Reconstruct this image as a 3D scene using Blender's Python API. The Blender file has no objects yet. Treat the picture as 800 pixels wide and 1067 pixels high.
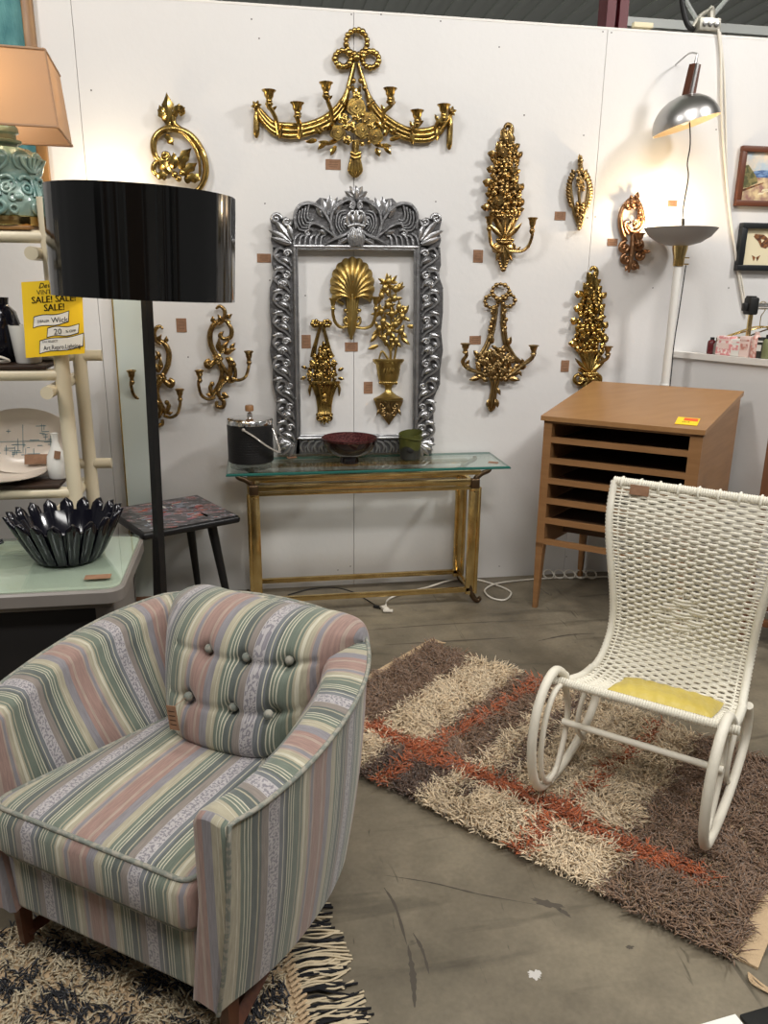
import bpy, bmesh, math, random
import numpy as np
from mathutils import Vector, Matrix, noise
R = random.Random(7)
PI = math.pi
SC = bpy.context.scene
COL = SC.collection

# ------------------------------------------------------------------ camera
CF, CP, CR, CY = 808.47, 0.28647, 0.01137, 0.16712
CAM = np.array([-0.5059, -3.9712, 1.5970])
_fw = np.array([math.sin(CY) * math.cos(CP), math.cos(CY) * math.cos(CP), -math.sin(CP)])
_r = np.array([math.cos(CY), -math.sin(CY), 0.0])
_u = np.cross(_r, _fw)
_rr = _r * math.cos(CR) + _u * math.sin(CR)
_uu = -_r * math.sin(CR) + _u * math.cos(CR)
cd = bpy.data.cameras.new('camera')
cam = bpy.data.objects.new('camera', cd)
COL.objects.link(cam)
cam.matrix_world = Matrix(((_rr[0], _uu[0], -_fw[0], CAM[0]), (_rr[1], _uu[1], -_fw[1], CAM[1]),
                           (_rr[2], _uu[2], -_fw[2], CAM[2]), (0, 0, 0, 1)))
cd.sensor_fit = 'VERTICAL'
cd.sensor_height = 24.0
cd.sensor_width = 18.0
cd.lens = CF / 1067 * 24.0
cd.clip_start = 0.05
SC.camera = cam


def ony(px, py, y=0.0):
    """the point of the plane at distance y from the display wall that was measured at a picture point"""
    d = (px - 400) / CF * _rr - (py - 533.5) / CF * _uu + _fw
    return Vector(CAM + d * (y - CAM[1]) / d[1])


def onz(px, py, z=0.0):
    d = (px - 400) / CF * _rr - (py - 533.5) / CF * _uu + _fw
    return Vector(CAM + d * (z - CAM[2]) / d[2])


# ------------------------------------------------------------------ world and light
w = bpy.data.worlds.new('world')
SC.world = w
w.use_nodes = True
w.node_tree.nodes['Background'].inputs[0].default_value = (0.61, 0.60, 0.58, 1)
w.node_tree.nodes['Background'].inputs[1].default_value = 0.42
SC.view_settings.view_transform = 'Standard'
SC.view_settings.look = 'None'
SC.view_settings.gamma = 1
SC.view_settings.use_curve_mapping = False
SC.view_settings.exposure = -0.42


def area(name, loc, aim, sx, sy, power, col=(1, .96, .90)):
    l = bpy.data.lights.new(name, 'AREA')
    l.shape = 'RECTANGLE'
    l.size, l.size_y, l.energy, l.color = sx, sy, power, col
    o = bpy.data.objects.new(name, l)
    COL.objects.link(o)
    o.location = loc
    o.rotation_euler = (Vector(aim) - Vector(loc)).to_track_quat('-Z', 'Y').to_euler()
    return o


def point(name, loc, power, col, r=.03):
    l = bpy.data.lights.new(name, 'POINT')
    l.energy, l.color, l.shadow_soft_size = power, col, r
    o = bpy.data.objects.new(name, l)
    COL.objects.link(o)
    o.location = loc
    return o


area('overhead_light', (3.15, -2.35, 4.25), (0.5, -.5, .9), .45, .45, 122, (1, .975, .94))
area('overhead_light', (-2.6, -3.0, 4.3), (0.2, -.6, .6), .5, 1.2, 95, (1, .975, .94))
area('overhead_light', (0.2, -4.6, 4.3), (0.2, -1.4, 0), 2.4, .5, 120, (1, .975, .94))
area('overhead_light', (0.6, -2.6, 4.6), (0.6, -1.6, 0), 2.0, .5, 65, (1, .975, .94))
area('overhead_light', (0.5, 3.0, 4.6), (0.5, 3.0, 6), 3.0, 1.0, 420, (.95, 1, .95))  # uplight added beyond the wall to brighten the ceiling deck


# ------------------------------------------------------------------ materials
def hexc(r, g, b):
    f = lambda c: (c / 255 / 12.92) if c / 255 <= .04045 else ((c / 255 + .055) / 1.055) ** 2.4
    return (f(r), f(g), f(b), 1)


def mat(name, col, rough=.5, metal=0.0, bump=0.0, bscale=60, var=0.0, vscale=8, col2=None, coat=0.0, spec=.5,
        trans=0.0, ior=1.45, stretch=(1, 1, 1), emit=None, estr=0.0, sheen=0.0, sss=0.0, detail=4, rvar=0.0):
    m = bpy.data.materials.new(name)
    m.use_nodes = True
    nt = m.node_tree
    b = nt.nodes['Principled BSDF']
    b.inputs['Base Color'].default_value = col
    b.inputs['Roughness'].default_value = rough
    b.inputs['Metallic'].default_value = metal
    b.inputs['Coat Weight'].default_value = coat
    b.inputs['Specular IOR Level'].default_value = spec
    b.inputs['Transmission Weight'].default_value = trans
    b.inputs['IOR'].default_value = ior
    b.inputs['Sheen Weight'].default_value = sheen
    if emit:
        b.inputs['Emission Color'].default_value = emit
        b.inputs['Emission Strength'].default_value = estr
    if bump or col2 or rvar:
        tc = nt.nodes.new('ShaderNodeTexCoord')
        mp = nt.nodes.new('ShaderNodeMapping')
        mp.inputs['Scale'].default_value = stretch
        nt.links.new(tc.outputs['Object'], mp.inputs[0])
    if col2 or rvar:
        n = nt.nodes.new('ShaderNodeTexNoise')
        n.inputs['Scale'].default_value = vscale
        n.inputs['Detail'].default_value = detail
        nt.links.new(mp.outputs[0], n.inputs['Vector'])
        r = nt.nodes.new('ShaderNodeValToRGB')
        r.color_ramp.elements[0].position = .5 - var / 2
        r.color_ramp.elements[1].position = .5 + var / 2
        r.color_ramp.elements[0].color = col
        r.color_ramp.elements[1].color = col2 or col
        nt.links.new(n.outputs['Fac'], r.inputs[0])
        nt.links.new(r.outputs[0], b.inputs['Base Color'])
        if rvar:
            mr = nt.nodes.new('ShaderNodeMapRange')
            mr.inputs[3].default_value = rough - rvar
            mr.inputs[4].default_value = rough + rvar
            nt.links.new(n.outputs['Fac'], mr.inputs[0])
            nt.links.new(mr.outputs[0], b.inputs['Roughness'])
    if bump:
        n = nt.nodes.new('ShaderNodeTexNoise')
        n.inputs['Scale'].default_value = bscale
        n.inputs['Detail'].default_value = 3
        nt.links.new(mp.outputs[0], n.inputs['Vector'])
        bp = nt.nodes.new('ShaderNodeBump')
        bp.inputs['Strength'].default_value = bump
        bp.inputs['Distance'].default_value = .01
        nt.links.new(n.outputs['Fac'], bp.inputs['Height'])
        nt.links.new(bp.outputs[0], b.inputs['Normal'])
    return m


M = {}
M['wall'] = mat('white_painted_board', hexc(219, 217, 215), .62, bump=.12, bscale=25, col2=hexc(212, 210, 208), var=.5, vscale=1.2)
M['seam'] = mat('panel_gap', hexc(150, 146, 140), .9)
M['trim'] = mat('white_trim_paint', hexc(224, 220, 214), .5, bump=.1, bscale=20)
M['nail'] = mat('nail_hole', hexc(90, 85, 80), .8)
M['gold'] = mat('gold_leaf', (.48, .32, .12, 1), .27, 1.0, bump=.08, bscale=40, col2=(.18, .11, .045, 1), var=.35, vscale=30, rvar=.1)
M['gold_bright'] = mat('bright_gold', (.56, .39, .12, 1), .24, 1.0, bump=.06, bscale=40, col2=(.22, .14, .05, 1), var=.35, vscale=30)
M['gold_antique'] = mat('antique_gold', (.40, .28, .12, 1), .34, 1.0, bump=.3, bscale=60, col2=(.25, .16, .07, 1), var=.6, vscale=25)
M['gold_satin'] = mat('satin_gold', (.52, .38, .13, 1), .38, 1.0, bump=.15, bscale=60, col2=(.36, .25, .09, 1), var=.6, vscale=18)
M['bronze'] = mat('copper_bronze', (.46, .25, .13, 1), .36, 1.0, bump=.3, bscale=60, col2=(.20, .11, .06, 1), var=.6, vscale=25)
M['silver'] = mat('silver_leaf', hexc(186, 186, 188), .34, .85, bump=.3, bscale=55, col2=hexc(138, 138, 140), var=.6, vscale=20)
M['silver_dark'] = mat('tarnished_silver', hexc(104, 103, 104), .45, .7, bump=.4, bscale=50)
M['tag'] = mat('brown_kraft_tag', hexc(150, 114, 88), .8, col2=hexc(132, 98, 74), var=.4, vscale=60)
M['ink'] = mat('dark_ink', hexc(60, 40, 30), .8)
M['black'] = mat('black_lacquer', (.004, .004, .004, 1), .12, coat=.6)
M['shadeblack'] = mat('black_foil', (.003, .003, .003, 1), .10, coat=.25)
M['blackwood'] = mat('black_painted_wood', (.008, .008, .009, 1), .35, bump=.1, bscale=40)
M['blackglass'] = mat('black_glass', (.003, .003, .007, 1), .12)
M['leatherette'] = mat('black_leatherette', (.010, .010, .011, 1), .42, bump=.25, bscale=220)
M['chrome'] = mat('chrome', (.78, .78, .78, 1), .12, 1.0)
M['brushed'] = mat('brushed_steel', (.44, .43, .42, 1), .33, 1.0, col2=(.40, .39, .38, 1), var=.6, vscale=12)
M['brass'] = mat('polished_brass', (.86, .66, .32, 1), .18, 1.0, col2=(.56, .38, .14, 1), var=.5, vscale=14, rvar=.08)
M['darkbrass'] = mat('dark_cast_bronze', (.13, .085, .05, 1), .35, .9)
M['oak'] = mat('honey_wood', hexc(152, 112, 74), .38, col2=hexc(134, 96, 60), var=.5, vscale=5, stretch=(1, 1, 9), bump=.04, bscale=40)
M['oaktop'] = mat('honey_wood_top', hexc(162, 122, 80), .33, col2=hexc(148, 108, 68), var=.6, vscale=3, stretch=(2, 8, 1))
M['darkwood'] = mat('dark_wood', hexc(38, 26, 20), .5, col2=hexc(58, 40, 28), var=.5, vscale=6, stretch=(1, 8, 8))
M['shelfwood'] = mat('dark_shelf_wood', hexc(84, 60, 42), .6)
M['smoky'] = mat('smoky_acrylic', hexc(150, 144, 136), .15, coat=.5)
M['walnut'] = mat('walnut', hexc(96, 54, 34), .4, col2=hexc(70, 38, 24), var=.5, vscale=6, stretch=(8, 8, 1))
M['midwood'] = mat('reddish_wood', hexc(122, 80, 50), .45, col2=hexc(96, 60, 38), var=.5, vscale=6, stretch=(8, 8, 1))
M['cream'] = mat('cream_enamel', hexc(214, 203, 178), .35, col2=hexc(204, 192, 165), var=.6, vscale=5)
M['whitepaint'] = mat('chipped_white_paint', hexc(226, 220, 205), .5, col2=hexc(222, 216, 200), var=.3, vscale=10, bump=.1)
M['cord_white'] = mat('white_cord_weave', hexc(228, 223, 208), .7, bump=.25, bscale=200)
M['ceramic'] = mat('white_ceramic', hexc(226, 224, 218), .22)
M['plate'] = mat('cream_plate', hexc(218, 205, 190), .25)
M['bluegreen'] = mat('blue_print', hexc(90, 130, 140), .3)
M['greymetal'] = mat('grey_enamel_metal', hexc(128, 122, 116), .38, col2=hexc(118, 112, 107), var=.5, vscale=6)
M['darkvoid'] = mat('dark_grey_fill', hexc(32, 30, 30), .6)
M['deskpad'] = mat('pale_green_linoleum', hexc(184, 190, 174), .5, col2=hexc(170, 180, 164), var=.5, vscale=4)
M['olive'] = mat('olive_glaze', hexc(78, 80, 34), .45, col2=hexc(62, 66, 28), var=.5, vscale=10)
M['charcoal'] = mat('charcoal_glaze', hexc(44, 44, 40), .5)
M['burgundy'] = mat('speckled_burgundy_glaze', hexc(52, 14, 18), .6, spec=.15, col2=hexc(84, 44, 42), var=.1, vscale=120)
M['oxblood'] = mat('black_red_lacquer', (.012, .002, .003, 1), .08, coat=1)
M['yellowpaper'] = mat('yellow_card', hexc(250, 208, 40), .55)
M['whitepaper'] = mat('white_paper', hexc(240, 238, 232), .6)
M['inkblack'] = mat('black_ink', (.01, .01, .01, 1), .7)
M['orange'] = mat('orange_sticker', hexc(226, 90, 40), .5)
M['whitemetal'] = mat('white_enamel', hexc(222, 220, 214), .3)
M['greyglass'] = mat('grey_frosted_bowl', hexc(150, 148, 146), .45)
M['lampinner'] = mat('warm_white_enamel', hexc(244, 226, 196), .45)
M['rubber'] = mat('black_rubber', (.01, .01, .01, 1), .5)
M['whitecable'] = mat('white_cable', hexc(222, 216, 204), .45)
M['redsteel'] = mat('oxide_red_steel', hexc(92, 26, 34), .5)
M['deck'] = mat('ceiling_deck', hexc(165, 167, 160), .7, bump=.1)
M['truss'] = mat('truss_white', hexc(205, 208, 204), .5)
M['truss_dark'] = mat('truss_grey', hexc(120, 122, 118), .6)
M['galv'] = mat('galvanised_box', hexc(176, 172, 160), .4, .6)
M['yellow'] = mat('gold_yellow_vinyl', hexc(208, 188, 96), .38, bump=.45, bscale=35, col2=hexc(190, 168, 78), var=.5, vscale=10)
M['pink'] = mat('pink_print', hexc(222, 150, 150), .5, col2=hexc(240, 225, 220), var=.06, vscale=60)
M['pinkpale'] = mat('pale_pink_plastic', hexc(232, 208, 200), .4)
M['rose'] = mat('rose_glass', hexc(196, 134, 122), .3, col2=hexc(220, 190, 180), var=.1, vscale=50)
M['darkred'] = mat('dark_red_glass', hexc(92, 30, 34), .2)
M['greenlabel'] = mat('green_label', hexc(116, 120, 84), .4)
M['skyblue'] = mat('sky_paint', hexc(176, 190, 200), .6, col2=hexc(222, 205, 180), var=.2, vscale=14)
M['seablue'] = mat('sea_paint', hexc(58, 84, 130), .6, col2=hexc(120, 150, 190), var=.2, vscale=30, stretch=(1, 1, 5))
M['sand'] = mat('sand_paint', hexc(214, 192, 148), .6, col2=hexc(150, 110, 100), var=.25, vscale=25)
M['scrub'] = mat('dune_scrub_paint', hexc(84, 84, 52), .6, col2=hexc(140, 128, 80), var=.2, vscale=40)
M['mountcard'] = mat('cream_mount', hexc(226, 214, 180), .7)
M['mothbrown'] = mat('moth_brown', hexc(140, 92, 52), .7, col2=hexc(80, 50, 34), var=.2, vscale=90)
M['blackframe'] = mat('black_frame', (.012, .014, .016, 1), .4)
M['brownframe'] = mat('brown_frame', hexc(92, 52, 34), .45)
M['tealpaint'] = mat('teal_canvas', hexc(44, 104, 110), .6, col2=hexc(84, 140, 140), var=.3, vscale=7, stretch=(3, 1, 1), bump=.2)
M['goldframe'] = mat('bronze_wood_frame', hexc(150, 112, 66), .4, col2=hexc(120, 84, 46), var=.5, vscale=10, stretch=(6, 6, 1))
M['tealglaze'] = mat('teal_glaze', hexc(88, 128, 124), .22, coat=.5, col2=hexc(146, 164, 152), var=.4, vscale=12, bump=.2, bscale=30)


def mat_glass(name, tint, rough=.0, mix=.75):
    m = bpy.data.materials.new(name)
    m.use_nodes = True
    nt = m.node_tree
    nt.nodes.clear()
    o = nt.nodes.new('ShaderNodeOutputMaterial')
    t = nt.nodes.new('ShaderNodeBsdfTransparent')
    t.inputs[0].default_value = tint
    g = nt.nodes.new('ShaderNodeBsdfGlossy')
    g.inputs['Roughness'].default_value = rough
    g.inputs[0].default_value = (.9, 1, .97, 1)
    lw = nt.nodes.new('ShaderNodeLayerWeight')
    lw.inputs[0].default_value = .5
    pw = nt.nodes.new('ShaderNodeMath')
    pw.operation = 'POWER'
    pw.inputs[1].default_value = 5
    nt.links.new(lw.outputs['Facing'], pw.inputs[0])
    f = nt.nodes.new('ShaderNodeMapRange')
    f.inputs[3].default_value = .05
    f.inputs[4].default_value = 1.0
    nt.links.new(pw.outputs[0], f.inputs[0])
    mx = nt.nodes.new('ShaderNodeMixShader')
    nt.links.new(f.outputs[0], mx.inputs[0])
    nt.links.new(t.outputs[0], mx.inputs[1])
    nt.links.new(g.outputs[0], mx.inputs[2])
    nt.links.new(mx.outputs[0], o.inputs[0])
    return m


M['glass'] = mat_glass('table_glass', (.965, .985, .975, 1))
M['glassedge'] = mat('glass_edge_green', hexc(34, 92, 84), .15, coat=.5)
M['acrylic'] = mat_glass('clear_acrylic', (.80, .80, .80, 1), .05)
M['mirror'] = mat('greenish_mirror', hexc(208, 217, 211), .2, .25)
M['fridgeglass'] = mat('pale_glass_edge', hexc(140, 160, 152), .2)


def mat_floor():
    m = mat('concrete', hexc(122, 114, 102), .42)
    nt = m.node_tree
    b = nt.nodes['Principled BSDF']
    tc = nt.nodes.new('ShaderNodeTexCoord')

    def noi(scale, detail, st=(1, 1, 1), rot=0, dist=0):
        mp = nt.nodes.new('ShaderNodeMapping')
        mp.inputs['Scale'].default_value = st
        mp.inputs['Rotation'].default_value = (0, 0, rot)
        nt.links.new(tc.outputs['Object'], mp.inputs[0])
        n = nt.nodes.new('ShaderNodeTexNoise')
        n.inputs['Scale'].default_value = scale
        n.inputs['Detail'].default_value = detail
        n.inputs['Distortion'].default_value = dist
        nt.links.new(mp.outputs[0], n.inputs[0])
        return n.outputs['Fac']

    def ramp(src, stops):
        r = nt.nodes.new('ShaderNodeValToRGB')
        e = r.color_ramp.elements
        while len(e) < len(stops):
            e.new(.5)
        for k, (p, c) in enumerate(stops):
            e[k].position = p
            e[k].color = c
        nt.links.new(src, r.inputs[0])
        return r.outputs[0]

    def mul(a, b_, f=1.0, mode='MULTIPLY'):
        x = nt.nodes.new('ShaderNodeMix')
        x.data_type = 'RGBA'
        x.blend_type = mode
        x.inputs[0].default_value = f
        nt.links.new(a, x.inputs[6])
        nt.links.new(b_, x.inputs[7])
        return x.outputs[2]
    g = lambda v: (v, v, v, 1)
    base = ramp(noi(1.6, 8, dist=.6), [(.3, hexc(90, 82, 68)), (.5, hexc(117, 108, 92)), (.7, hexc(138, 128, 109))])
    base = mul(base, ramp(noi(9, 8), [(.3, g(.80)), (.65, g(1.08))]))
    base = mul(base, ramp(noi(70, 5), [(.3, g(.9)), (.7, g(1.06))]))
    base = mul(base, ramp(noi(2.2, 5, (1, 7, 1), .12, .5), [(.30, g(.66)), (.42, g(1.0))]))   # dark drag marks
    base = mul(base, ramp(noi(3.0, 3, (9, 1, 1), .35, 1.5), [(.27, g(.55)), (.32, g(1.0))]))
    base = mul(base, ramp(noi(5, 6, (1, 1, 1), 0, 2.5), [(.24, g(.45)), (.29, g(1.0))]))
    nt.links.new(base, b.inputs['Base Color'])
    mr = nt.nodes.new('ShaderNodeMapRange')
    mr.inputs[3].default_value = .30
    mr.inputs[4].default_value = .62
    nt.links.new(noi(6, 6), mr.inputs[0])
    nt.links.new(mr.outputs[0], b.inputs['Roughness'])
    bp = nt.nodes.new('ShaderNodeBump')
    bp.inputs['Strength'].default_value = .15
    bp.inputs['Distance'].default_value = .01
    nt.links.new(noi(14, 8), bp.inputs['Height'])
    nt.links.new(bp.outputs[0], b.inputs['Normal'])
    return m


M['floor'] = mat_floor()


def mat_fabric():
    m = mat('striped_upholstery', hexc(140, 140, 130), .85, sheen=.25)
    nt = m.node_tree
    b = nt.nodes['Principled BSDF']
    uv = nt.nodes.new('ShaderNodeUVMap')
    uv.uv_map = 'UVMap'
    sp = nt.nodes.new('ShaderNodeSeparateXYZ')
    nt.links.new(uv.outputs[0], sp.inputs[0])
    md = nt.nodes.new('ShaderNodeMath')
    md.operation = 'MULTIPLY'
    md.inputs[1].default_value = 1 / .30
    nt.links.new(sp.outputs[0], md.inputs[0])
    fr = nt.nodes.new('ShaderNodeMath')
    fr.operation = 'FRACT'
    nt.links.new(md.outputs[0], fr.inputs[0])

    def band(stops):
        r = nt.nodes.new('ShaderNodeValToRGB')
        r.color_ramp.interpolation = 'CONSTANT'
        e = r.color_ramp.elements
        while len(e) < len(stops):
            e.new(.5)
        for k, (p, c) in enumerate(stops):
            e[k].position = p
            e[k].color = c
        nt.links.new(fr.outputs[0], r.inputs[0])
        return r.outputs[0]
    rose, rose2, mauve = hexc(148, 121, 112), hexc(160, 142, 130), hexc(130, 126, 130)
    tan, green, dgr, cream = hexc(162, 155, 134), hexc(104, 113, 101), hexc(88, 94, 90), hexc(188, 183, 164)
    taupe, lace, slate = hexc(130, 121, 114), hexc(170, 165, 165), hexc(106, 109, 112)
    a = band([(0, rose), (.07, rose2), (.09, rose), (.13, mauve), (.20, tan), (.245, cream), (.25, tan), (.27, green), (.30, cream),
              (.308, green), (.325, cream), (.333, green), (.35, cream), (.358, dgr), (.41, tan), (.418, dgr), (.44, taupe), (.50, lace),
              (.60, slate), (.635, cream), (.642, slate)])
    c = band([(0, dgr), (.655, dgr), (.68, cream), (.688, green), (.705, cream), (.713, green), (.73, cream), (.738, green), (.80, tan),
              (.81, green), (.83, tan), (.845, cream), (.87, tan), (.91, rose2), (.925, mauve), (.955, rose2), (.97, rose)])
    gt = nt.nodes.new('ShaderNodeMath')
    gt.operation = 'GREATER_THAN'
    gt.inputs[1].default_value = .66
    nt.links.new(fr.outputs[0], gt.inputs[0])
    mx = nt.nodes.new('ShaderNodeMix')
    mx.data_type = 'RGBA'
    nt.links.new(gt.outputs[0], mx.inputs[0])
    nt.links.new(a, mx.inputs[6])
    nt.links.new(c, mx.inputs[7])
    # lace flowers inside the pale lilac stripe
    inl = nt.nodes.new('ShaderNodeMath')
    inl.operation = 'COMPARE'
    inl.inputs[1].default_value = .55
    inl.inputs[2].default_value = .045
    nt.links.new(fr.outputs[0], inl.inputs[0])
    vo = nt.nodes.new('ShaderNodeTexNoise')
    vo.inputs['Scale'].default_value = 160
    vo.inputs['Detail'].default_value = 1
    nt.links.new(uv.outputs[0], vo.inputs['Vector'])
    g2 = nt.nodes.new('ShaderNodeMath')
    g2.operation = 'GREATER_THAN'
    g2.inputs[1].default_value = .52
    nt.links.new(vo.outputs['Fac'], g2.inputs[0])
    mm = nt.nodes.new('ShaderNodeMath')
    mm.operation = 'MULTIPLY'
    nt.links.new(inl.outputs[0], mm.inputs[0])
    nt.links.new(g2.outputs[0], mm.inputs[1])
    mx2 = nt.nodes.new('ShaderNodeMix')
    mx2.data_type = 'RGBA'
    mx2.inputs[7].default_value = hexc(128, 124, 130)
    nt.links.new(mm.outputs[0], mx2.inputs[0])
    nt.links.new(mx.outputs[2], mx2.inputs[6])
    # slubs: fine streaks along the thread
    mp = nt.nodes.new('ShaderNodeMapping')
    mp.inputs['Scale'].default_value = (260, 22, 1)
    nt.links.new(uv.outputs[0], mp.inputs[0])
    n = nt.nodes.new('ShaderNodeTexNoise')
    n.inputs['Scale'].default_value = 1
    n.inputs['Detail'].default_value = 4
    nt.links.new(mp.outputs[0], n.inputs[0])
    r = nt.nodes.new('ShaderNodeValToRGB')
    r.color_ramp.elements[0].position, r.color_ramp.elements[1].position = .35, .7
    r.color_ramp.elements[0].color, r.color_ramp.elements[1].color = (.84, .84, .84, 1), (1.12, 1.12, 1.12, 1)
    nt.links.new(n.outputs['Fac'], r.inputs[0])
    mx3 = nt.nodes.new('ShaderNodeMix')
    mx3.data_type = 'RGBA'
    mx3.blend_type = 'MULTIPLY'
    mx3.inputs[0].default_value = 1
    nt.links.new(mx2.outputs[2], mx3.inputs[6])
    nt.links.new(r.outputs[0], mx3.inputs[7])
    nt.links.new(mx3.outputs[2], b.inputs['Base Color'])
    mp2 = nt.nodes.new('ShaderNodeMapping')
    mp2.inputs['Scale'].default_value = (500, 500, 500)
    nt.links.new(uv.outputs[0], mp2.inputs[0])
    n2 = nt.nodes.new('ShaderNodeTexNoise')
    n2.inputs['Scale'].default_value = 1
    nt.links.new(mp2.outputs[0], n2.inputs[0])
    bp = nt.nodes.new('ShaderNodeBump')
    bp.inputs['Strength'].default_value = .3
    bp.inputs['Distance'].default_value = .002
    nt.links.new(n2.outputs['Fac'], bp.inputs['Height'])
    nt.links.new(bp.outputs[0], b.inputs['Normal'])
    return m


M['fabric'] = mat_fabric()


def mat_attr(name, rough=.9):
    m = mat(name, (1, 1, 1, 1), rough, sheen=.2)
    nt = m.node_tree
    a = nt.nodes.new('ShaderNodeAttribute')
    a.attribute_name = 'Col'
    nt.links.new(a.outputs['Color'], nt.nodes['Principled BSDF'].inputs['Base Color'])
    return m


M['piping'] = mat('welt_piping', hexc(150, 146, 134), .85, col2=hexc(120, 124, 116), var=.1, vscale=70)
M['yarn'] = mat_attr('wool_yarn')


def mat_collage():
    m = mat('magazine_collage', hexc(60, 58, 60), .3, coat=.2)
    nt = m.node_tree
    b = nt.nodes['Principled BSDF']
    tc = nt.nodes.new('ShaderNodeTexCoord')
    mp = nt.nodes.new('ShaderNodeMapping')
    mp.inputs['Rotation'].default_value = (0, 0, .49)
    nt.links.new(tc.outputs['Object'], mp.inputs[0])
    br = nt.nodes.new('ShaderNodeTexBrick')
    br.inputs['Scale'].default_value = 9
    br.inputs['Color1'].default_value = hexc(48, 46, 50)
    br.inputs['Color2'].default_value = hexc(90, 88, 92)
    br.inputs['Mortar'].default_value = hexc(36, 34, 36)
    br.inputs['Mortar Size'].default_value = .01
    nt.links.new(mp.outputs[0], br.inputs[0])
    mp2 = nt.nodes.new('ShaderNodeMapping')
    mp2.inputs['Scale'].default_value = (14, 60, 1)
    mp2.inputs['Rotation'].default_value = (0, 0, .49)
    nt.links.new(tc.outputs['Object'], mp2.inputs[0])
    n = nt.nodes.new('ShaderNodeTexNoise')
    n.inputs['Scale'].default_value = 1.0
    n.inputs['Detail'].default_value = 2
    nt.links.new(mp2.outputs[0], n.inputs[0])
    r = nt.nodes.new('ShaderNodeValToRGB')
    r.color_ramp.interpolation = 'CONSTANT'
    st = [(0, (0, 0, 0, 1)), (.58, hexc(170, 172, 184)), (.62, hexc(176, 84, 60)), (.66, hexc(50, 50, 54)), (.69, hexc(150, 84, 104))]
    e = r.color_ramp.elements
    while len(e) < 5:
        e.new(.5)
    for k, (p, c) in enumerate(st):
        e[k].position, e[k].color = p, c
    nt.links.new(n.outputs['Fac'], r.inputs[0])
    gt = nt.nodes.new('ShaderNodeMath')
    gt.operation = 'GREATER_THAN'
    gt.inputs[1].default_value = .58
    nt.links.new(n.outputs['Fac'], gt.inputs[0])
    mx = nt.nodes.new('ShaderNodeMix')
    mx.data_type = 'RGBA'
    nt.links.new(gt.outputs[0], mx.inputs[0])
    nt.links.new(br.outputs['Color'], mx.inputs[6])
    nt.links.new(r.outputs[0], mx.inputs[7])
    nt.links.new(mx.outputs[2], b.inputs['Base Color'])
    return m


M['collage'] = mat_collage()


def mat_shade():
    m = bpy.data.materials.new('tan_linen_shade')
    m.use_nodes = True
    nt = m.node_tree
    b = nt.nodes['Principled BSDF']
    b.inputs['Base Color'].default_value = hexc(172, 140, 112)
    b.inputs['Roughness'].default_value = .8
    tr = nt.nodes.new('ShaderNodeBsdfTranslucent')
    tr.inputs[0].default_value = hexc(200, 160, 118)
    mx = nt.nodes.new('ShaderNodeMixShader')
    mx.inputs[0].default_value = .26
    out = nt.nodes['Material Output']
    nt.links.new(b.outputs[0], mx.inputs[1])
    nt.links.new(tr.outputs[0], mx.inputs[2])
    nt.links.new(mx.outputs[0], out.inputs[0])
    return m


M['shade'] = mat_shade()


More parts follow.
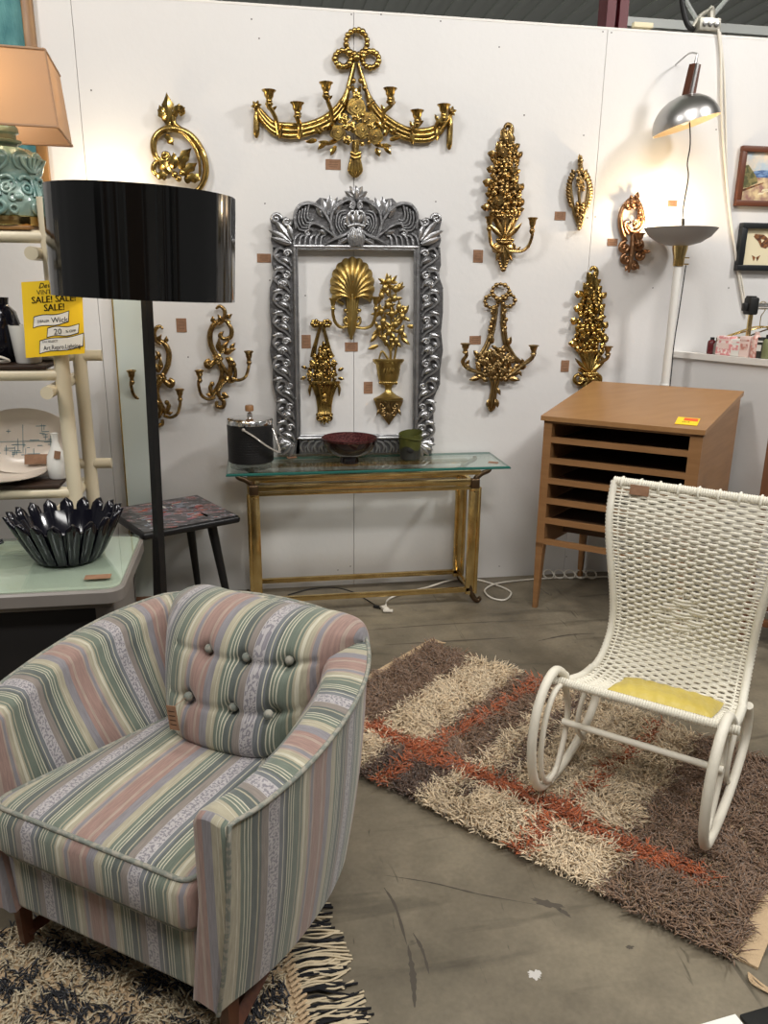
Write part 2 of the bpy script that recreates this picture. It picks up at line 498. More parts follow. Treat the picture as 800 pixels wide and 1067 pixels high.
# ------------------------------------------------------------------ mesh building
class MB:
    def __init__(s):
        s.v, s.f, s.m, s.uv = [], [], [], []

    def add(s, vs, fs, mi=0, uvs=None):
        o = len(s.v)
        s.v += [tuple(v) for v in vs]
        for k, f in enumerate(fs):
            s.f.append(tuple(i + o for i in f))
            s.m.append(mi)
            s.uv.append(uvs[k] if uvs else None)

    def grid(s, P, cu=False, cv=False, mi=0, UV=None, flip=False):
        n, k = len(P), len(P[0])
        vs = [p for row in P for p in row]
        fs, uvs = [], []
        for i in range(n if cu else n - 1):
            for j in range(k if cv else k - 1):
                a, b, c, d = i * k + j, ((i + 1) % n) * k + j, ((i + 1) % n) * k + (j + 1) % k, i * k + (j + 1) % k
                q = (a, b, c, d)
                if UV:
                    t = tuple(UV[x // k][x % k] for x in q)
                    if flip: t = t[::-1]
                    uvs.append(t)
                fs.append(q[::-1] if flip else q)
        s.add(vs, fs, mi, uvs if UV else None)

    def box(s, c, d, rz=0, mi=0, M3=None):
        hx, hy, hz = d[0] / 2, d[1] / 2, d[2] / 2
        m = M3 or Matrix.Rotation(rz, 3, 'Z')
        vs = [Vector(c) + m @ Vector((x * hx, y * hy, z * hz)) for x in (-1, 1) for y in (-1, 1) for z in (-1, 1)]
        s.add(vs, [(0, 1, 3, 2), (4, 6, 7, 5), (0, 4, 5, 1), (2, 3, 7, 6), (0, 2, 6, 4), (1, 5, 7, 3)], mi)

    def hexa(s, b4, t4, mi=0):
        """solid between a bottom quad and a top quad"""
        s.add(list(b4) + list(t4), [(3, 2, 1, 0), (4, 5, 6, 7), (0, 1, 5, 4), (1, 2, 6, 5), (2, 3, 7, 6), (3, 0, 4, 7)], mi)

    def rbox(s, c, d, r, seg=2, rz=0, mi=0, M3=None):
        bm = bmesh.new()
        bmesh.ops.create_cube(bm, size=1)
        for v in bm.verts:
            v.co = Vector((v.co.x * d[0], v.co.y * d[1], v.co.z * d[2]))
        bmesh.ops.bevel(bm, geom=bm.edges[:], offset=r, segments=seg, profile=.5, affect='EDGES')
        m = M3 or Matrix.Rotation(rz, 3, 'Z')
        bm.verts.index_update()
        s.add([Vector(c) + m @ v.co for v in bm.verts], [tuple(v.index for v in f.verts) for f in bm.faces], mi)
        bm.free()

    def tube(s, pts, rad, n=8, caps=True, mi=0, flat=1.0, up=None, closed=False):
        pts = [Vector(p) for p in pts]
        if not hasattr(rad, '__len__'):
            rad = [rad] * len(pts)
        L = len(pts)
        T = []
        for i in range(L):
            if closed:
                t = pts[(i + 1) % L] - pts[i - 1]
            else:
                t = pts[min(i + 1, L - 1)] - pts[max(i - 1, 0)]
            if t.length < 1e-9: t = Vector((0, 0, 1))
            T.append(t.normalized())
        nrm = Vector(up) if up else (Vector((0, 0, 1)) if abs(T[0].z) < .9 else Vector((1, 0, 0)))
        rings = []
        for i in range(L):
            if up: nrm = Vector(up)
            nn = nrm - T[i] * nrm.dot(T[i])
            if nn.length < 1e-5: nn = T[i].orthogonal()
            nrm = nn.normalized()
            bn = T[i].cross(nrm)
            rings.append([pts[i] + (nrm * math.cos(a) * flat + bn * math.sin(a)) * rad[i] for a in [2 * PI * k / n for k in range(n)]])
        s.grid(rings, cu=closed, cv=True, mi=mi, flip=True)
        if caps and not closed:
            s.add(rings[0], [tuple(range(n))], mi)
            s.add(rings[-1], [tuple(range(n))[::-1]], mi)

    def lathe(s, prof, c=(0, 0, 0), n=24, mi=0, M3=None, caps=False, mfun=None):
        rings = []
        m = M3 or Matrix.Identity(3)
        for (r, z) in prof:
            rings.append([Vector(c) + m @ Vector((r * math.cos(a), r * math.sin(a), z)) for a in [2 * PI * k / n for k in range(n)]])
        s.grid(rings, cv=True, mi=mi, flip=True)
        if caps:
            s.add(rings[0], [tuple(range(n))[::-1]], mi)
            s.add(rings[-1], [tuple(range(n))], mi)

    def ball(s, c, r, n=8, k=6, sc=(1, 1, 1), mi=0):
        c = Vector(c)
        vs = [c + Vector((0, 0, -r * sc[2]))]
        for i in range(1, k):
            ph = -PI / 2 + PI * i / k
            for j in range(n):
                a = 2 * PI * j / n
                vs.append(c + Vector((r * sc[0] * math.cos(ph) * math.cos(a), r * sc[1] * math.cos(ph) * math.sin(a), r * sc[2] * math.sin(ph))))
        vs.append(c + Vector((0, 0, r * sc[2])))
        fs = [(0, 1 + (j + 1) % n, 1 + j) for j in range(n)]
        for i in range(k - 2):
            for j in range(n):
                fs.append((1 + i * n + j, 1 + i * n + (j + 1) % n, 1 + (i + 1) * n + (j + 1) % n, 1 + (i + 1) * n + j))
        e = len(vs) - 1
        b = 1 + (k - 2) * n
        fs += [(b + j, b + (j + 1) % n, e) for j in range(n)]
        s.add(vs, fs, mi)


BASE = {}


def setp(o, label=None, cat=None, group=None, kind=None):
    if label: o['label'] = label
    if cat: o['category'] = cat
    if group: o['group'] = group
    if kind: o['kind'] = kind
    return o


def thing(name, loc, label, cat, group=None):
    o = bpy.data.objects.new(name, None)
    o.empty_display_size = .05
    COL.objects.link(o)
    o.location = loc
    BASE[o] = Vector(loc)
    return setp(o, label, cat, group)


def obj(name, mb, mats, parent=None, smooth=40, label=None, cat=None, group=None, kind=None, base=None, recalc=True):
    if not isinstance(mats, (list, tuple)): mats = [mats]
    if parent is not None:
        off = BASE[parent]
    elif base is not None:
        off = Vector(base)
    else:
        a = np.array(mb.v)
        off = Vector(((a[:, 0].min() + a[:, 0].max()) / 2, (a[:, 1].min() + a[:, 1].max()) / 2, a[:, 2].min()))
    me = bpy.data.meshes.new(name)
    me.from_pydata([(v[0] - off[0], v[1] - off[1], v[2] - off[2]) for v in mb.v], [], mb.f)
    for m in mats:
        me.materials.append(M[m] if isinstance(m, str) else m)
    if max(mb.m, default=0) > 0:
        me.polygons.foreach_set('material_index', mb.m)
    if any(u is not None for u in mb.uv):
        ul = me.uv_layers.new(name='UVMap')
        k = 0
        flat = []
        for f, u in zip(mb.f, mb.uv):
            for j in range(len(f)):
                if u: flat += [u[j][0], u[j][1]]
                else: flat += [mb.v[f[j]][0], mb.v[f[j]][2]]
        ul.data.foreach_set('uv', flat)
    if recalc and len(mb.f) < 60000:
        bm = bmesh.new()
        bm.from_mesh(me)
        bmesh.ops.recalc_face_normals(bm, faces=bm.faces[:])
        bm.to_mesh(me)
        bm.free()
    if smooth:
        me.shade_smooth()
        me.set_sharp_from_angle(angle=math.radians(smooth))
    o = bpy.data.objects.new(name, me)
    COL.objects.link(o)
    if parent is not None:
        o.parent = parent
    else:
        o.location = off
    BASE[o] = off
    return setp(o, label, cat, group, kind)


def catmull(P, n=6, closed=False):
    P = [Vector(p) for p in P]
    out = []
    L = len(P)
    rng = range(L) if closed else range(L - 1)
    for i in rng:
        if closed:
            a, b, c, d = P[i - 1], P[i], P[(i + 1) % L], P[(i + 2) % L]
        else:
            a, b, c, d = P[max(i - 1, 0)], P[i], P[i + 1], P[min(i + 2, L - 1)]
        for k in range(n):
            t = k / n
            out.append(.5 * ((2 * b) + (c - a) * t + (2 * a - 5 * b + 4 * c - d) * t * t + (3 * b - a - 3 * c + d) * t ** 3))
    if not closed: out.append(P[-1])
    return out


def lerp_list(a, n):
    if not hasattr(a, '__len__'): return [a] * n
    out = []
    for i in range(n):
        t = i / (n - 1) * (len(a) - 1)
        k = min(int(t), len(a) - 2)
        out.append(a[k] + (a[k + 1] - a[k]) * (t - k))
    return out


FONT_CACHE = {}


def text_mb(txt, size, origin, ex, ez, mb, mi=0, thick=.0006, align='CENTER', shear=0, squeeze=1.0):
    """real lettering: outlines of the built-in font laid on a plane spanned by ex (right) and ez (up)"""
    cu = bpy.data.curves.new('t', 'FONT')
    cu.body = txt
    cu.size = size
    cu.align_x = align
    cu.shear = shear
    cu.resolution_u = 2
    cu.extrude = thick
    o = bpy.data.objects.new('t', cu)
    COL.objects.link(o)
    dg = bpy.context.evaluated_depsgraph_get()
    me = bpy.data.meshes.new_from_object(o.evaluated_get(dg))
    ex, ez = Vector(ex).normalized(), Vector(ez).normalized()
    en = ex.cross(ez)
    mb.add([Vector(origin) + ex * v.co.x * squeeze + ez * v.co.y + en * v.co.z for v in me.vertices],
           [tuple(p.vertices) for p in me.polygons], mi)
    bpy.data.objects.remove(o)
    bpy.data.curves.remove(cu)
    bpy.data.meshes.remove(me)


# ------------------------------------------------------------------ the room
WT = 2.775
mb = MB()
edges = [-3.66, -2.44, -1.22, 0.0, 1.22, 2.44, 3.66, 4.88]
for a, b in zip(edges[:-1], edges[1:]):
    mb.rbox(((a + b) / 2, .02, WT / 2 - .003), (b - a - .0022, .04, WT - .006), .0006, 1)
mb.box((.6, .055, WT / 2), (8.6, .03, WT - .02), mi=1)
for k, (px, py) in enumerate([(201, 152), (95, 94), (270, 40), (397, 15), (366, 15), (459, 22), (546, 120), (520, 49), (628, 33), (637, 34), (746, 135),
                              (779, 210), (680, 300), (276, 212), (281, 292), (318, 308), (454, 210), (262, 20), (590, 580), (365, 590), (352, 594), (640, 587),
                              (196, 372), (500, 350), (759, 300), (608, 141), (612, 227), (620, 226), (520, 590)]):
    p = ony(px, py)
    mb.ball((p.x, -.0005, p.z), .0035, 8, 4, (1, .3, 1), mi=2)
obj('wall_back', mb, ['wall', 'seam', 'nail'], kind='structure', base=(0, 0, 0), smooth=0)
mb = MB()
mb.rbox((.6, .022, WT), (8.6, .043, .012), .002, 1)
obj('trim_1', mb, 'trim', kind='structure', smooth=0)
mb = MB()
mb.box((0.5, -1.0, -.05), (16, 14, .1))
def blob(px, py, a, b, rot, mi, seed):
    r = random.Random(seed)
    c = onz(px, py, 0)
    n = 26
    pts = []
    for k in range(n):
        q = 2 * PI * k / n
        f = 1 + r.uniform(-.38, .3)
        x, y = a * f * math.cos(q), b * f * math.sin(q)
        pts.append((c.x + x * math.cos(rot) - y * math.sin(rot), c.y + x * math.sin(rot) + y * math.cos(rot), .0004))
    mb.add([(c.x, c.y, .0004)] + pts, [(0, 1 + k, 1 + (k + 1) % n) for k in range(n)], mi)


def scuff(pts, w_, mi, seed):
    r = random.Random(seed)
    P = catmull([onz(x, y, 0) for x, y in pts], 10)
    L, Rr = [], []
    for k, p in enumerate(P):
        d = (P[min(k + 1, len(P) - 1)] - P[max(k - 1, 0)]).normalized()
        ww = w_ * (.15 + math.sin(PI * k / (len(P) - 1))) * r.uniform(.5, 1.2)
        L.append((p.x - d.y * ww, p.y + d.x * ww, .0004))
        Rr.append((p.x + d.y * ww, p.y - d.x * ww, .0004))
    mb.grid([L, Rr], mi=mi)


blob(572, 942, .045, .012, -.5, 1, 3)
blob(588, 951, .022, .006, -.9, 1, 4)
blob(557, 1016, .017, .013, 0, 2, 5)
blob(656, 987, .010, .006, 0, 1, 6)
for pts, w_, sd in (([(400, 912), (450, 920), (500, 932), (560, 943)], .0022, 1), ([(400, 925), (412, 945), (424, 985)], .004, 2), ([(425, 985), (430, 1015), (432, 1050)], .007, 3), ([(430, 972), (440, 990), (447, 1015)], .004, 4),
                    ([(380, 657), (440, 652), (510, 648), (560, 646)], .004, 5), ([(400, 672), (470, 668), (540, 664)], .006, 6), ([(385, 694), (430, 690), (455, 668)], .003, 7), ([(560, 668), (590, 662), (620, 660)], .006, 8)):
    scuff(pts, w_, 1, sd)
M['scuff'] = mat('black_scuff', hexc(80, 73, 64), .6)
M['whitespot'] = mat('white_paint_spot', hexc(196, 192, 186), .6)
obj('floor', mb, ['floor', 'scuff', 'whitespot'], kind='structure', base=(0, 0, 0), smooth=0)
mb = MB()
rp_ = random.Random(12)
x_ = -7.0
while x_ < 8:
    w_ = rp_.choice((.25, .4, .6, .9, 1.3))
    mb.box((x_ + w_ / 2, -7.9 + rp_.uniform(-.3, .3), 1.35), (w_, .08, 2.7), mi=rp_.choice((0, 1, 2, 3, 2, 0)))
    x_ += w_ + rp_.choice((.0, .1, .5))
obj('reflection_panels', mb, ['wall', 'midwood', 'darkvoid', 'oak'], kind='structure', smooth=0)  # panels added behind the camera for gloss and metal to reflect
mb = MB()
CZ = 5.4
mb.box((0.5, 1.0, CZ + .03), (18, 16, .06))
for k in range(60):
    mb.box((-8 + k * .3, 1, CZ - .01), (.12, 16, .03))
obj('ceiling', mb, 'deck', kind='structure', smooth=0)


def truss(y, x0, x1, z, h, m, lbl):
    t = thing('roof_truss', ((x0 + x1) / 2, y, z), lbl, 'roof truss')
    top, bot, web = MB(), MB(), MB()
    top.box(((x0 + x1) / 2, y, z + h), (x1 - x0, .09, .07))
    bot.box(((x0 + x1) / 2, y, z), (x1 - x0, .07, .055))
    n = int((x1 - x0) / .35)
    for k in range(n):
        xa = x0 + (x1 - x0) * k / n
        xb = x0 + (x1 - x0) * (k + 1) / n
        za, zb = (z, z + h) if k % 2 == 0 else (z + h, z)
        web.tube([(xa, y, za), (xb, y, zb)], .016, 6)
    obj('top_chord', top, m, t, smooth=0)
    obj('bottom_chord', bot, m, t, smooth=0)
    obj('web_bars', web, m, t)


truss(1.7, 1.9, 6.0, 3.32, .42, 'truss', 'white steel roof truss above the wall at the top right corner')
truss(3.2, -5, 8.0, 4.75, .5, 'truss_dark', 'far grey roof truss high above the wall behind the junction box')
truss(4.6, -5, 9.0, 4.75, .5, 'truss_dark', 'farthest grey roof truss behind the red column')
mb = MB()
for (px0, px1) in ((628, 637), (641, 650)):
    a, b = ony(px0, 10, .6), ony(px1, 10, .6)
    mb.box(((a.x + b.x) / 2, .6, 2.7), (b.x - a.x, .12, 5.4))
a, b = ony(618, 10, .68), ony(645, 10, .68)
mb.box(((a.x + b.x) / 2 + .03, .68, 2.7), (b.x - a.x - .02, .03, 5.4))
setp(obj('steel_column', mb, 'redsteel', smooth=0), 'dark red painted steel column rising behind the white wall', 'column')


# ------------------------------------------------------------------ junction box and cables over the wall
def wp(px, py, off=.03): return ony(px, py, -off)


t = thing('junction_box', ony(737, 30, .02), 'metal electrical box on top of the wall near the right corner', 'electrical box')
mb = MB()
p = ony(736, 27, .02)
mb.rbox((p.x, .02, p.z), (.11, .07, .055), .004)
obj('box_body', mb, 'galv', t, smooth=30)
mb = MB()
for d in (-.03, .0, .032):
    mb.lathe([(0, 0), (.013, 0), (.013, .006), (.006, .008), (0, .008)], (p.x + d, -.016, p.z), 12, M3=Matrix.Rotation(PI / 2, 3, 'X'))
obj('knockout_plugs', mb, 'brushed', t)
mb = MB()
mb.tube(catmull([ony(722, 28, .02), ony(727, 20, .02), ony(733, 14, .02), ony(741, 10, .02)]), .010, 8)
mb.tube(catmull([ony(741, 25, .02), ony(741, 12, .02), ony(739, 9, .02)]), .018, 8)
obj('conduit_elbow', mb, 'galv', t)
mb = MB()
mb.tube(catmull([ony(710, -20, .03), ony(711, 5, .03), ony(716, 25, .03), ony(723, 31, .03)], 8), .013, 10)
obj('black_conduit', mb, 'rubber', label='thick black cable curving down to the metal electrical box', cat='cable', smooth=60)
mb = MB()
mb.tube(catmull([wp(748, 30, .012), wp(751, 60, .012), wp(752, 120, .012), wp(756, 180, .012), wp(762, 235, .012), wp(769, 285, .012), wp(776, 325, .012)], 8), .006, 8)
mb.tube(catmull([wp(750, 33, .010), wp(755, 90, .010), wp(758, 200, .010), wp(766, 260, .010), wp(774, 300, .010), wp(777, 330, .010)], 8), .005, 8)
obj('hanging_cable', mb, 'whitecable', label='white cable hanging down the wall from the electrical box past the pictures', cat='cable', smooth=60)
mb = MB()
p = ony(670, 28.5, .02)
mb.rbox((p.x, .03, p.z + .01), (.10, .03, .022), .003)
obj('wood_scrap', mb, 'mountcard', label='small piece of wood lying on top of the wall beside the red column', cat='wood scrap')

# ------------------------------------------------------------------ carved ornament toolkit (picture pixel = about 5.1 mm on the wall)
S = .0051


def W2(x, y, off): return ony(x, y, -off)


def o_ball(mb, x, y, r, off=.02, sc=(1, .8, 1), mi=0):
    mb.ball(W2(x, y, off), r * S, 8, 6, sc, mi)


def o_tube(mb, pts, r, off=.02, n=5, sec=7, flat=1.0, mi=0, closed=False):
    offs = lerp_list(off, len(pts))
    P = catmull([W2(x, y, o) for (x, y), o in zip(pts, offs)], n, closed)
    rr = [a * S for a in lerp_list(r, len(P))]
    mb.tube(P, rr, sec, mi=mi, flat=flat, closed=closed)


def spiral(cx, cy, r0, r1, a0, a1, n=12, asp=1.0):
    out = []
    for k in range(n):
        t = k / (n - 1)
        a = math.radians(a0 + (a1 - a0) * t)
        r = r0 + (r1 - r0) * t
        out.append((cx + r * math.cos(a), cy - r * asp * math.sin(a)))
    return out


def o_leaf(mb, x, y, ang, L, w, off=.02, lift=.012, curl=0.0, mi=0, lobes=0, cup=.35):
    """pointed leaf with raised midrib, growing from (x,y) in direction ang"""
    a = math.radians(ang)
    rows = []
    N = 8
    for i in range(N + 1):
        t = i / N
        aa = a + curl * t
        if i == 0:
            cx, cy = x, y
        else:
            cx += math.cos(aa) * L / N
            cy -= math.sin(aa) * L / N
        wd = w * .5 * (math.sin(PI * min(1, t * .92 + .08)) ** .75) * (1 - .25 * t)
        if lobes: wd *= 1 + .28 * math.sin(t * lobes * 2 * PI)
        nx, ny = -math.sin(aa), -math.cos(aa)
        o0 = off + lift * math.sin(PI * (t * .8 + .1))
        row = []
        for j in (-1, -.5, 0, .5, 1):
            h = o0 - cup * abs(j) * wd * S + (.0022 if j == 0 else 0)
            row.append(W2(cx + nx * wd * j, cy + ny * wd * j, h))
        for j in (.6, -.6):
            row.append(W2(cx + nx * wd * j, cy + ny * wd * j, o0 - cup * wd * S - .0035))
        rows.append(row)
    mb.grid(rows, cv=True, mi=mi)


def o_rose(mb, x, y, r, off=.03, mi=0, n=5, rot=0.0):
    for k in range(n):
        a = 360 * k / n + rot
        o_leaf(mb, x, y, a, r, r * 1.05, off, .006, 0, mi, cup=-.25)
    for k in range(n - 1):
        a = 360 * k / (n - 1) + rot + 30
        o_leaf(mb, x, y, a, r * .62, r * .75, off + .006, .006, 0, mi, cup=-.3)
    o_ball(mb, x, y, r * .26, off + .014, mi=mi)


def o_rosette(mb, x, y, r, off=.03):
    """rose with curled rings of petals"""
    for q, (rad, o) in enumerate(((1.0, 0), (.66, .006), (.36, .010))):
        n = 18
        P = []
        for k in range(n):
            a = 2 * PI * k / n
            rr_ = rad * r * (1 + .10 * math.sin(a * 5 + q))
            P.append((x + rr_ * math.cos(a) * .85, y + rr_ * math.sin(a) * .85))
        o_tube(mb, P, r * .2, off + o, 1, 6, closed=True)
    o_ball(mb, x, y, r * .22, off + .014)
    o_ball(mb, x, y, r * .85, off - .006, (1, .45, 1))


def o_cup(mb, x, y, r, h, off, drip=True, mi=0, flare=1.0):
    """candle cup: x,y = centre of the rim"""
    c = W2(x, y, off)
    R_ = r * S
    H = h * S
    prof = [(R_ * .30, -H), (R_ * .45, -H * .96), (R_ * .40, -H * .8), (R_ * .62, -H * .55), (R_ * .68, -H * .25), (R_ * .95 * flare, -H * .06),
            (R_ * flare, 0), (R_ * .86 * flare, .002), (R_ * .55, -H * .12), (R_ * .5, -H * .5), (0, -H * .5)]
    mb.lathe(prof, c, 16, mi=mi)
    mb.lathe([(0, -H), (R_ * .3, -H)], c, 16, mi=mi)
    if drip:
        mb.lathe([(R_ * .22, -H * 1.5), (R_ * .55, -H * 1.25), (R_ * .5, -H * 1.08), (R_ * .28, -H * .98)], c, 12, mi=mi)


def o_scroll(mb, x, y, r, a0, turns, tube, off=.02, sgn=1, inner=.18, asp=1.0):
    P = spiral(x, y, r, r * inner, a0, a0 + sgn * 360 * turns, int(10 * turns) + 4, asp)
    o_tube(mb, P, [tube, tube * .95, tube * .6], off, 3, 7)
    o_ball(mb, P[-1][0], P[-1][1], tube * .95, off)


def o_plate(mb, pts, off0, off1, mi=0):
    """thin carved ground: outline polygon with thickness between two offsets from the wall"""
    f = [W2(x, y, off1) for x, y in pts]
    b = [W2(x, y, off0) for x, y in pts]
    n = len(pts)
    mb.add(f + b, [tuple(range(n)), tuple(range(n, 2 * n))[::-1]] + [(i, (i + 1) % n, n + (i + 1) % n, n + i) for i in range(n)], mi)


def wallthing(name, x, y, label, group='gilded ornaments on the white wall', cat='wall sconce'):
    p = ony(x, y, 0)
    return thing(name, (p.x, -.002, p.z), label, cat, group)


def arm(root, m, pts, r, off, cup, cr, ch, flare=1.0, leaf=None, sec=7, label=None):
    mb = MB()
    o_tube(mb, pts, r, off, 6, sec)
    if leaf:
        for (x, y, a, L, w_) in leaf:
            o_leaf(mb, x, y, a, L, w_, off[0] if hasattr(off, '__len__') else off, .006)
    a = obj('candle_arm', mb, m, root, smooth=50)
    o = off[-1] if hasattr(off, '__len__') else off
    mc = MB()
    o_cup(mc, cup[0], cup[1], cr, ch, o, flare=flare)
    obj('candle_cup', mc, m, a, smooth=50)
    return a


# ---- large swag sconce over the frame
g = 'gold_bright'
t = wallthing('swag_sconce', 371, 100, 'wide gold six-candle swag sconce with a bow above the silver frame')
mb = MB()
for (cx, cy, rx, ry, n) in ((371.5, 44, 13, 15, 16), (357.5, 61, 10, 10, 13), (386, 62, 10, 10, 13)):
    for k in range(n):
        a = 2 * PI * k / n + .2
        o_ball(mb, cx + rx * math.cos(a) * .85, cy + ry * math.sin(a) * .85, R.uniform(2.4, 3.3), .022 + .004 * (k % 2))
    o_tube(mb, [(cx + rx * .85 * math.cos(2 * PI * k / 12), cy + ry * .85 * math.sin(2 * PI * k / 12)) for k in range(12)], 1.6, .018, 3, 7, closed=True)
o_ball(mb, 371.5, 60, 3.6, .035)
obj('bow', mb, g, t, smooth=60)
mb = MB()
for d, o in ((0, .02), (4.5, .026), (9, .02)):
    o_tube(mb, [(369, 66), (365 - d * .2, 85 + d * .3), (357 + d * .2, 104 + d * .8), (341 + d * .2, 121 + d), (320, 130 + d), (300, 131 + d * 1.2), (284, 128 + d), (274 - d * .3, 118 + d * .6), (267, 110 + d * .2)], [1.6, 2.2, 2.8, 2.8, 2.6, 1.8], o)
    o_tube(mb, [(373, 66), (379 + d * .2, 88 + d * .3), (389 - d * .2, 108 + d * .8), (404 - d * .2, 124 + d), (424, 135 + d), (444, 136 + d * 1.1), (456, 131 + d), (464, 122 + d * .8), (470, 118 + d * .2)], [1.6, 2.2, 2.8, 2.8, 2.6, 1.8], o)
for (x, y) in ((368, 84), (364, 92), (376, 84), (380, 92)): o_ball(mb, x, y, 2.6, .03)
for (x, y, a) in ((291, 132, 80), (312, 133, 85), (340, 124, 50), (398, 122, 130), (430, 138, 95), (455, 134, 80)):
    o_leaf(mb, x, y + 12, a, 16, 6, .03)
for (x, y) in ((267, 110), (470, 116)):
    for k in range(6): o_leaf(mb, x, y, 60 * k + 10, 6, 4, .026)
    o_ball(mb, x, y, 2.4, .036)
obj('swag', mb, g, t, smooth=60)
for (x, y, x2, y2) in ((267, 116, 267, 144), (469, 122, 468, 156)):
    mb = MB()
    o_tube(mb, [(x, y), (x, y + 8), (x2, y2 - 6), (x2, y2)], [1.6, 2.8, 3.0, .8], .02)
    obj('drop', mb, g, t, smooth=60)
mb = MB()
for (x, y, r) in ((371, 112, 8.5), (358, 124, 6), (384, 124, 6.5), (352, 138, 7), (366, 132, 6), (378, 136, 7.5), (391, 142, 7), (371, 122, 5), (362, 146, 5), (386, 131, 5), (372, 100, 5)):
    (o_rosette if r > 6.4 else o_rose)(mb, x, y, r * 1.15, .045)
for k in range(16):
    x, y = R.uniform(354, 390), R.uniform(118, 150)
    o_ball(mb, x, y, R.uniform(1.6, 2.4), .05)
for (x, y, a, L) in ((352, 146, 200, 14), (345, 150, 170, 14), (340, 148, 220, 12), (334, 140, 120, 12), (330, 146, 190, 12), (388, 148, -25, 14), (396, 152, 0, 12), (400, 152, -50, 12),
                     (400, 142, 60, 12), (406, 146, 20, 14), (350, 152, 240, 12), (392, 154, -70, 10), (371, 100, 110, 12), (371, 100, 65, 12), (362, 112, 140, 12), (382, 112, 40, 12),
                     (337, 136, 160, 12), (410, 140, 70, 12), (344, 128, 130, 10), (398, 130, 50, 10)):
    o_leaf(mb, x, y, a, L, 6, .03, .01)
obj('bouquet', mb, g, t, smooth=60)
mb = MB()
for d in (-4, -2, 0, 2, 4):
    o_tube(mb, [(371 + d * .8, 146), (370 + d * .5, 158), (370 + d * 1.1, 168), (370 + d * 1.5, 178), (370 + d * .2, 185)], [1.2, 1.5, 1.8, 1.8, .6], .025 + .004 * (2 - abs(d) / 2))
o_tube(mb, [(365, 159), (370, 161), (376, 159)], 1.8, .036)
o_tube(mb, [(365, 163), (370, 165), (376, 163)], 1.8, .036)
obj('stem_bundle', mb, g, t, smooth=60)
for (cx, cy, pts) in ((280, 94, [(290, 140), (288, 126), (283, 115), (279, 110), (280, 101)]), (309.5, 107, [(311, 143), (312, 130), (309, 122), (310, 114)]),
                      (339.5, 86, [(346, 128), (345, 116), (341, 104), (339, 93)]), (406.5, 92, [(398, 128), (400, 117), (407, 110), (409, 103), (406, 99)]),
                      (434.5, 115, [(428, 141), (430, 134), (436, 130), (437, 125), (435, 121)]), (462.5, 109, [(452, 138), (456, 127), (463, 124), (465, 118), (463, 115)])):
    arm(t, g, pts, [1.6, 2.1, 1.6], [.03, .05, .075, .085], (cx, cy), 6.5, 9, 1.0, [(pts[1][0], pts[1][1], 110, 9, 4), (pts[2][0], pts[2][1], 40, 7, 4)])

# ---- tall foliage sconces


def foliage(mb, rows, seed, leafl=9, leafw=6, ball=2.2, off=.028):
    """overlapping leaves, blossoms and berries over a column whose half-widths are listed per height"""
    r = random.Random(seed)
    ys = [q[0] for q in rows]
    y = ys[0]
    while y < ys[-1]:
        for i in range(len(rows) - 1):
            if rows[i][0] <= y <= rows[i + 1][0]:
                tt = (y - rows[i][0]) / (rows[i + 1][0] - rows[i][0])
                xl = rows[i][1] + (rows[i + 1][1] - rows[i][1]) * tt
                xr = rows[i][2] + (rows[i + 1][2] - rows[i][2]) * tt
        wd = xr - xl
        n = max(1, int(wd / 5))
        for k in range(n):
            x = xl + wd * (k + .5) / n + r.uniform(-1, 1)
            side = (x - (xl + xr) / 2) / max(wd / 2, 1)
            c = abs(side)
            if r.random() < .45 + .4 * c:
                o_leaf(mb, x - side * 3, y + 3, 90 - side * r.uniform(45, 80), leafl * r.uniform(.7, 1.15), leafw * r.uniform(.8, 1.2), off + .012 * (1 - c), .012, r.uniform(-.5, .5))
            else:
                o_ball(mb, x, y, ball * r.uniform(.8, 1.25), off + .016 * (1 - c * .6))
        y += 3.6
    # solid heart behind the leaves
    L = [W2(q[1] + (q[2] - q[1]) * .22, q[0], .016) for q in rows]
    Rr = [W2(q[2] - (q[2] - q[1]) * .22, q[0], .016) for q in rows]
    Cn = [W2((q[1] + q[2]) / 2, q[0], .034) for q in rows]
    Bk = [W2((q[1] + q[2]) / 2, q[0], .003) for q in rows]
    mb.grid([[a, c, b, d] for a, c, b, d in zip(L, Cn, Rr, Bk)], cv=True)


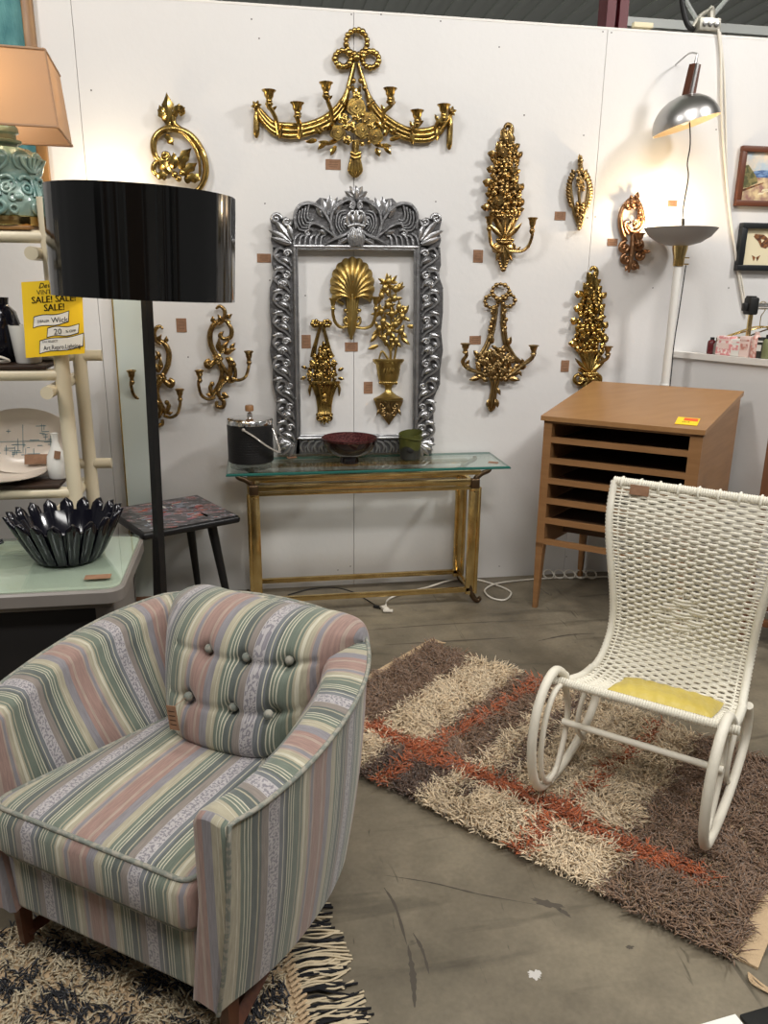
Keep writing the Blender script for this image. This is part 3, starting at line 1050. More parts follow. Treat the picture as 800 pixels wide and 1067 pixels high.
def tall_sconce(t, m, dx, dy, k, seed, arms):
    """tapering column of flowers over a pleated basket; dx,dy,k place the pattern measured on the first of the pair"""
    X = lambda x: dx + (x - 528) * k
    Y = lambda y: dy + (y - 130) * k
    mb = MB()
    foliage(mb, [(Y(138), X(523), X(534)), (Y(152), X(517), X(538)), (Y(170), X(514), X(541)), (Y(186), X(511), X(540)), (Y(200), X(508), X(543)), (Y(214), X(508), X(543)), (Y(228), X(512), X(540))], seed, 9 * k, 6.5 * k, 2.4 * k)
    for (x, y, r) in ((524, 159, 5), (519, 209, 5.5), (534, 178, 4), (537, 195, 4)):
        o_rosette(mb, X(x), Y(y), r * k, .048)
    for (x, y, a, L, w_, c) in ((527, 154, 95, 20, 9, .3), (531, 156, 80, 22, 9, .5), (523, 160, 110, 14, 8, 0), (511, 192, 150, 9, 10, .4), (510, 218, 150, 10, 8, .5), (514, 178, 150, 8, 9, .4),
                               (538, 164, 35, 9, 7, .3), (540, 198, 40, 9, 8, .4), (540, 214, 40, 9, 8, .3), (516, 162, 150, 9, 9, .5)):
        o_leaf(mb, X(x), Y(y), a, L * k, w_ * k, .04, .012, c)
    o_tube(mb, [(X(528), Y(146)), (X(532), Y(138)), (X(532), Y(132)), (X(528), Y(130)), (X(526), Y(134))], [3.2 * k, 2.6 * k, 1.8 * k], .03)
    for (x, y) in ((517, 196), (521, 190), (515, 201), (522, 199), (535, 188), (540, 206), (536, 212), (526, 182), (530, 205), (535, 201)):
        o_ball(mb, X(x), Y(y), 2.9 * k, .052)
    obj('flower_column', mb, m, t, smooth=60)
    mb = MB()
    rows = []
    for i in range(7):
        f = i / 6
        y = 222 + 27 * f
        hw = 13 - 6.5 * f + 5 * (1 - f) ** 3
        rows.append([W2(X(526 + hw * math.cos(a)), Y(y + 1.5 * math.sin(a)), .012 + .034 * math.sin(a) * (1 + .10 * math.cos(a * 14))) for a in [PI * q / 28 for q in range(29)]])
    mb.grid(rows)
    for a in (150, 120, 90, 60, 30):
        o_leaf(mb, X(526), Y(248), a, 24 * k, 6 * k, .046, .006, (a - 90) * -.006)
    for q in range(7): o_ball(mb, X(518.5 + q * 2.4), Y(250), 1.8 * k, .042)
    for q in range(7): o_ball(mb, X(518.5 + q * 2.4), Y(225), 1.7 * k, .046)
    o_tube(mb, [(X(517), Y(250)), (X(526), Y(253)), (X(535), Y(250))], 1.6 * k, .04)
    for a, L in ((-90, 26), (-115, 20), (-65, 20), (-145, 15), (-35, 15)):
        o_leaf(mb, X(525), Y(254), a, L * k, 8 * k, .03, .012)
    o_scroll(mb, X(518), Y(259), 5 * k, 60, 1.1, 1.9 * k, .03)
    o_scroll(mb, X(532), Y(259), 5 * k, 120, 1.1, 1.9 * k, .03, -1)
    for q in range(6): o_ball(mb, X(518 + q * 1.0), Y(266 + q * 3), 1.7 * k, .03)
    for q in range(6): o_ball(mb, X(530.5 - q * 1.0), Y(266 + q * 3), 1.7 * k, .03)
    o_ball(mb, X(524), Y(281), 2.3 * k, .03)
    obj('basket', mb, m, t, smooth=60)
    for a in arms: a()


t = wallthing('tall_sconce', 526, 205, 'tall gold flower-column sconce with two arms, upper right of the silver frame')
tall_sconce(t, 'gold', 528, 130, 1.0, 3, [
    lambda: arm(t, 'gold', [(527, 262), (519, 262), (512, 255), (510, 245), (510, 238)], [1.5, 1.7, 1.5], [.03, .06, .085], (510, 226), 4.8, 9),
    lambda: arm(t, 'gold', [(530, 261), (542, 262), (550, 257), (554, 247), (555, 239)], [1.5, 1.7, 1.5], [.03, .06, .085], (555, 227), 5, 10, leaf=[(538, 261, 40, 6, 3)])])
t = wallthing('tall_sconce', 614, 340, 'gold flower-column sconce with one arm, behind the wooden cabinet top')
tall_sconce(t, 'gold_bright', 617, 279, .92, 11, [
    lambda: arm(t, 'gold_antique', [(618, 384), (626, 377), (632, 374), (635, 368)], [1.6, 1.9, 1.6], [.03, .05, .07, .08], (633.5, 361), 5.2, 7, 1.0, [(628, 376, 110, 6, 4)])])
mb = MB()
for s_ in (-1, 1): o_scroll(mb, 612 + s_ * 9, 394, 9, 90, 1.3, 2.2, .028, s_)
for a in (-90, -130, -50): o_leaf(mb, 612, 392, a, 13, 8, .03)
obj('base_scrolls', mb, 'gold_bright', t, smooth=60)

# ---- bow sconce
g = 'gold_antique'
t = wallthing('bow_sconce', 521, 360, 'antique gold bow-topped two-candle sconce, left of the wooden cabinet')
mb = MB()
for (cx, cy, rx, ry, n) in ((521.5, 304, 9, 8, 12), (512, 314, 7, 6.5, 10), (529.5, 313, 7, 6.5, 10)):
    P = [(cx + rx * math.cos(2 * PI * k / n), cy + ry * math.sin(2 * PI * k / n)) for k in range(n)]
    for k, (x, y) in enumerate(P): o_ball(mb, x, y, 1.8 if k % 2 else 2.4, .024)
    o_tube(mb, P, 1.3, .02, 2, 7, closed=True)
o_ball(mb, 521, 312, 3, .034)
obj('bow', mb, g, t, smooth=60)
mb = MB()
for d in (0, 3):
    o_tube(mb, [(518 - d * .5, 318), (516 - d, 334), (512 - d, 352), (505 - d, 367), (499 - d, 374)], [1.4, 1.8, 2.0], .02)
    o_tube(mb, [(523 + d * .6, 318), (523 + d, 338), (525 + d, 356), (532 + d, 370), (540 + d, 378)], [1.4, 1.8, 2.0], .02)
for (x, y) in ((514, 322), (513, 333), (511, 341), (526, 324), (527, 333), (526, 342)):
    o_ball(mb, x, y, 2.4, .032)
    o_leaf(mb, x, y, 250, 7, 4, .03)
obj('ribbons', mb, g, t, smooth=60)
mb = MB()
foliage(mb, [(362, 514, 526), (370, 503, 532), (380, 497, 540), (390, 496, 538), (396, 505, 528)], 21, 9, 5, 2)
for (x, y, r) in ((506, 377, 5), (520, 371, 5), (530, 375, 5), (513, 387, 4.5), (525, 386, 4.5), (519, 380, 4), (509, 368, 4)): o_rose(mb, x, y, r, .042)
for (x, y, a, L) in ((500, 393, 195, 12), (530, 394, -10, 12), (513, 358, 100, 10), (529, 360, 70, 10), (499, 372, 130, 9), (541, 384, 20, 8)): o_leaf(mb, x, y, a, L, 6, .03)
o_ball(mb, 521, 365, 2.6, .055)
obj('flower_cluster', mb, g, t, smooth=60)
mb = MB()
for d in (-2.4, 0, 2.4):
    o_tube(mb, [(516 + d * 2, 392), (515 + d, 404), (513 + d, 416), (512 + d * 1.2, 424), (511, 429)], [1.4, 1.6, 2.0, .8], .024)
for (x, y, a) in ((517, 404, -60), (510, 416, 250), (517, 416, -80)): o_leaf(mb, x, y, a, 9, 5, .034)
obj('stem', mb, g, t, smooth=60)
arm(t, g, [(512, 392), (498, 388), (488, 384), (482, 377), (486, 370), (484, 365)], [1.8, 2.3, 1.6], [.03, .05, .08], (485, 358), 5.6, 7, 1.0, [(490, 385, 130, 8, 5), (486, 380, 60, 6, 4)])
arm(t, g, [(520, 396), (533, 389), (545, 380), (553, 374), (557, 368), (556, 365)], [1.8, 2.3, 1.6], [.03, .05, .08], (556, 360), 5.6, 7, 1.0, [(545, 380, 100, 7, 4), (540, 386, -60, 7, 4)])

# ---- small leafy plaque
g = 'gold_antique'
t = wallthing('leaf_plaque', 604, 200, 'small bronze-gold leaf wreath plaque, left of the glowing lamp bowl', cat='wall plaque')
mb = MB()
o_tube(mb, [(604, 238), (599, 224), (595, 205), (594, 190), (598, 182)], [1.6, 2.2, 2.0], .02)
o_tube(mb, [(604, 238), (608, 224), (612, 206), (613, 192), (608, 182)], [1.6, 2.2, 2.0], .02)
for k in range(11):
    f = k / 10
    o_leaf(mb, 600 - 5.5 * math.sin(PI * (f * .8 + .15)), 216 - 34 * f, 145 - 20 * f, 7, 5, .026, .006)
    o_leaf(mb, 607 + 6 * math.sin(PI * (f * .8 + .15)), 216 - 34 * f, 40 + 15 * f, 7, 5, .026, .006)
foliage(mb, [(164, 602, 607), (175, 600, 610), (188, 599, 611), (198, 600, 610)], 5, 6, 4, 1.8, .026)
foliage(mb, [(212, 597, 611), (222, 598, 610), (234, 601, 606), (240, 601, 604)], 6, 6, 4.5, 1.8, .026)
o_rose(mb, 604, 187, 4.5, .04)
o_leaf(mb, 604, 172, 92, 12, 5, .03)
o_tube(mb, [(604, 212), (603, 200), (605, 190)], 1.6, .03)
obj('leaf_wreath', mb, g, t, smooth=60)

# ---- oval scroll sconce beside the lamp
g = 'bronze'
t = wallthing('scroll_sconce', 658, 243, 'copper-coloured oval scroll sconce in the glow left of the lamp bowl')
mb = MB()
o_tube(mb, [(652, 252), (648, 242), (646, 230), (648, 218), (654, 209)], [2.4, 2.8, 2.4, 1.6], .02)
o_tube(mb, [(654, 209), (660, 207), (666, 213), (669, 223), (669, 234), (663, 241), (656, 240), (651, 233)], [1.6, 2.4, 2.8, 2.4, 1.6], .024)
o_tube(mb, [(654, 244), (650, 236), (652, 231), (657, 232)], [1.8, 2.2, 1.2], .028)
foliage(mb, [(205, 655, 667), (212, 650, 668), (219, 651, 658)], 8, 6, 5, 2)
foliage(mb, [(210, 662, 669), (222, 662, 671), (232, 660, 671)], 9, 6, 5, 1.8)
o_rose(mb, 663, 233, 5.5, .04)
o_rose(mb, 653, 213, 4, .036)
o_leaf(mb, 662, 208, 70, 9, 6, .03)
for (x, y, r, a, s_) in ((651, 258, 6, 90, 1), (664, 256, 6, 90, -1), (652, 270, 5, 100, 1), (666, 266, 5, 60, -1), (660, 277, 4, 120, -1)): o_scroll(mb, x, y, r, a, 1.3, 2.2, .024, s_)
o_tube(mb, [(660, 244), (659, 258), (657, 272), (655, 284)], [2.4, 3, 2.6, 1], .03)
for (x, y, a) in ((662, 274, -60), (655, 276, 240), (670, 262, 0)): o_leaf(mb, x, y, a, 8, 5, .03)
obj('scroll_body', mb, g, t, smooth=60)
mb = MB()
o_cup(mb, 666, 243, 6.5, 8, .06)
o_tube(mb, [(658, 258), (663, 256), (666, 252)], 1.8, [.02, .04, .06])
obj('candle_cup', mb, g, t, smooth=60)

# ---- shell sconce
g = 'gold_satin'
t = wallthing('shell_sconce', 367, 310, 'gold scallop shell sconce with two arms hanging inside the silver frame')
mb = MB()
rows = []
NF = 13
for j in range(0, NF * 8 + 1):
    th = math.radians(-38 + (256) * j / (NF * 8))     # fan angle
    ph = j / 8.0
    rib = abs(math.sin(PI * ph))
    row = []
    for i in range(13):
        f = i / 12
        ang = th
        rad = f * (24.5 + 1.6 * rib + 1.8 * math.sin(th) ** 2)
        cx, cy = 367, 298 + (1 - f) ** 2 * 14
        x = cx + rad * .90 * math.cos(ang)
        y = cy - rad * 1.10 * math.sin(ang)
        h = .012 + .052 * math.sin(min(1, f * .9 + .12) * PI) ** .8 + (.010 * rib * f)
        row.append(W2(x, y, h))
    rows.append(row)
mb.grid(rows)
o_tube(mb, [(358, 317), (352, 313), (349, 307)], [1.4, 1.6, 1.2], .02)
obj('shell', mb, g, t, smooth=70)
mb = MB()
for d in (-2, -1, 0, 1, 2):
    o_tube(mb, [(367 + d * 3.4, 306 - abs(d)), (367 + d * 2.0, 322), (366.5 + d * 1.6, 336), (366 + d * 1.2, 345), (366, 353)], [1.4, 1.9, 2.0, 1.6, .5], .03 + .006 * (2 - abs(d)))
o_scroll(mb, 361, 333, 4.6, 90, 1.2, 1.6, .03, -1, asp=1.6)
o_scroll(mb, 373, 333, 4.6, 90, 1.2, 1.6, .03, 1, asp=1.6)
o_ball(mb, 366, 352, 1.9, .03)
o_ball(mb, 359.5, 323.5, 1.9, .03)
o_ball(mb, 374.5, 323.5, 1.9, .03)
obj('stem', mb, g, t, smooth=60)
arm(t, g, [(362, 340), (355, 341), (349.5, 336), (347, 328), (346.8, 321)], [1.5, 1.7, 1.5], [.03, .06, .085], (346.8, 311), 4, 8)
arm(t, g, [(371, 341), (380, 342), (387, 339), (390.5, 331), (391.3, 322)], [1.5, 1.7, 1.5], [.03, .06, .085], (391.6, 309.5), 4.2, 9)

# ---- flower basket plaque
g = 'gold_bright'
t = wallthing('basket_plaque', 336, 390, 'bright gold flower basket plaque, lower left inside the silver frame', cat='wall plaque')
mb = MB()
for s_ in (-1, 1):
    for k in range(7): o_ball(mb, 334.5 + s_ * 6 + 3.2 * math.cos(k), 337 + 2.6 * math.sin(k), 2.2, .024 + .004 * (k % 2))
    for d in (0, 2.4): o_tube(mb, [(335 + s_ * (1 + d * .4), 340), (335 + s_ * (4 + d * .6), 352), (335 + s_ * (7 + d), 366), (336 + s_ * (9 + d), 372)], [1.1, 1.5], .02)
o_ball(mb, 334.5, 337.5, 2.6, .034)
obj('ribbon', mb, g, t, smooth=60)
mb = MB()
foliage(mb, [(358, 335, 340), (366, 328, 345), (376, 322, 350), (388, 319, 353), (397, 319, 352)], 31, 6, 4.5, 1.9)
for (x, y, r) in ((337, 368, 4.5), (326, 381, 4.5), (338, 381, 5), (346, 390, 5), (333, 392, 4.5), (323, 391, 4), (348, 379, 4)): o_rose(mb, x, y, r, .044)
for (x, y, a) in ((352, 386, 20), (320, 384, 160), (319, 393, 200), (352, 394, -10)): o_leaf(mb, x, y, a, 7, 4, .024)
obj('flowers', mb, g, t, smooth=60)
mb = MB()
rows = []
for (y, hw) in ((397, 16), (399, 17), (401, 15), (405, 12.5), (413, 9.5), (422, 7.8), (430, 7.4), (431, 9), (433, 9), (434, 6.5)):
    rows.append([W2(338 + hw * math.cos(a), y, .01 + .034 * (hw / 14) * math.sin(a) * (1 + .06 * math.cos(a * 18))) for a in [PI * q / 36 for q in range(37)]])
mb.grid(rows)
for k in range(13): o_ball(mb, 323.5 + k * 2.4, 399, 1.2, .012 + .034 * math.sin(PI * (k + .5) / 13))
for (x, y) in ((338, 413), (338, 418)): o_rose(mb, x, y, 3, .044)
for s_ in (-1, 1):
    o_tube(mb, [(338 + s_ * 14.5, 401), (338 + s_ * 15.5, 406), (338 + s_ * 15, 413)], [1.2, 1.8, .4], .018)
    o_scroll(mb, 338 + s_ * 5, 436, 3, 90, 1.1, 1.3, .022, -s_)
for a in (-90, -120, -60): o_leaf(mb, 338, 434, a, 9, 4, .026)
obj('basket', mb, g, t, smooth=60)

# ---- potted fruit tree plaque
g = 'gold_satin'
t = wallthing('fruit_tree_plaque', 406, 380, 'dull gold potted fruit tree plaque, right side inside the silver frame', cat='wall plaque')
mb = MB()
o_tube(mb, [(407, 374), (407, 350), (408, 325), (406, 300)], [1.4, 1.2, .9], .02)
for pts in ([(407, 366), (400, 352), (397, 338)], [(407, 366), (415, 350), (418, 340)], [(407, 345), (398, 330), (395, 318)], [(407, 340), (416, 328), (420, 318)], [(404, 374), (398, 366), (395, 374)], [(411, 374), (413, 362), (416, 355)]):
    o_tube(mb, pts, [1.3, .9], .022)
rr = random.Random(44)
pos = [(405, 293), (401, 300), (413, 301), (397, 308), (410, 311), (403, 318), (416, 320), (396, 325), (409, 327), (420, 330), (400, 335), (413, 338), (394, 342), (406, 346), (418, 345), (400, 352), (412, 355)]
for (x, y) in pos:
    o_ball(mb, x + rr.uniform(-1, 1), y, 3.3, .045, (.9, .8, 1.15))
    for k in range(4): o_leaf(mb, x, y + 1, rr.uniform(0, 360), rr.uniform(8, 10.5), 4.2, .028, .01, rr.uniform(-.3, .3))
for (x, y, a) in ((404, 296, 95), (404, 296, 150), (406, 296, 50), (414, 304, 60), (420, 328, 60), (424, 340, -5), (393, 348, 230), (418, 352, -40), (394, 360, 200)): o_leaf(mb, x, y, a, 12, 5, .03)
obj('tree', mb, g, t, smooth=60)
mb = MB()
rows = []
for (y, hw) in ((374, 16), (376, 16.5), (378, 15), (380, 13), (390, 11.5), (396, 10), (400, 7.5), (402, 3.8), (405, 3.3), (408, 4), (412, 9), (415, 15.5), (417, 15.5), (418, 13)):
    rows.append([W2(404.5 + hw * math.cos(a), y, .008 + .05 * (hw / 14) * math.sin(a)) for a in [PI * q / 24 for q in range(25)]])
mb.grid(rows)
for k in range(9): o_ball(mb, 396 + k * 2.1, 399, 1.6, .012 + .026 * math.sin(PI * (k + .5) / 9))
for k in range(8): o_leaf(mb, 394.5 + k * 2.8, 390, 80, 7, 3, .012 + .045 * math.sin(PI * (k + .5) / 8), .003)
obj('urn', mb, g, t, smooth=60)
mb = MB()
o_plate(mb, [(390, 418), (420, 418), (415, 430), (410, 436), (405, 443), (400, 436), (394, 430)], .004, .018)
for s_ in (-1, 1):
    o_scroll(mb, 405 + s_ * 6.5, 423, 4.5, 90, 1.4, 1.4, .026, s_)
    o_scroll(mb, 405 + s_ * 4.5, 431, 3.2, 90, 1.2, 1.2, .026, -s_)
    o_leaf(mb, 405 + s_ * 9, 426, -60 if s_ > 0 else 240, 8, 3, .026)
o_leaf(mb, 405, 428, -90, 15, 5, .03)
o_leaf(mb, 405, 432, 90, 13, 4, .03)
obj('bracket', mb, 'gold_antique', t, smooth=60)

# ---- big scroll ornament behind the black lamp shade
g = 'gold_bright'
t = wallthing('scroll_sconce', 187, 160, 'large open gold scroll ornament rising behind the black drum lampshade')
mb = MB()
o_tube(mb, [(167, 186), (160, 178), (162, 170), (170, 168)], [2, 2.6, 2], .024)
o_tube(mb, [(182, 160), (178, 168), (170, 169), (163, 164), (160, 155), (161, 145), (168, 137), (180, 134), (195, 139), (206, 150), (213, 166), (214, 182), (208, 196), (196, 204)], [1.6, 2.4, 3.0, 3.2, 3.2, 3, 2], .028)
o_tube(mb, [(186, 136), (194, 142), (203, 154), (208, 170), (208, 184)], [1.2, 1.8, 1.2], .036)
o_scroll(mb, 172, 163, 5.5, 200, 1.3, 2.2, .03, 1)
o_tube(mb, [(176, 138), (176, 128), (173, 122)], [2.6, 2.4, 1.4], .028)
o_tube(mb, [(188, 134), (181, 128), (182, 118), (188, 112), (191, 117), (187, 120)], [2, 2.4, 2.2, 1.4], .03)
for (x, y, a, L, w_) in ((175, 130, 88, 34, 13), (174, 126, 125, 16, 9), (171, 122, 108, 14, 8), (180, 122, 60, 16, 9), (184, 116, 20, 10, 8), (173, 140, -60, 14, 8)): o_leaf(mb, x, y, a, L, w_, .034, .014, .15, lobes=2)
for (x, y, a, L) in ((184, 172, 55, 24), (188, 176, 75, 20), (190, 182, 45, 20), (180, 176, 90, 16), (192, 188, 20, 16), (178, 180, 140, 18), (174, 184, 170, 12), (196, 184, -10, 14)): o_leaf(mb, x, y, a, L, 11, .034, .014, -.2, lobes=2)
for (x, y) in ((186, 186), (182, 182), (190, 180)): o_ball(mb, x, y, 3, .04)
obj('scroll_body', mb, g, t, smooth=60)


# ---- pair of two-armed scroll sconces


def acanthus_sconce(t, m, ox, oy, fl, k=1.0):
    X = lambda x: ox + fl * (x - 230) * k
    Y = lambda y: oy + (y - 370) * k
    A = lambda a: a if fl > 0 else 180 - a
    pt = lambda L: [(X(x), Y(y)) for x, y in L]
    mb = MB()
    o_tube(mb, pt([(225, 322), (229, 319), (234, 324), (233, 333), (227, 338)]), [1, 1.9, 2.1, 1.8], .026)
    o_tube(mb, pt([(240, 336), (233, 334), (224, 337), (219, 347), (220, 360), (226, 372), (232, 382), (238, 390), (240, 398)]), [1.4, 2.4, 2.8, 2.6, 2.2, 1.8], .024)
    o_tube(mb, pt([(236, 335), (241, 343), (240, 351), (234, 353), (229, 350), (231, 346)]), [1.8, 2.4, 2, 1.2], .028)
    o_tube(mb, pt([(228, 374), (222, 378), (217, 382), (215, 378), (219, 375)]), [2, 3, 3, 2], .028)
    o_tube(mb, pt([(226, 376), (231, 386), (230, 396), (226, 404), (222, 412)]), [1.8, 2.4, 2.0], .024)
    o_tube(mb, pt([(236, 372), (240, 382), (239, 392), (231, 400), (227, 408), (230, 414), (238, 413)]), [1.6, 2.4, 2.6, 2.2, 1.4], .028)
    o_tube(mb, pt([(228, 414), (233, 418), (232, 424), (226, 423), (226, 418)]), [1.8, 2.4, 1.6], .024)
    o_tube(mb, pt([(237, 398), (244, 396), (245, 386), (242, 380)]), [1.8, 2, 1.8], .026)
    o_ball(mb, X(243.5), Y(380), 2.6 * k, .03)
    o_tube(mb, pt([(222, 412), (219, 404), (221, 400)]), [1.8, 2.2, 1.8], .026)
    o_ball(mb, X(221), Y(400), 2.5 * k, .03)
    o_rose(mb, X(227), Y(374), 6 * k, .04)
    for (x, y, a, L, w_) in ((229, 368, 60, 17, 7), (233, 368, 25, 14, 7), (228, 366, 95, 15, 6), (236, 374, -15, 10, 6), (240, 364, 60, 9, 5), (231, 334, 130, 8, 5), (236, 332, 45, 8, 5), (222, 336, 100, 7, 5),
                            (234, 392, -50, 9, 5), (231, 410, -20, 9, 5), (228, 352, 60, 9, 5), (240, 396, 10, 8, 5), (220, 412, 170, 6, 4)):
        o_leaf(mb, X(x), Y(y), A(a), L * k, w_ * k, .034, .012, -.2 * fl, lobes=1)
    obj('scroll_body', mb, m, t, smooth=60)
    arm(t, m, pt([(224, 414), (217, 416), (210, 412), (207, 402), (207, 397)]), [1.5, 1.6, 1.5], [.03, .06, .085], (X(207.5), Y(386)), 4.7, 8)
    arm(t, m, pt([(240, 396), (250, 396), (256, 392), (259, 382), (259, 377)]), [1.5, 1.6, 1.5], [.03, .06, .085], (X(259), Y(366)), 4.7, 9)


t = wallthing('scroll_sconce', 234, 370, 'gold scroll sconce with two candle arms above the ice bucket')
acanthus_sconce(t, 'gold', 230, 370, 1)
t = wallthing('scroll_sconce', 160, 392, 'gold scroll sconce with two arms partly hidden by the black lamp pole')
acanthus_sconce(t, 'gold', 165, 390, -1, .98)

# ------------------------------------------------------------------ silver carved frame standing on the glass table
t = thing('carved_frame', (.012, -.045, .745), 'large empty carved silver frame with crest, leaning on the wall behind the glass table', 'frame')
FO = .03     # distance of the frame's ground from the wall


def mir(pts): return [(741.5 - x + (y - 320) * -.004, y) for x, y in pts]


gr = MB()
outl = [(304, 256), (286, 262), (282, 250), (284, 240), (281, 228), (285, 224), (292, 228), (298, 226), (305, 230), (308, 216), (318, 210), (328, 211), (333, 206), (340, 207), (346, 213), (354, 208), (362, 207), (366, 199), (371, 195)]
top_poly = outl + [(741.5 - x, y + .5) for x, y in outl[::-1][1:]]
o_plate(gr, top_poly + [(438, 258), (304, 258)], FO, FO + .012)
lside = [(304, 256), (284, 258), (283, 276), (286, 285), (281, 300), (281, 325), (283, 345), (281, 365), (284, 385), (284, 400), (288, 415), (288, 440), (289, 455), (290, 473), (312, 473), (312, 455), (308, 455), (305, 300)]
o_plate(gr, lside, FO, FO + .012)
o_plate(gr, [(742.5 - x - (3 if y > 400 else 0), y) for x, y in lside][::-1], FO, FO + .012)
o_plate(gr, [(310, 457), (432, 457), (434, 472), (308, 473)], FO, FO + .012)
obj('ground', gr, 'silver_dark', t, smooth=30)
mb = MB()
for (r_, o_, d) in ((1.5, .055, 0), (1.1, .050, 2.6)):
    C4 = [(306.5 + d, 256.5 + d), (435.5 - d, 257.5 + d), (433 - d, 455.5 - d), (310 + d, 456.5 - d)]
    for k in range(4):
        a, b = W2(*C4[k], o_), W2(*C4[(k + 1) % 4], o_)
        mb.tube([a, b], r_ * S, 8, up=(0, 1, 0))
for a, b, e, f in (((304.5, 255), (437.5, 256), (431, 260), (309.5, 259.5)), ((304.5, 255), (309.5, 259.5), (312.5, 454), (309, 458)), ((437.5, 256), (435, 457), (429.5, 453.5), (431, 260)), ((309, 458), (312.5, 454), (429.5, 453.5), (435, 457))):
    q = [a, b, e, f]
    mb.hexa([W2(*p, .004) for p in q], [W2(*p, .050) for p in q])
obj('inner_moulding', mb, 'silver', t, smooth=35)


def carve(mb, m2=False):
    """left half of the crest and the left border; mirrored for the right"""
    F = (lambda P: [(741.8 - x, y + .3) for x, y in P]) if m2 else (lambda P: P)
    sg = -1 if m2 else 1
    A = lambda a: 180 - a if m2 else a

    def T(pts, r, off=.052): o_tube(mb, F(pts), r, off, 4, 6, .8)

    def Lf(x, y, a, L, w_, c=0, off=.05, lobes=0):
        (x, y), = F([(x, y)])
        o_leaf(mb, x, y, A(a), L, w_, off, .014, c * sg, lobes=lobes)

    def Sc(x, y, r, a0, turns, tb, s_=1, off=.052):
        (x, y), = F([(x, y)])
        o_scroll(mb, x, y, r, A(a0), turns, tb, off, s_ * sg)
    # ear
    Sc(287.5, 228, 5.5, 0, 1.3, 1.8)
    Sc(299, 231, 5, 30, 1.3, 1.8, -1)
    Lf(303, 251, 125, 30, 7, .1)
    Lf(302, 252, 145, 26, 7, .2)
    Lf(303, 254, 165, 22, 7, -.1)
    Lf(305, 250, 105, 20, 6, .1)
    # crest outer fan
    T([(308, 238), (307, 224), (313, 214), (324, 212), (335, 218), (343, 230), (348, 242)], [1.6, 2.2, 2.4, 2.2, 1.4], .058)
    for k in range(5):
        T([(309 + k * 3.2, 222 - k * 2.2), (308 + k * 3.0, 230 - k * 1.5), (312 + k * 2.6, 239 - k * 2.4), (320 + k * 1.6, 240 - k * 3)], [1.6, 1.3, .8], .055)
    for k in range(5):
        Lf(337 + k * 2.8, 226 - k, 122 - k * 16, 17 + (2 - abs(k - 2)) * 2, 7.5, -.1)
    T([(350, 248), (341, 240), (332, 234), (324, 233), (322, 238), (326, 240)], [1.6, 2.2, 1.8, 1.6], .06)
    Sc(321, 243, 3.4, 60, 1, 1.4)
    for k in range(6):
        T([(306 + k * 5.6, 255), (308 + k * 5.4, 247), (313 + k * 5.2, 243 + (k % 2) * 2)], [2.0, 1.7, .9], .052)
    T([(352, 249), (345, 238), (346, 222), (353, 213), (363, 208), (369, 212), (368, 217), (364, 215)], [1.4, 2, 2.4, 2.2, 1.6], .06)
    for k in range(4):
        T([(355 + k * 1.8, 244 - k * 2), (350 + k * 2.6, 234), (352 + k * 2.6, 222 + k * 2.2), (360 + k, 219 + k * 3)], [1.1, 1.3, .9], .056)
    Sc(360, 231, 4.2, 120, 1.3, 1.5, -1)
    T([(338, 255), (348, 249), (360, 244), (369, 236)], [1.2, 2.6, 1.4], .062)
    Lf(341, 243, 165, 11, 5)
    Lf(352, 254, 25, 16, 5)
    Sc(355, 251, 3, 0, 1, 1.4)
    # crown
    Lf(371, 208, 138, 15, 8, .2, .055)
    Lf(371, 207, 114, 15, 8, .1, .058)
    Lf(369, 209, 162, 13, 7, .2, .052)
    Sc(367.5, 214, 3, 90, 1, 1.4, 1, .062)
    # side border: S scrolls with leaves, repeated with changing turn
    ys = [262, 285, 308, 331, 354, 377, 400, 422, 444]
    for n_, y0 in enumerate(ys):
        xs = 293.5 + (3.2 if y0 > 390 else (1.2 if y0 < 280 else 0)) + (1.0 if y0 > 420 else 0)
        s_ = 1 if n_ % 2 == 0 else -1
        T([(xs + 9, y0 + 21), (xs + 4, y0 + 15), (xs - 4, y0 + 10), (xs - 8 * 1, y0 + 4), (xs - 5, y0 - 3), (xs + 1, y0 - 2), (xs + 1, y0 + 3)], [1.2, 1.9, 2.3, 2.1, 1.4], .054)
        T([(xs + 9, y0 + 15), (xs + 6, y0 + 8), (xs + 1, y0 + 6), (xs - 3, y0 + 8)], [1.4, 1.6, .9], .06)
        T([(xs + 9, y0 + 24), (xs, y0 + 19), (xs - 7, y0 + 15)], [1.0, 1.6, .8], .05)
        Sc(xs + 4.5, y0 + 2, 4, 90 * n_, 1.15, 1.6, s_, .058)
        Lf(xs + 8, y0 + 12, 150, 13, 5, .3, .054)
        Lf(xs + 1, y0 + 17, 200, 11, 5, -.3, .052)
        Lf(xs - 2, y0 + 3, 200, 8, 4, .3, .05)
        if n_ % 3 == 1:
            (qx, qy), = F([(xs, y0 + 11)])
            o_rose(mb, qx, qy, 5, .056)
    # bottom corner and bottom border
    for a in (170, 200, 225, 250): Lf(306, 462, a, 17, 6, .1, .05)
    Sc(294, 459, 4.5, 0, 1.2, 1.7)
    for k in range(8):
        x = 313 + k * 7.2
        T([(x + 7, 459), (x + 2, 461), (x, 466), (x + 2, 471)], [1.3, 1.9, 1.2], .05)
        T([(x + 8, 463), (x + 5, 466), (x + 5, 471)], [1.0, 1.4, .8], .05)


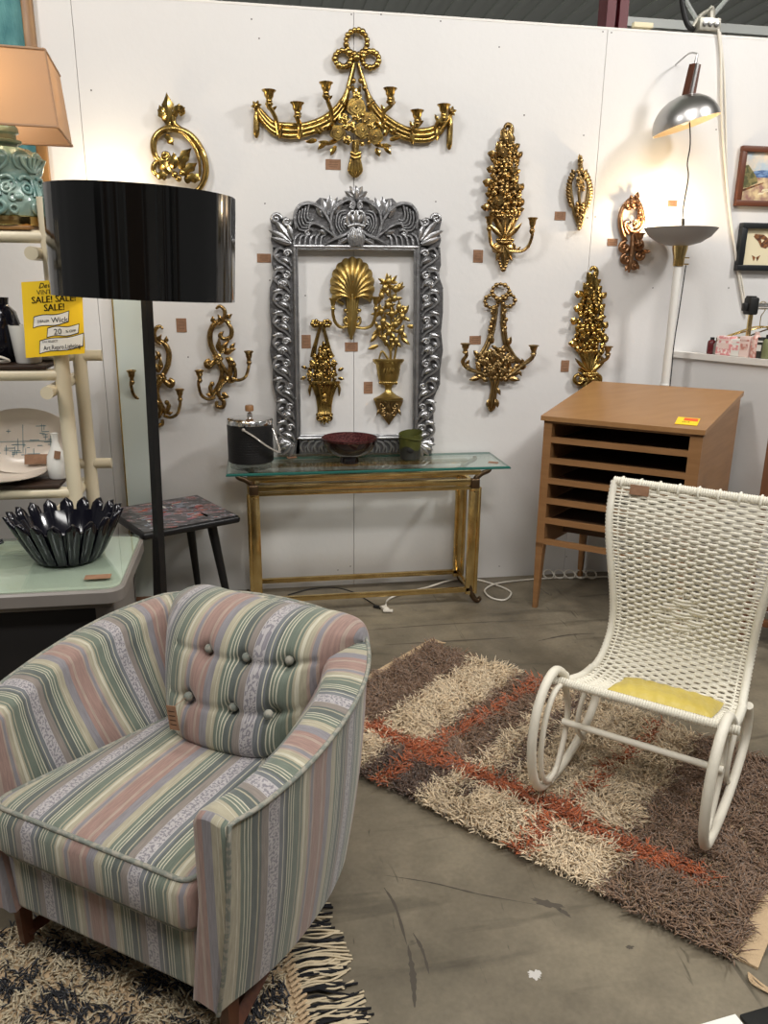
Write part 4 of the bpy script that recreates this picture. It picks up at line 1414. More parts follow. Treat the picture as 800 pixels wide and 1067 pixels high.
mb = MB()
carve(mb)
carve(mb, True)
for (x, y, a, L, w_) in ((371, 207, 90, 14, 7), (371, 232, 90, 14, 7), (369, 233, 112, 12, 6), (373, 233, 68, 12, 6)): o_leaf(mb, x, y, a, L, w_, .064, .012)
for q_ in range(7): o_tube(mb, [(371 + (q_ - 3) * 1.5, 239), (371 + (q_ - 3) * 2.7, 247), (371 + (q_ - 3) * 2.0, 256)], [1.1, 1.9, 1.1], .060 + .004 * (3 - abs(q_ - 3)))
for s_ in (-1, 1): o_tube(mb, [(371, 240), (371 + s_ * 7, 236), (371 + s_ * 8, 225), (371 + s_ * 4, 220), (371, 223)], [1.8, 2.2, 1.8], .06)
o_tube(mb, [(362, 236), (371, 234), (380, 236)], 1.8, .066)
o_tube(mb, [(362, 241), (366, 256)], [1.6, 1.2], .06)
o_tube(mb, [(380, 241), (376, 256)], [1.6, 1.2], .06)
o_rose(mb, 371, 464, 6, .055)
obj('carved_border', mb, 'silver', t, smooth=60)

# ------------------------------------------------------------------ price tags on the wall


def tagat(px, py, w_, h, label, rot=0, off=.0015, y=None):
    p = ony(px, py, -off)
    mb = MB()
    m = Matrix.Rotation(rot, 3, 'Y')
    mb.rbox(p, (w_ * S, .0016, h * S), .0006, 1, M3=m)
    for k in range(3):
        mb.box(p + m @ Vector((0, -.0011, (k - 1) * h * S * .22)), (w_ * S * (.55 + .1 * (k % 2)), .0006, .0012), mi=1, M3=m)
    return obj('price_tag', mb, ['tag', 'ink'], label=label, cat='price tag', group='brown paper price tags', smooth=0)


for (px, py, a, b, lab) in (
        (347, 171.5, 14, 9, 'brown price tag on the wall just under the wide swag sconce'),
        (275, 269, 13, 8, 'brown price tag on the wall at the upper left of the silver frame'),
        (319, 356, 9, 13, 'brown price tag inside the silver frame, left of the flower basket plaque'),
        (366, 361.5, 13, 9, 'brown price tag directly under the shell sconce'),
        (383.5, 404, 9, 12, 'brown price tag beside the urn of the fruit tree plaque'),
        (189, 339, 9.5, 13, 'brown price tag under the black drum shade, between the scroll sconces'),
        (498, 267, 10, 12, 'brown price tag left of the taller flower-column sconce'),
        (583.5, 225, 11.5, 8, 'brown price tag left of the small leaf wreath plaque'),
        (638, 252.5, 11, 7, 'brown price tag left of the copper oval sconce'),
        (495, 354.5, 12, 8.5, 'brown price tag behind the left cup of the bow sconce'),
        (588.5, 381.5, 9, 12, 'brown price tag left of the sconce behind the wooden cabinet'),
        (700.5, 212, 10, 6, 'pale brown price tag in the glow above the lamp bowl')):
    tagat(px, py, a, b, lab)

# ------------------------------------------------------------------ pictures on the wall
t = thing('framed_picture', (2.20, -.01, 2.15), 'brown-framed seascape painting, upper picture at the right edge', 'picture')
x0, x1, z0, z1 = 1.985, 2.44, 2.003, 2.289
mb = MB()
fw_ = .028
for (a, b, c, d) in ((x0, x1, z1 - fw_, z1), (x0, x1, z0, z0 + fw_), (x0, x0 + fw_, z0 + fw_, z1 - fw_), (x1 - fw_, x1, z0 + fw_, z1 - fw_)):
    mb.rbox(((a + b) / 2, -.016, (c + d) / 2), (b - a, .028, d - c), .003)
obj('frame', mb, 'brownframe', t, smooth=30)
a0, a1, c0, c1 = x0 + fw_, x1 - fw_, z0 + fw_, z1 - fw_
mb = MB()
mb.box(((a0 + a1) / 2, -.008, (c0 + c1) / 2), (a1 - a0, .01, c1 - c0), mi=2)


def pp(fx, fz, o=.0): return (a0 + (a1 - a0) * fx, -.0132 - o, c0 + (c1 - c0) * fz)


def poly(mb, pts, mi, o=0.0):
    n = len(pts)
    mb.add([pp(x, z, o) for x, z in pts], [tuple(range(n))], mi)


poly(mb, [(0, .62), (1, .62), (1, 1), (0, 1)], 0, 0)
poly(mb, [(.12, .48), (1, .50), (1, .64), (.25, .64), (.12, .60)], 1, .0002)
poly(mb, [(0, .25), (0, .72), (.06, .74), (.14, .60), (.2, .48), (.22, .38), (.1, .28)], 3, .0004)
poly(mb, [(.5, .62), (.62, .67), (.75, .66), (1, .72), (1, .62)], 4, .0004)
poly(mb, [(.02, .18), (.3, .36), (.31, .39), (.01, .23)], 5, .0006)
for k in range(7):
    x, z = R.uniform(.1, .9), R.uniform(.05, .35)
    poly(mb, [(x, z), (x + .08, z + .02), (x + .1, z + .06), (x + .02, z + .05)], 6, .0005)
obj('painting', mb, ['skyblue', 'seablue', 'sand', 'scrub', 'bluegreen', 'mothbrown', 'mountcard'], t, smooth=0, recalc=False)
t = thing('framed_picture', (2.24, -.01, 1.8), 'black-framed mounted moth picture below the seascape at the right edge', 'picture')
x0, x1, z0, z1 = 2.035, 2.45, 1.684, 1.922
mb = MB()
for (a, b, c, d) in ((x0, x1, z1 - fw_, z1), (x0, x1, z0, z0 + fw_), (x0, x0 + fw_ + .005, z0 + fw_, z1 - fw_), (x1 - fw_, x1, z0 + fw_, z1 - fw_)):
    mb.rbox(((a + b) / 2, -.02, (c + d) / 2), (b - a, .036, d - c), .003)
obj('frame', mb, 'blackframe', t, smooth=30)
a0, a1, c0, c1 = x0 + fw_, x1 - fw_, z0 + fw_, z1 - fw_
mb = MB()
mb.box(((a0 + a1) / 2, -.008, (c0 + c1) / 2), (a1 - a0, .01, c1 - c0))
obj('mount', mb, 'mountcard', t, smooth=0)
mb = MB()
for s_ in (-1, 1):
    poly(mb, [(.44 + s_ * .02, .72), (.44 + s_ * .12, .84), (.44 + s_ * .26, .86), (.44 + s_ * .28, .78), (.44 + s_ * .2, .66), (.44 + s_ * .14, .5), (.44 + s_ * .06, .46), (.44 + s_ * .01, .54)][::s_], 0, .001)
    poly(mb, [(.44 + s_ * .10, .70), (.44 + s_ * .16, .72), (.44 + s_ * .14, .62)][::s_], 1, .002)
    poly(mb, [(.24 + s_ * .005, .22), (.24 + s_ * .07, .28), (.24 + s_ * .03, .10)][::s_], 0, .001)
mb.ball(pp(.44, .66, .003), .008, 8, 6, (.6, .6, 2.6), 0)
obj('moth', mb, ['mothbrown', 'mountcard'], t, smooth=0, recalc=False)
t = thing('framed_picture', (-1.62, -.01, 2.3), 'teal abstract painting in a bronze frame behind the tan lampshade', 'picture')
mb = MB()
x1 = -1.372
for (a, b, c, d) in ((-2.05, x1, 2.84, 2.90), (-2.05, x1, 1.82, 1.88), (x1 - .045, x1, 1.88, 2.84), (-2.05, -2.005, 1.88, 2.84)):
    mb.rbox(((a + b) / 2, -.02, (c + d) / 2), (b - a, .036, d - c), .005)
obj('frame', mb, 'goldframe', t, smooth=30)
mb = MB()
mb.box((-1.71, -.010, 2.36), (.60, .012, .97))
obj('painting', mb, 'tealpaint', t, smooth=0)

# ------------------------------------------------------------------ leaning mirror strip on the left
t = thing('leaning_mirror', (-1.09, -.2, 0), 'narrow pale mirror leaning on the wall behind the black lamp pole', 'mirror')
b0, b1 = Vector((-1.150, -.120, .03)), Vector((-1.005, -.120, .03))
u0, u1 = Vector((-1.150, -.012, 1.68)), Vector((-1.005, -.012, 1.68))
n_ = (b1 - b0).cross(u0 - b0).normalized()
if n_.y < 0: n_ = -n_
mb = MB()
mb.hexa([b0, b1, b1 + n_ * .012, b0 + n_ * .012], [u0, u1, u1 + n_ * .012, u0 + n_ * .012])
obj('mirror_glass', mb, 'mirror', t, smooth=0)
mb = MB()
for s0, s1 in ((b0, u0), (b1, u1)): mb.tube([s0 - n_ * .001, s1 - n_ * .001], .004, 6)
obj('edge_strips', mb, 'brass', t)
mb = MB()
mb.rbox((-1.078, -.125, .02), (.18, .06, .04), .004)
obj('wood_foot', mb, 'midwood', t, smooth=30)

# ------------------------------------------------------------------ glass console table
GX0, GX1, GY0, GY1, GZ = -.650, .735, -.378, -.025, .735
t = thing('console_table', (.04, -.2, 0), 'long glass-topped brass console table standing against the wall', 'table')
mb = MB()
mb.box(((GX0 + GX1) / 2, (GY0 + GY1) / 2, GZ - .006), (GX1 - GX0 - .014, GY1 - GY0 - .014, .0115))
gt_ = obj('glass_top', mb, 'glass', t, smooth=0)
mb = MB()
lo, hi = GZ - .012, GZ
for (a, b) in (((GX0, GY0), (GX1, GY0)), ((GX1, GY0), (GX1, GY1)), ((GX1, GY1), (GX0, GY1)), ((GX0, GY1), (GX0, GY0))):
    a, b = Vector(a + (0,)), Vector(b + (0,))
    c = Vector(((GX0 + GX1) / 2, (GY0 + GY1) / 2, 0))
    ia = a + Vector((math.copysign(.007, c.x - a.x), math.copysign(.007, c.y - a.y), 0))
    ib = b + Vector((math.copysign(.007, c.x - b.x), math.copysign(.007, c.y - b.y), 0))
    mb.add([(a.x, a.y, lo), (b.x, b.y, lo), (b.x, b.y, lo + .006), (a.x, a.y, lo + .006), (ia.x, ia.y, hi), (ib.x, ib.y, hi), (ia.x, ia.y, lo), (ib.x, ib.y, lo)],
           [(0, 1, 2, 3), (3, 2, 5, 4), (0, 1, 7, 6), (4, 5, 7, 6)])
obj('bevelled_edge', mb, 'glassedge', gt_, smooth=0)
XL, XR, YF, YB = -.525, .565, -.335, -.075
mb = MB()
for y in (YF, YB):
    mb.rbox(((XL + XR) / 2, y, .700), (XR - XL + .06, .022, .022), .003)
    mb.rbox(((XL + XR) / 2, y, .652), (XR - XL + .02, .03, .03), .004)
    mb.rbox(((XL + XR) / 2, y, .622), (XR - XL + .02, .02, .018), .003)
for x in (XL + .02, XR - .02): mb.rbox((x, (YF + YB) / 2, .652), (.022, YB - YF, .028), .003)
obj('top_rails', mb, 'brass', t, smooth=30)
for x in (XL, XR):
    for y in (YF, YB):
        mb = MB()
        mb.rbox((x, y, .34), (.052, .022, .58), .003)
        mb.rbox((x + (.026 if x > 0 else -.026), y - .006, .34), (.016, .020, .57), .002)
        mb.rbox((x, y, .06), (.044, .03, .02), .003)
        mb.rbox((x, y, .615), (.044, .03, .02), .003)
        obj('leg', mb, 'brass', t, smooth=30)
        mb = MB()
        s_ = 1 if x > 0 else -1
        mb.tube(catmull([(x, y, .10), (x + s_ * .006, y - .004, .06), (x + s_ * .022, y - .008, .028), (x + s_ * .040, y - .01, .014), (x + s_ * .052, y - .01, .022), (x + s_ * .046, y - .01, .032)], 5), lerp_list([.012, .015, .014, .012, .008], 26), 8)
        obj('scroll_foot', mb, 'darkbrass', t, smooth=60)
        mb = MB()
        mb.tube(catmull([(x, y, .60), (x + s_ * .004, y, .66), (x + s_ * .03, y, .690), (x + s_ * .065, y - .004, .705), (x + s_ * .075, y - .004, .722 - .006), (x + s_ * .06, y - .004, .718)], 5), lerp_list([.013, .016, .013, .010, .007], 26), 8)
        mb.rbox((x, y - .004, .645), (.046, .034, .05), .006)
        obj('scroll_bracket', mb, 'darkbrass', t, smooth=60)
mb = MB()
for y in (YF, YB): mb.rbox(((XL + XR) / 2, y, .075), (XR - XL, .022, .026), .003)
for x in (XL, XR): mb.rbox((x, (YF + YB) / 2, .075), (.02, YB - YF, .024), .003)
obj('stretchers', mb, 'brass', t, smooth=30)

# things on the glass table
p = onz(262, 487, GZ)
t = thing('ice_bucket', (p.x, -.20, GZ), 'black leatherette ice bucket with chrome lid on the left of the glass table', 'ice bucket')
cx, cy = ony(262, 487, -.235).x, -.235
mb = MB()
mb.lathe([(0, .03), (.103, .03), (.108, .034), (.108, .21), (.104, .214)], (cx, cy, GZ), 40)
for k in range(14):
    mb.lathe([(.1085, .044 + k * .012), (.1093, .047 + k * .012), (.1085, .050 + k * .012)], (cx, cy, GZ), 40)
obj('bucket_body', mb, 'leatherette', t, smooth=30)
mb = MB()
mb.lathe([(.104, .212), (.110, .214), (.110, .228), (.106, .236), (.09, .240), (.04, .246), (0, .247)], (cx, cy, GZ), 40)
mb.lathe([(.014, .245), (.012, .262), (.006, .266), (.006, .275)], (cx, cy, GZ), 14)
lid = obj('chrome_lid', mb, 'chrome', t, smooth=30)
mb = MB()
mb.lathe([(0, .272), (.018, .272), (.020, .276), (.020, .296), (.017, .30), (0, .30)], (cx, cy, GZ), 16)
obj('knob', mb, 'oak', lid, smooth=40)
mb = MB()
mb.lathe([(0, .001), (.098, .001), (.100, .006), (.100, .03), (.0, .03)], (cx, cy, GZ), 32)
obj('clear_foot', mb, 'acrylic', t, smooth=30)
mb = MB()
P = []
for k in range(25):
    a = PI * k / 24
    v = Vector((.122 * math.cos(a), -.125 * math.sin(a), 0))
    P.append(Vector((cx, cy, GZ + .205)) + Matrix.Rotation(math.radians(-12), 3, 'Z') @ (Matrix.Rotation(math.radians(42), 3, 'X') @ v))
hz = Vector((cx, cy, GZ + .20))
P = catmull([hz + Vector((-.03, -.108, .0)), hz + Vector((.02, -.125, -.03)), hz + Vector((.075, -.12, -.075)), hz + Vector((.13, -.07, -.115)), hz + Vector((.135, 0, -.105)), hz + Vector((.112, .04, -.03)), hz + Vector((.098, .05, .0))], 6)
mb.tube(P, .0085, 8, flat=.5)
mb.ball(P[0], .009)
mb.ball(P[-1], .009)
obj('handle', mb, 'smoky', t, smooth=60)

p = ony(364, 482, -.205)
cx, cy = p.x, -.205
mb = MB()
Z = GZ
K = .0049
mb.lathe([(0, 0), (.045, 0), (.048, .004), (.046, .022), (.042, .030), (.075, .042), (.112, .062), (.132, .095), (.138, .128), (.1345, .1295)], (cx, cy, Z + .001), 40)
bw = thing('footed_bowl', (cx, cy, Z), 'glossy black and burgundy footed bowl in the middle of the glass table', 'bowl')
obj('outer_shell', mb, 'oxblood', bw, smooth=40)
mb = MB()
mb.lathe([(.1345, .1295), (.131, .128), (.120, .098), (.098, .068), (.06, .050), (0, .046)], (cx, cy, Z + .001), 40)
mb.lathe([(.1372, .120), (.1375, .128), (.1345, .1305)], (cx, cy, Z + .001), 40)
obj('glazed_inside', mb, 'burgundy', bw, smooth=60)
p = ony(427, 479, -.150)
cx, cy = p.x, -.150
t = thing('olive_cup', (cx, cy, Z), 'olive green ceramic cup with dark lower half on the right of the glass table', 'cup')
mb = MB()
N = 40
prof = [(.0, .002), (.046, .0), (.050, .004), (.053, .05), (.055, .078)]
mb.lathe(prof, (cx, cy, Z + .001), N)
obj('dark_base', mb, 'charcoal', t, smooth=40)
mb = MB()
rows = []
for (r_, z_) in ((.0552, .062), (.058, .10), (.0605, .135), (.0575, .135), (.054, .10), (.05, .06), (0, .055)):
    rows.append([Vector((cx + r_ * math.cos(a), cy + r_ * math.sin(a), Z + z_ + (.010 * math.sin(a * 1 + .8) if z_ > .12 else (.012 * math.cos(3 * a) * (z_ < .07))))) for a in [2 * PI * k / N for k in range(N)]])
mb.grid(rows, cv=True)
mb.tube([(cx + .061 * math.cos(a), cy + .061 * math.sin(a), Z + .112 + .006 * math.sin(2 * a)) for a in [math.radians(190 + 170 * k / 12) for k in range(13)]], .004, 6)
obj('olive_rim', mb, 'olive', t, smooth=50)
mb = MB()
a0 = math.radians(262)
mb.ball((cx + .050 * math.cos(a0), cy + .050 * math.sin(a0), Z + .055), .019, 12, 8, (1, .35, .9))  # flat black ball stands in for the shaded hollow
obj('opening_shade_disc', mb, 'inkblack', t, smooth=60)
tt = onz(304, 477, GZ)
mb = MB()
mb.rbox((tt.x, tt.y, GZ + .002), (.05, .034, .0016), .0005, 1, rz=.2)
obj('price_tag', mb, 'tag', label='orange-brown tag lying on the glass beside the ice bucket', cat='price tag', smooth=0)
mb = MB()
tt = onz(519, 483, GZ)
mb.rbox((tt.x - .02, tt.y + .02, GZ + .002), (.05, .035, .0016), .0005, 1, rz=-.5)
obj('price_tag', mb, 'tag', label='small tag lying at the right front corner of the glass table', cat='price tag', smooth=0)

# ------------------------------------------------------------------ wooden sloped-top cabinet
FL, FR = Vector((.868, -.438, 0)), Vector((1.435, -.880, 0))
th = math.radians(47)
dv = Vector((math.sin(th), math.cos(th), 0)) * .575
ZF, ZB = 1.0, 1.11


def cb(u, v, z):
    p = FL + (FR - FL) * u + dv * v
    return Vector((p.x, p.y, z))


def cbox(mb, u0, u1, v0, v1, z0, z1, mi=0, slope=False):
    zt = (lambda v: z1 + (ZB - ZF) * v) if slope else (lambda v: z1)
    zb_ = (lambda v: z0 + (ZB - ZF) * v) if slope == 2 else (lambda v: z0)
    q = [(u0, v0), (u1, v0), (u1, v1), (u0, v1)]
    mb.hexa([cb(u, v, zb_(v)) for u, v in q], [cb(u, v, zt(v)) for u, v in q], mi)


t = thing('flat_file_cabinet', cb(.5, .5, 0), 'honey-coloured wooden open-shelf cabinet with a sloped top, behind the white rocking chair', 'cabinet')
mb = MB()
cbox(mb, -.015, 1.015, -.03, 1.0, ZF - .022, ZF, slope=2)
obj('top_board', mb, 'oaktop', t, smooth=0)
mb = MB()
cbox(mb, 0, 1, 0, .04, .962, .98)
for s_, e_ in ((0, .055), (.925, 1.0)):
    cbox(mb, s_, e_, 0, .06, .33, .975)
    cbox(mb, s_ if s_ == 0 else .965, .035 if s_ == 0 else 1.0, .06, 1.0, .33, .975, slope=True)
cbox(mb, .03, .97, .96, .99, .62, .97, slope=True)
obj('carcass', mb, 'oak', t, smooth=0)
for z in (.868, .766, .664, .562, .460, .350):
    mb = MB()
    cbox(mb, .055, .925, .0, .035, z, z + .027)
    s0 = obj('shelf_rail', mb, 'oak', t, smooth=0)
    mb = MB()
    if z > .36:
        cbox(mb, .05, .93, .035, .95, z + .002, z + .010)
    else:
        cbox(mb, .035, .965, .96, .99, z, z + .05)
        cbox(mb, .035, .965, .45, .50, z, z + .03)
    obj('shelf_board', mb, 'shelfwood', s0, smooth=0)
for (u, v) in ((0, 0), (1, 0), (0, 1), (1, 1)):
    mb = MB()
    du = .052 if u == 0 else -.052
    dvv = .07 if v == 0 else -.07
    b4 = [cb(u + du * a * .55 + du * .12, v + dvv * b * .55, 0) for a, b in ((0, 0), (1, 0), (1, 1), (0, 1))]
    t4 = [cb(u + du * a, v + dvv * b, .355) for a, b in ((0, 0), (1, 0), (1, 1), (0, 1))]
    mb.hexa(b4, t4)
    obj('leg', mb, 'oak', t, smooth=0)
p = onz(726, 434.5, 1.025)
mb = MB()
mm = Matrix.Rotation(math.radians(-38), 3, 'Z') @ Matrix.Rotation(math.radians(11), 3, 'X')
c_ = cb(.87, .13, ZF + (ZB - ZF) * .13 + .002)
mb.box(c_, (.095, .095, .001), M3=mm)
mb.box(c_ + mm @ Vector((.012, .022, .0007)), (.06, .035, .0008), M3=mm, mi=1)
text_mb('SALE', .016, c_ + mm @ Vector((-.005, -.018, .0012)), mm @ Vector((1, 0, 0)), mm @ Vector((0, 1, 0)), mb, 2, .0001)
obj('sale_card', mb, ['yellowpaper', 'orange', 'inkblack'], label='small yellow and red sale card lying on the wooden cabinet top', cat='sale card', smooth=0)

# ------------------------------------------------------------------ pony wall on the right with ledge and things on it
LZ = 1.262
pa = Vector((1.738, -.002, 0))
pdir = Vector((.409, -.913, 0)).normalized()
pn = Vector((-pdir.y, pdir.x, 0))      # towards the back right
mb = MB()
a, b = pa + pn * .01, pa + pdir * 1.6 + pn * .01
mb.hexa([a, b, b + pn * .10, a + pn * .10 + Vector((0, 0, 0))], [v + Vector((0, 0, LZ - .03)) for v in (a, b, b + pn * .10, a + pn * .10)])
obj('wall_right', mb, 'wall', kind='structure', smooth=0)
mb = MB()
a, b = pa - pn * .012, pa + pdir * 1.6 - pn * .012
q = [a, b, b + pn * .17, a + pn * .06]
mb.hexa([v + Vector((0, 0, LZ - .03)) for v in q], [v + Vector((0, 0, LZ)) for v in q])
obj('trim_2', mb, 'trim', kind='structure', smooth=0)


def led(px, py=None, d=.03):
    """point on the ledge whose picture column is px, d behind the front edge"""
    for k in range(400):
        s_ = k / 400 * 1.2
        q = pa + pdir * s_ + pn * d
        v = np.array([q.x, q.y, LZ]) - CAM
        x = 400 + CF * v.dot(_rr) / v.dot(_fw)
        if x >= px: return Vector((q.x, q.y, LZ))
    return Vector((q.x, q.y, LZ))


def bottle(px, r, h, m, label, cap=None, d=.035, neck=.5, name='bottle', cat='bottle', capm='inkblack'):
    c = led(px, d=d)
    tb = thing(name, c, label, cat, 'small boxes and bottles on the white ledge')
    mb = MB()
    mb.lathe([(0, 0), (r * .92, 0), (r, r * .15), (r, h * neck), (r * .8, h * (neck + .08)), (r * .42, h * (neck + .14)), (r * .4, h * .78), (0, h * .78)], c, 18)
    obj('bottle_body', mb, m, tb, smooth=40)
    mb = MB()
    mb.lathe([(0, h * .76), (r * .5, h * .76), (r * .5, h), (0, h)], c, 16)
    obj('cap', mb, capm, tb, smooth=30)


def carton(px, w_, dd, h, m, label, d=.04, stripe=None):
    c = led(px, d=d)
    mb = MB()
    mm = Matrix((pdir, pn, Vector((0, 0, 1)))).transposed()
    mb.rbox(c + Vector((0, 0, h / 2 + .001)), (w_, dd, h), .003, M3=mm)
    if stripe:
        mb.box(c + Vector((0, 0, h * .5)) - pn * (dd / 2 + .0005), (w_ * .7, .001, h * .3), M3=mm, mi=1)
        mb.box(c + Vector((0, 0, h * .82)) - pn * (dd / 2 + .0005), (w_ * .9, .001, h * .08), M3=mm, mi=1)
    obj('small_box', mb, [m, stripe or m], label=label, cat='box', group='small boxes and bottles on the white ledge', smooth=30)


bottle(740, .022, .085, 'darkred', 'dark red glass jar leftmost on the white ledge', name='jar', cat='jar', neck=.72)
bottle(746, .019, .085, 'greymetal', 'grey little bottle second from the left on the ledge', neck=.6)
carton(755, .085, .05, .095, 'pink', 'pink patterned box left of the white one on the ledge', stripe='pinkpale')
carton(766, .06, .045, .085, 'ceramic', 'white box between the pink boxes on the ledge', stripe='pink')
carton(776, .055, .045, .10, 'pinkpale', 'pale pink box right of the white box on the ledge', stripe='rose')
bottle(785, .023, .125, 'rose', 'tall rose-coloured bottle below the black clamp on the ledge', neck=.75, capm='rose')
carton(791, .036, .04, .10, 'charcoal', 'dark box with pale label right of the rose bottle', stripe='ceramic')
bottle(797, .022, .115, 'greenlabel', 'bottle with green label at the right end of the ledge', neck=.7)
t = thing('clothes_rack', led(778, d=.1), 'black and chrome clothes rack post standing behind the white ledge', 'clothes rack')
c = led(776, d=.14)
mb = MB()
mb.tube([(c.x, c.y, .02), (c.x, c.y, LZ + .22)], .012, 10)
mb.rbox((c.x + .03, c.y + .03, .012), (.10, .10, .024), .004)
obj('post', mb, 'brass', t, smooth=40)
mb = MB()
mb.rbox((c.x - .005, c.y, LZ + .245), (.05, .06, .085), .008)
mb.rbox((c.x - .035, c.y, LZ + .24), (.03, .03, .04), .006)
mb.rbox((c.x - .01, c.y, LZ + .285), (.035, .045, .02), .004)
obj('clamp', mb, 'rubber', t, smooth=40)
mb = MB()
br = Vector((.93, -.36, 0)).normalized()
mb.tube([Vector((c.x, c.y, LZ + .245)), Vector((c.x, c.y, LZ + .245)) + br * .7], .017, 12)
obj('crossbar', mb, 'chrome', t, smooth=40)


def hanger(s_, m, label, ang, tilt):
    top = Vector((c.x, c.y, LZ + .245)) + br * s_
    mb = MB()
    P = [top + Vector((0, 0, -.10)), top + Vector((0, 0, -.05)), top + Vector((.012, 0, -.03)), top + Vector((.024, 0, .0)), top + Vector((.008, 0, .022)), top + Vector((-.012, 0, .018)), top + Vector((-.018, 0, .0))]
    mb.tube(catmull(P, 4), .0022, 6)
    dr = Vector((math.cos(ang), math.sin(ang), 0))
    sh = top + Vector((0, 0, -.10))
    L, Rr_ = sh - dr * .19 + Vector((0, 0, -.075 + tilt)), sh + dr * .19 + Vector((0, 0, -.075 - tilt))
    mb.tube(catmull([sh, sh - dr * .05 + Vector((0, 0, -.010)), L, L + Vector((.01, 0, -.018)), L + dr * .04 + Vector((0, 0, -.012)), Rr_ - dr * .04, Rr_ + Vector((0, 0, -.012)), Rr_, sh + dr * .05 + Vector((0, 0, -.010)), sh], 4), .004, 6)
    obj('clothes_hanger', mb, m, label=label, cat='hanger', group='wire hangers on the rack rail', smooth=60)


hanger(.05, 'gold_satin', 'thin bronze wire hanger nearest the black clamp', 2.9, -.01)
hanger(.09, 'brass', 'shiny yellow-gold hanger crossing in front of the bronze one', 2.75, -.02)
hanger(.15, 'darkbrass', 'dark hanger at the right end of the rack rail', 2.4, 0)

# ------------------------------------------------------------------ torchiere lamp
LX, LY = 1.597, -.215
t = thing('torchiere_lamp', (LX, LY, 0), 'white pole floor lamp with grey uplight bowl behind the wooden cabinet', 'floor lamp')
mb = MB()
mb.lathe([(0, .001), (.10, .001), (.10, .012), (.03, .03), (.022, .04)], (LX, LY, 0), 32)
obj('base', mb, 'whitemetal', t, smooth=40)
mb = MB()
mb.tube([(LX, LY, .03), (LX, LY, 1.70)], .020, 20)
mb.lathe([(.021, 1.10), (.024, 1.104), (.024, 1.112), (.021, 1.116)], (LX, LY, 0), 20)
obj('pole', mb, 'whitemetal', t, smooth=40)
mb = MB()
mb.lathe([(.024, 1.695), (.026, 1.70), (.028, 1.74), (.036, 1.775), (.037, 1.792), (.03, 1.795)], (LX, LY, 0), 24)
mb.tube([(LX, LY, 1.735), (LX + .05, LY - .01, 1.735)], .003, 6)
mb.tube([(LX, LY, 1.705), (LX + .05, LY - .01, 1.705)], .003, 6)
obj('brass_collar', mb, 'brass', t, smooth=40)
mb = MB()
BZ = 1.790
bp = [(.0, 0), (.05, .002), (.10, .016), (.145, .044), (.175, .082), (.171, .084), (.140, .050), (.098, .023), (.05, .010), (0, .008)]
mb.lathe(bp, (LX - .008, LY, BZ), 48)
obj('bowl', mb, 'greyglass', t, smooth=60)
mb = MB()
mb.ball((LX - .008, LY, BZ + .05), .022, 12, 8, (1, 1, 1.3))
blb = mat('lit_bulb', (1, .85, .6, 1), .5, emit=(1, .80, .52, 1), estr=6)
obj('bulb', mb, blb, t)
point('torchiere_bulb_light', (LX - .07, LY + .06, BZ + .105), 13, (1, .78, .50), .035)
mb = MB()
mb.tube(catmull([(LX + .03, LY - .02, 1.70), (LX + .034, LY + .0, 1.5), (LX + .026, LY, 1.3), (LX + .03, LY, 1.1), (LX + .024, LY, .5), (LX + .06, LY, .02)], 6), .003, 6)
obj('power_cord', mb, 'rubber', t, smooth=60)

# ------------------------------------------------------------------ hanging reflector lamp
HY = -.2
top = ony(726.5, 56, HY)
neck = ony(716, 106, HY)
t = thing('hanging_lamp', (top.x, -.01, top.z + .03), 'brushed metal dome lamp with dark wood handle hanging above the lamp bowl', 'hanging lamp')
mb = MB()
d_ = (neck - top).normalized()
q0 = ony(724, 68, HY)
mb.tube([q0, neck + d_ * .02], [.030, .036], 6)
obj('wood_handle', mb, 'walnut', t, smooth=20)
mb = MB()
mb.tube([top, q0 + d_ * .01], [.004, .009], 8)
mb.tube([q0 + Vector((-.004, -.027, 0)), neck + Vector((-.004, -.029, 0))], .009, 6)
mb.tube(catmull([top, top + Vector((0, .08, .02)), Vector((top.x, -.005, top.z + .0))], 6), .004, 6)
obj('steel_spine', mb, 'brushed', t, smooth=40)
mb = MB()
dc = ony(715, 131, HY)
ax = Matrix.Rotation(math.radians(-17), 3, 'Y') @ Matrix.Rotation(math.radians(-5), 3, 'X')
Rd = .155
prof = [(Rd * math.cos(a), Rd * .86 * math.sin(a)) for a in [PI / 2 * k / 14 for k in range(15)]]
mb.lathe(prof, dc, 48, M3=ax)
obj('dome_reflector', mb, 'brushed', t, smooth=60)
mb = MB()
mb.lathe([(r_ * .975, z_ * .97) for r_, z_ in prof], dc, 48, M3=ax)
mb.lathe([(Rd * .975, 0), (Rd, 0)], dc, 48, M3=ax)
obj('white_lining', mb, 'lampinner', t, smooth=60)
mb = MB()
mb.ball(dc + ax @ Vector((0, 0, .04)), .035, 14, 10)
obj('bulb', mb, 'ceramic', t)
mb = MB()
mb.tube(catmull([ony(718, 120, HY), ony(719, 150, HY), ony(716, 170, HY), ony(717, 185, HY), ony(712, 215, HY), ony(711, 232, HY)], 6), .0035, 6)
mb.tube([ony(711, 228, HY), ony(711, 239, HY)], .010, 8)
obj('cord_and_plug', mb, 'rubber', t, smooth=60)

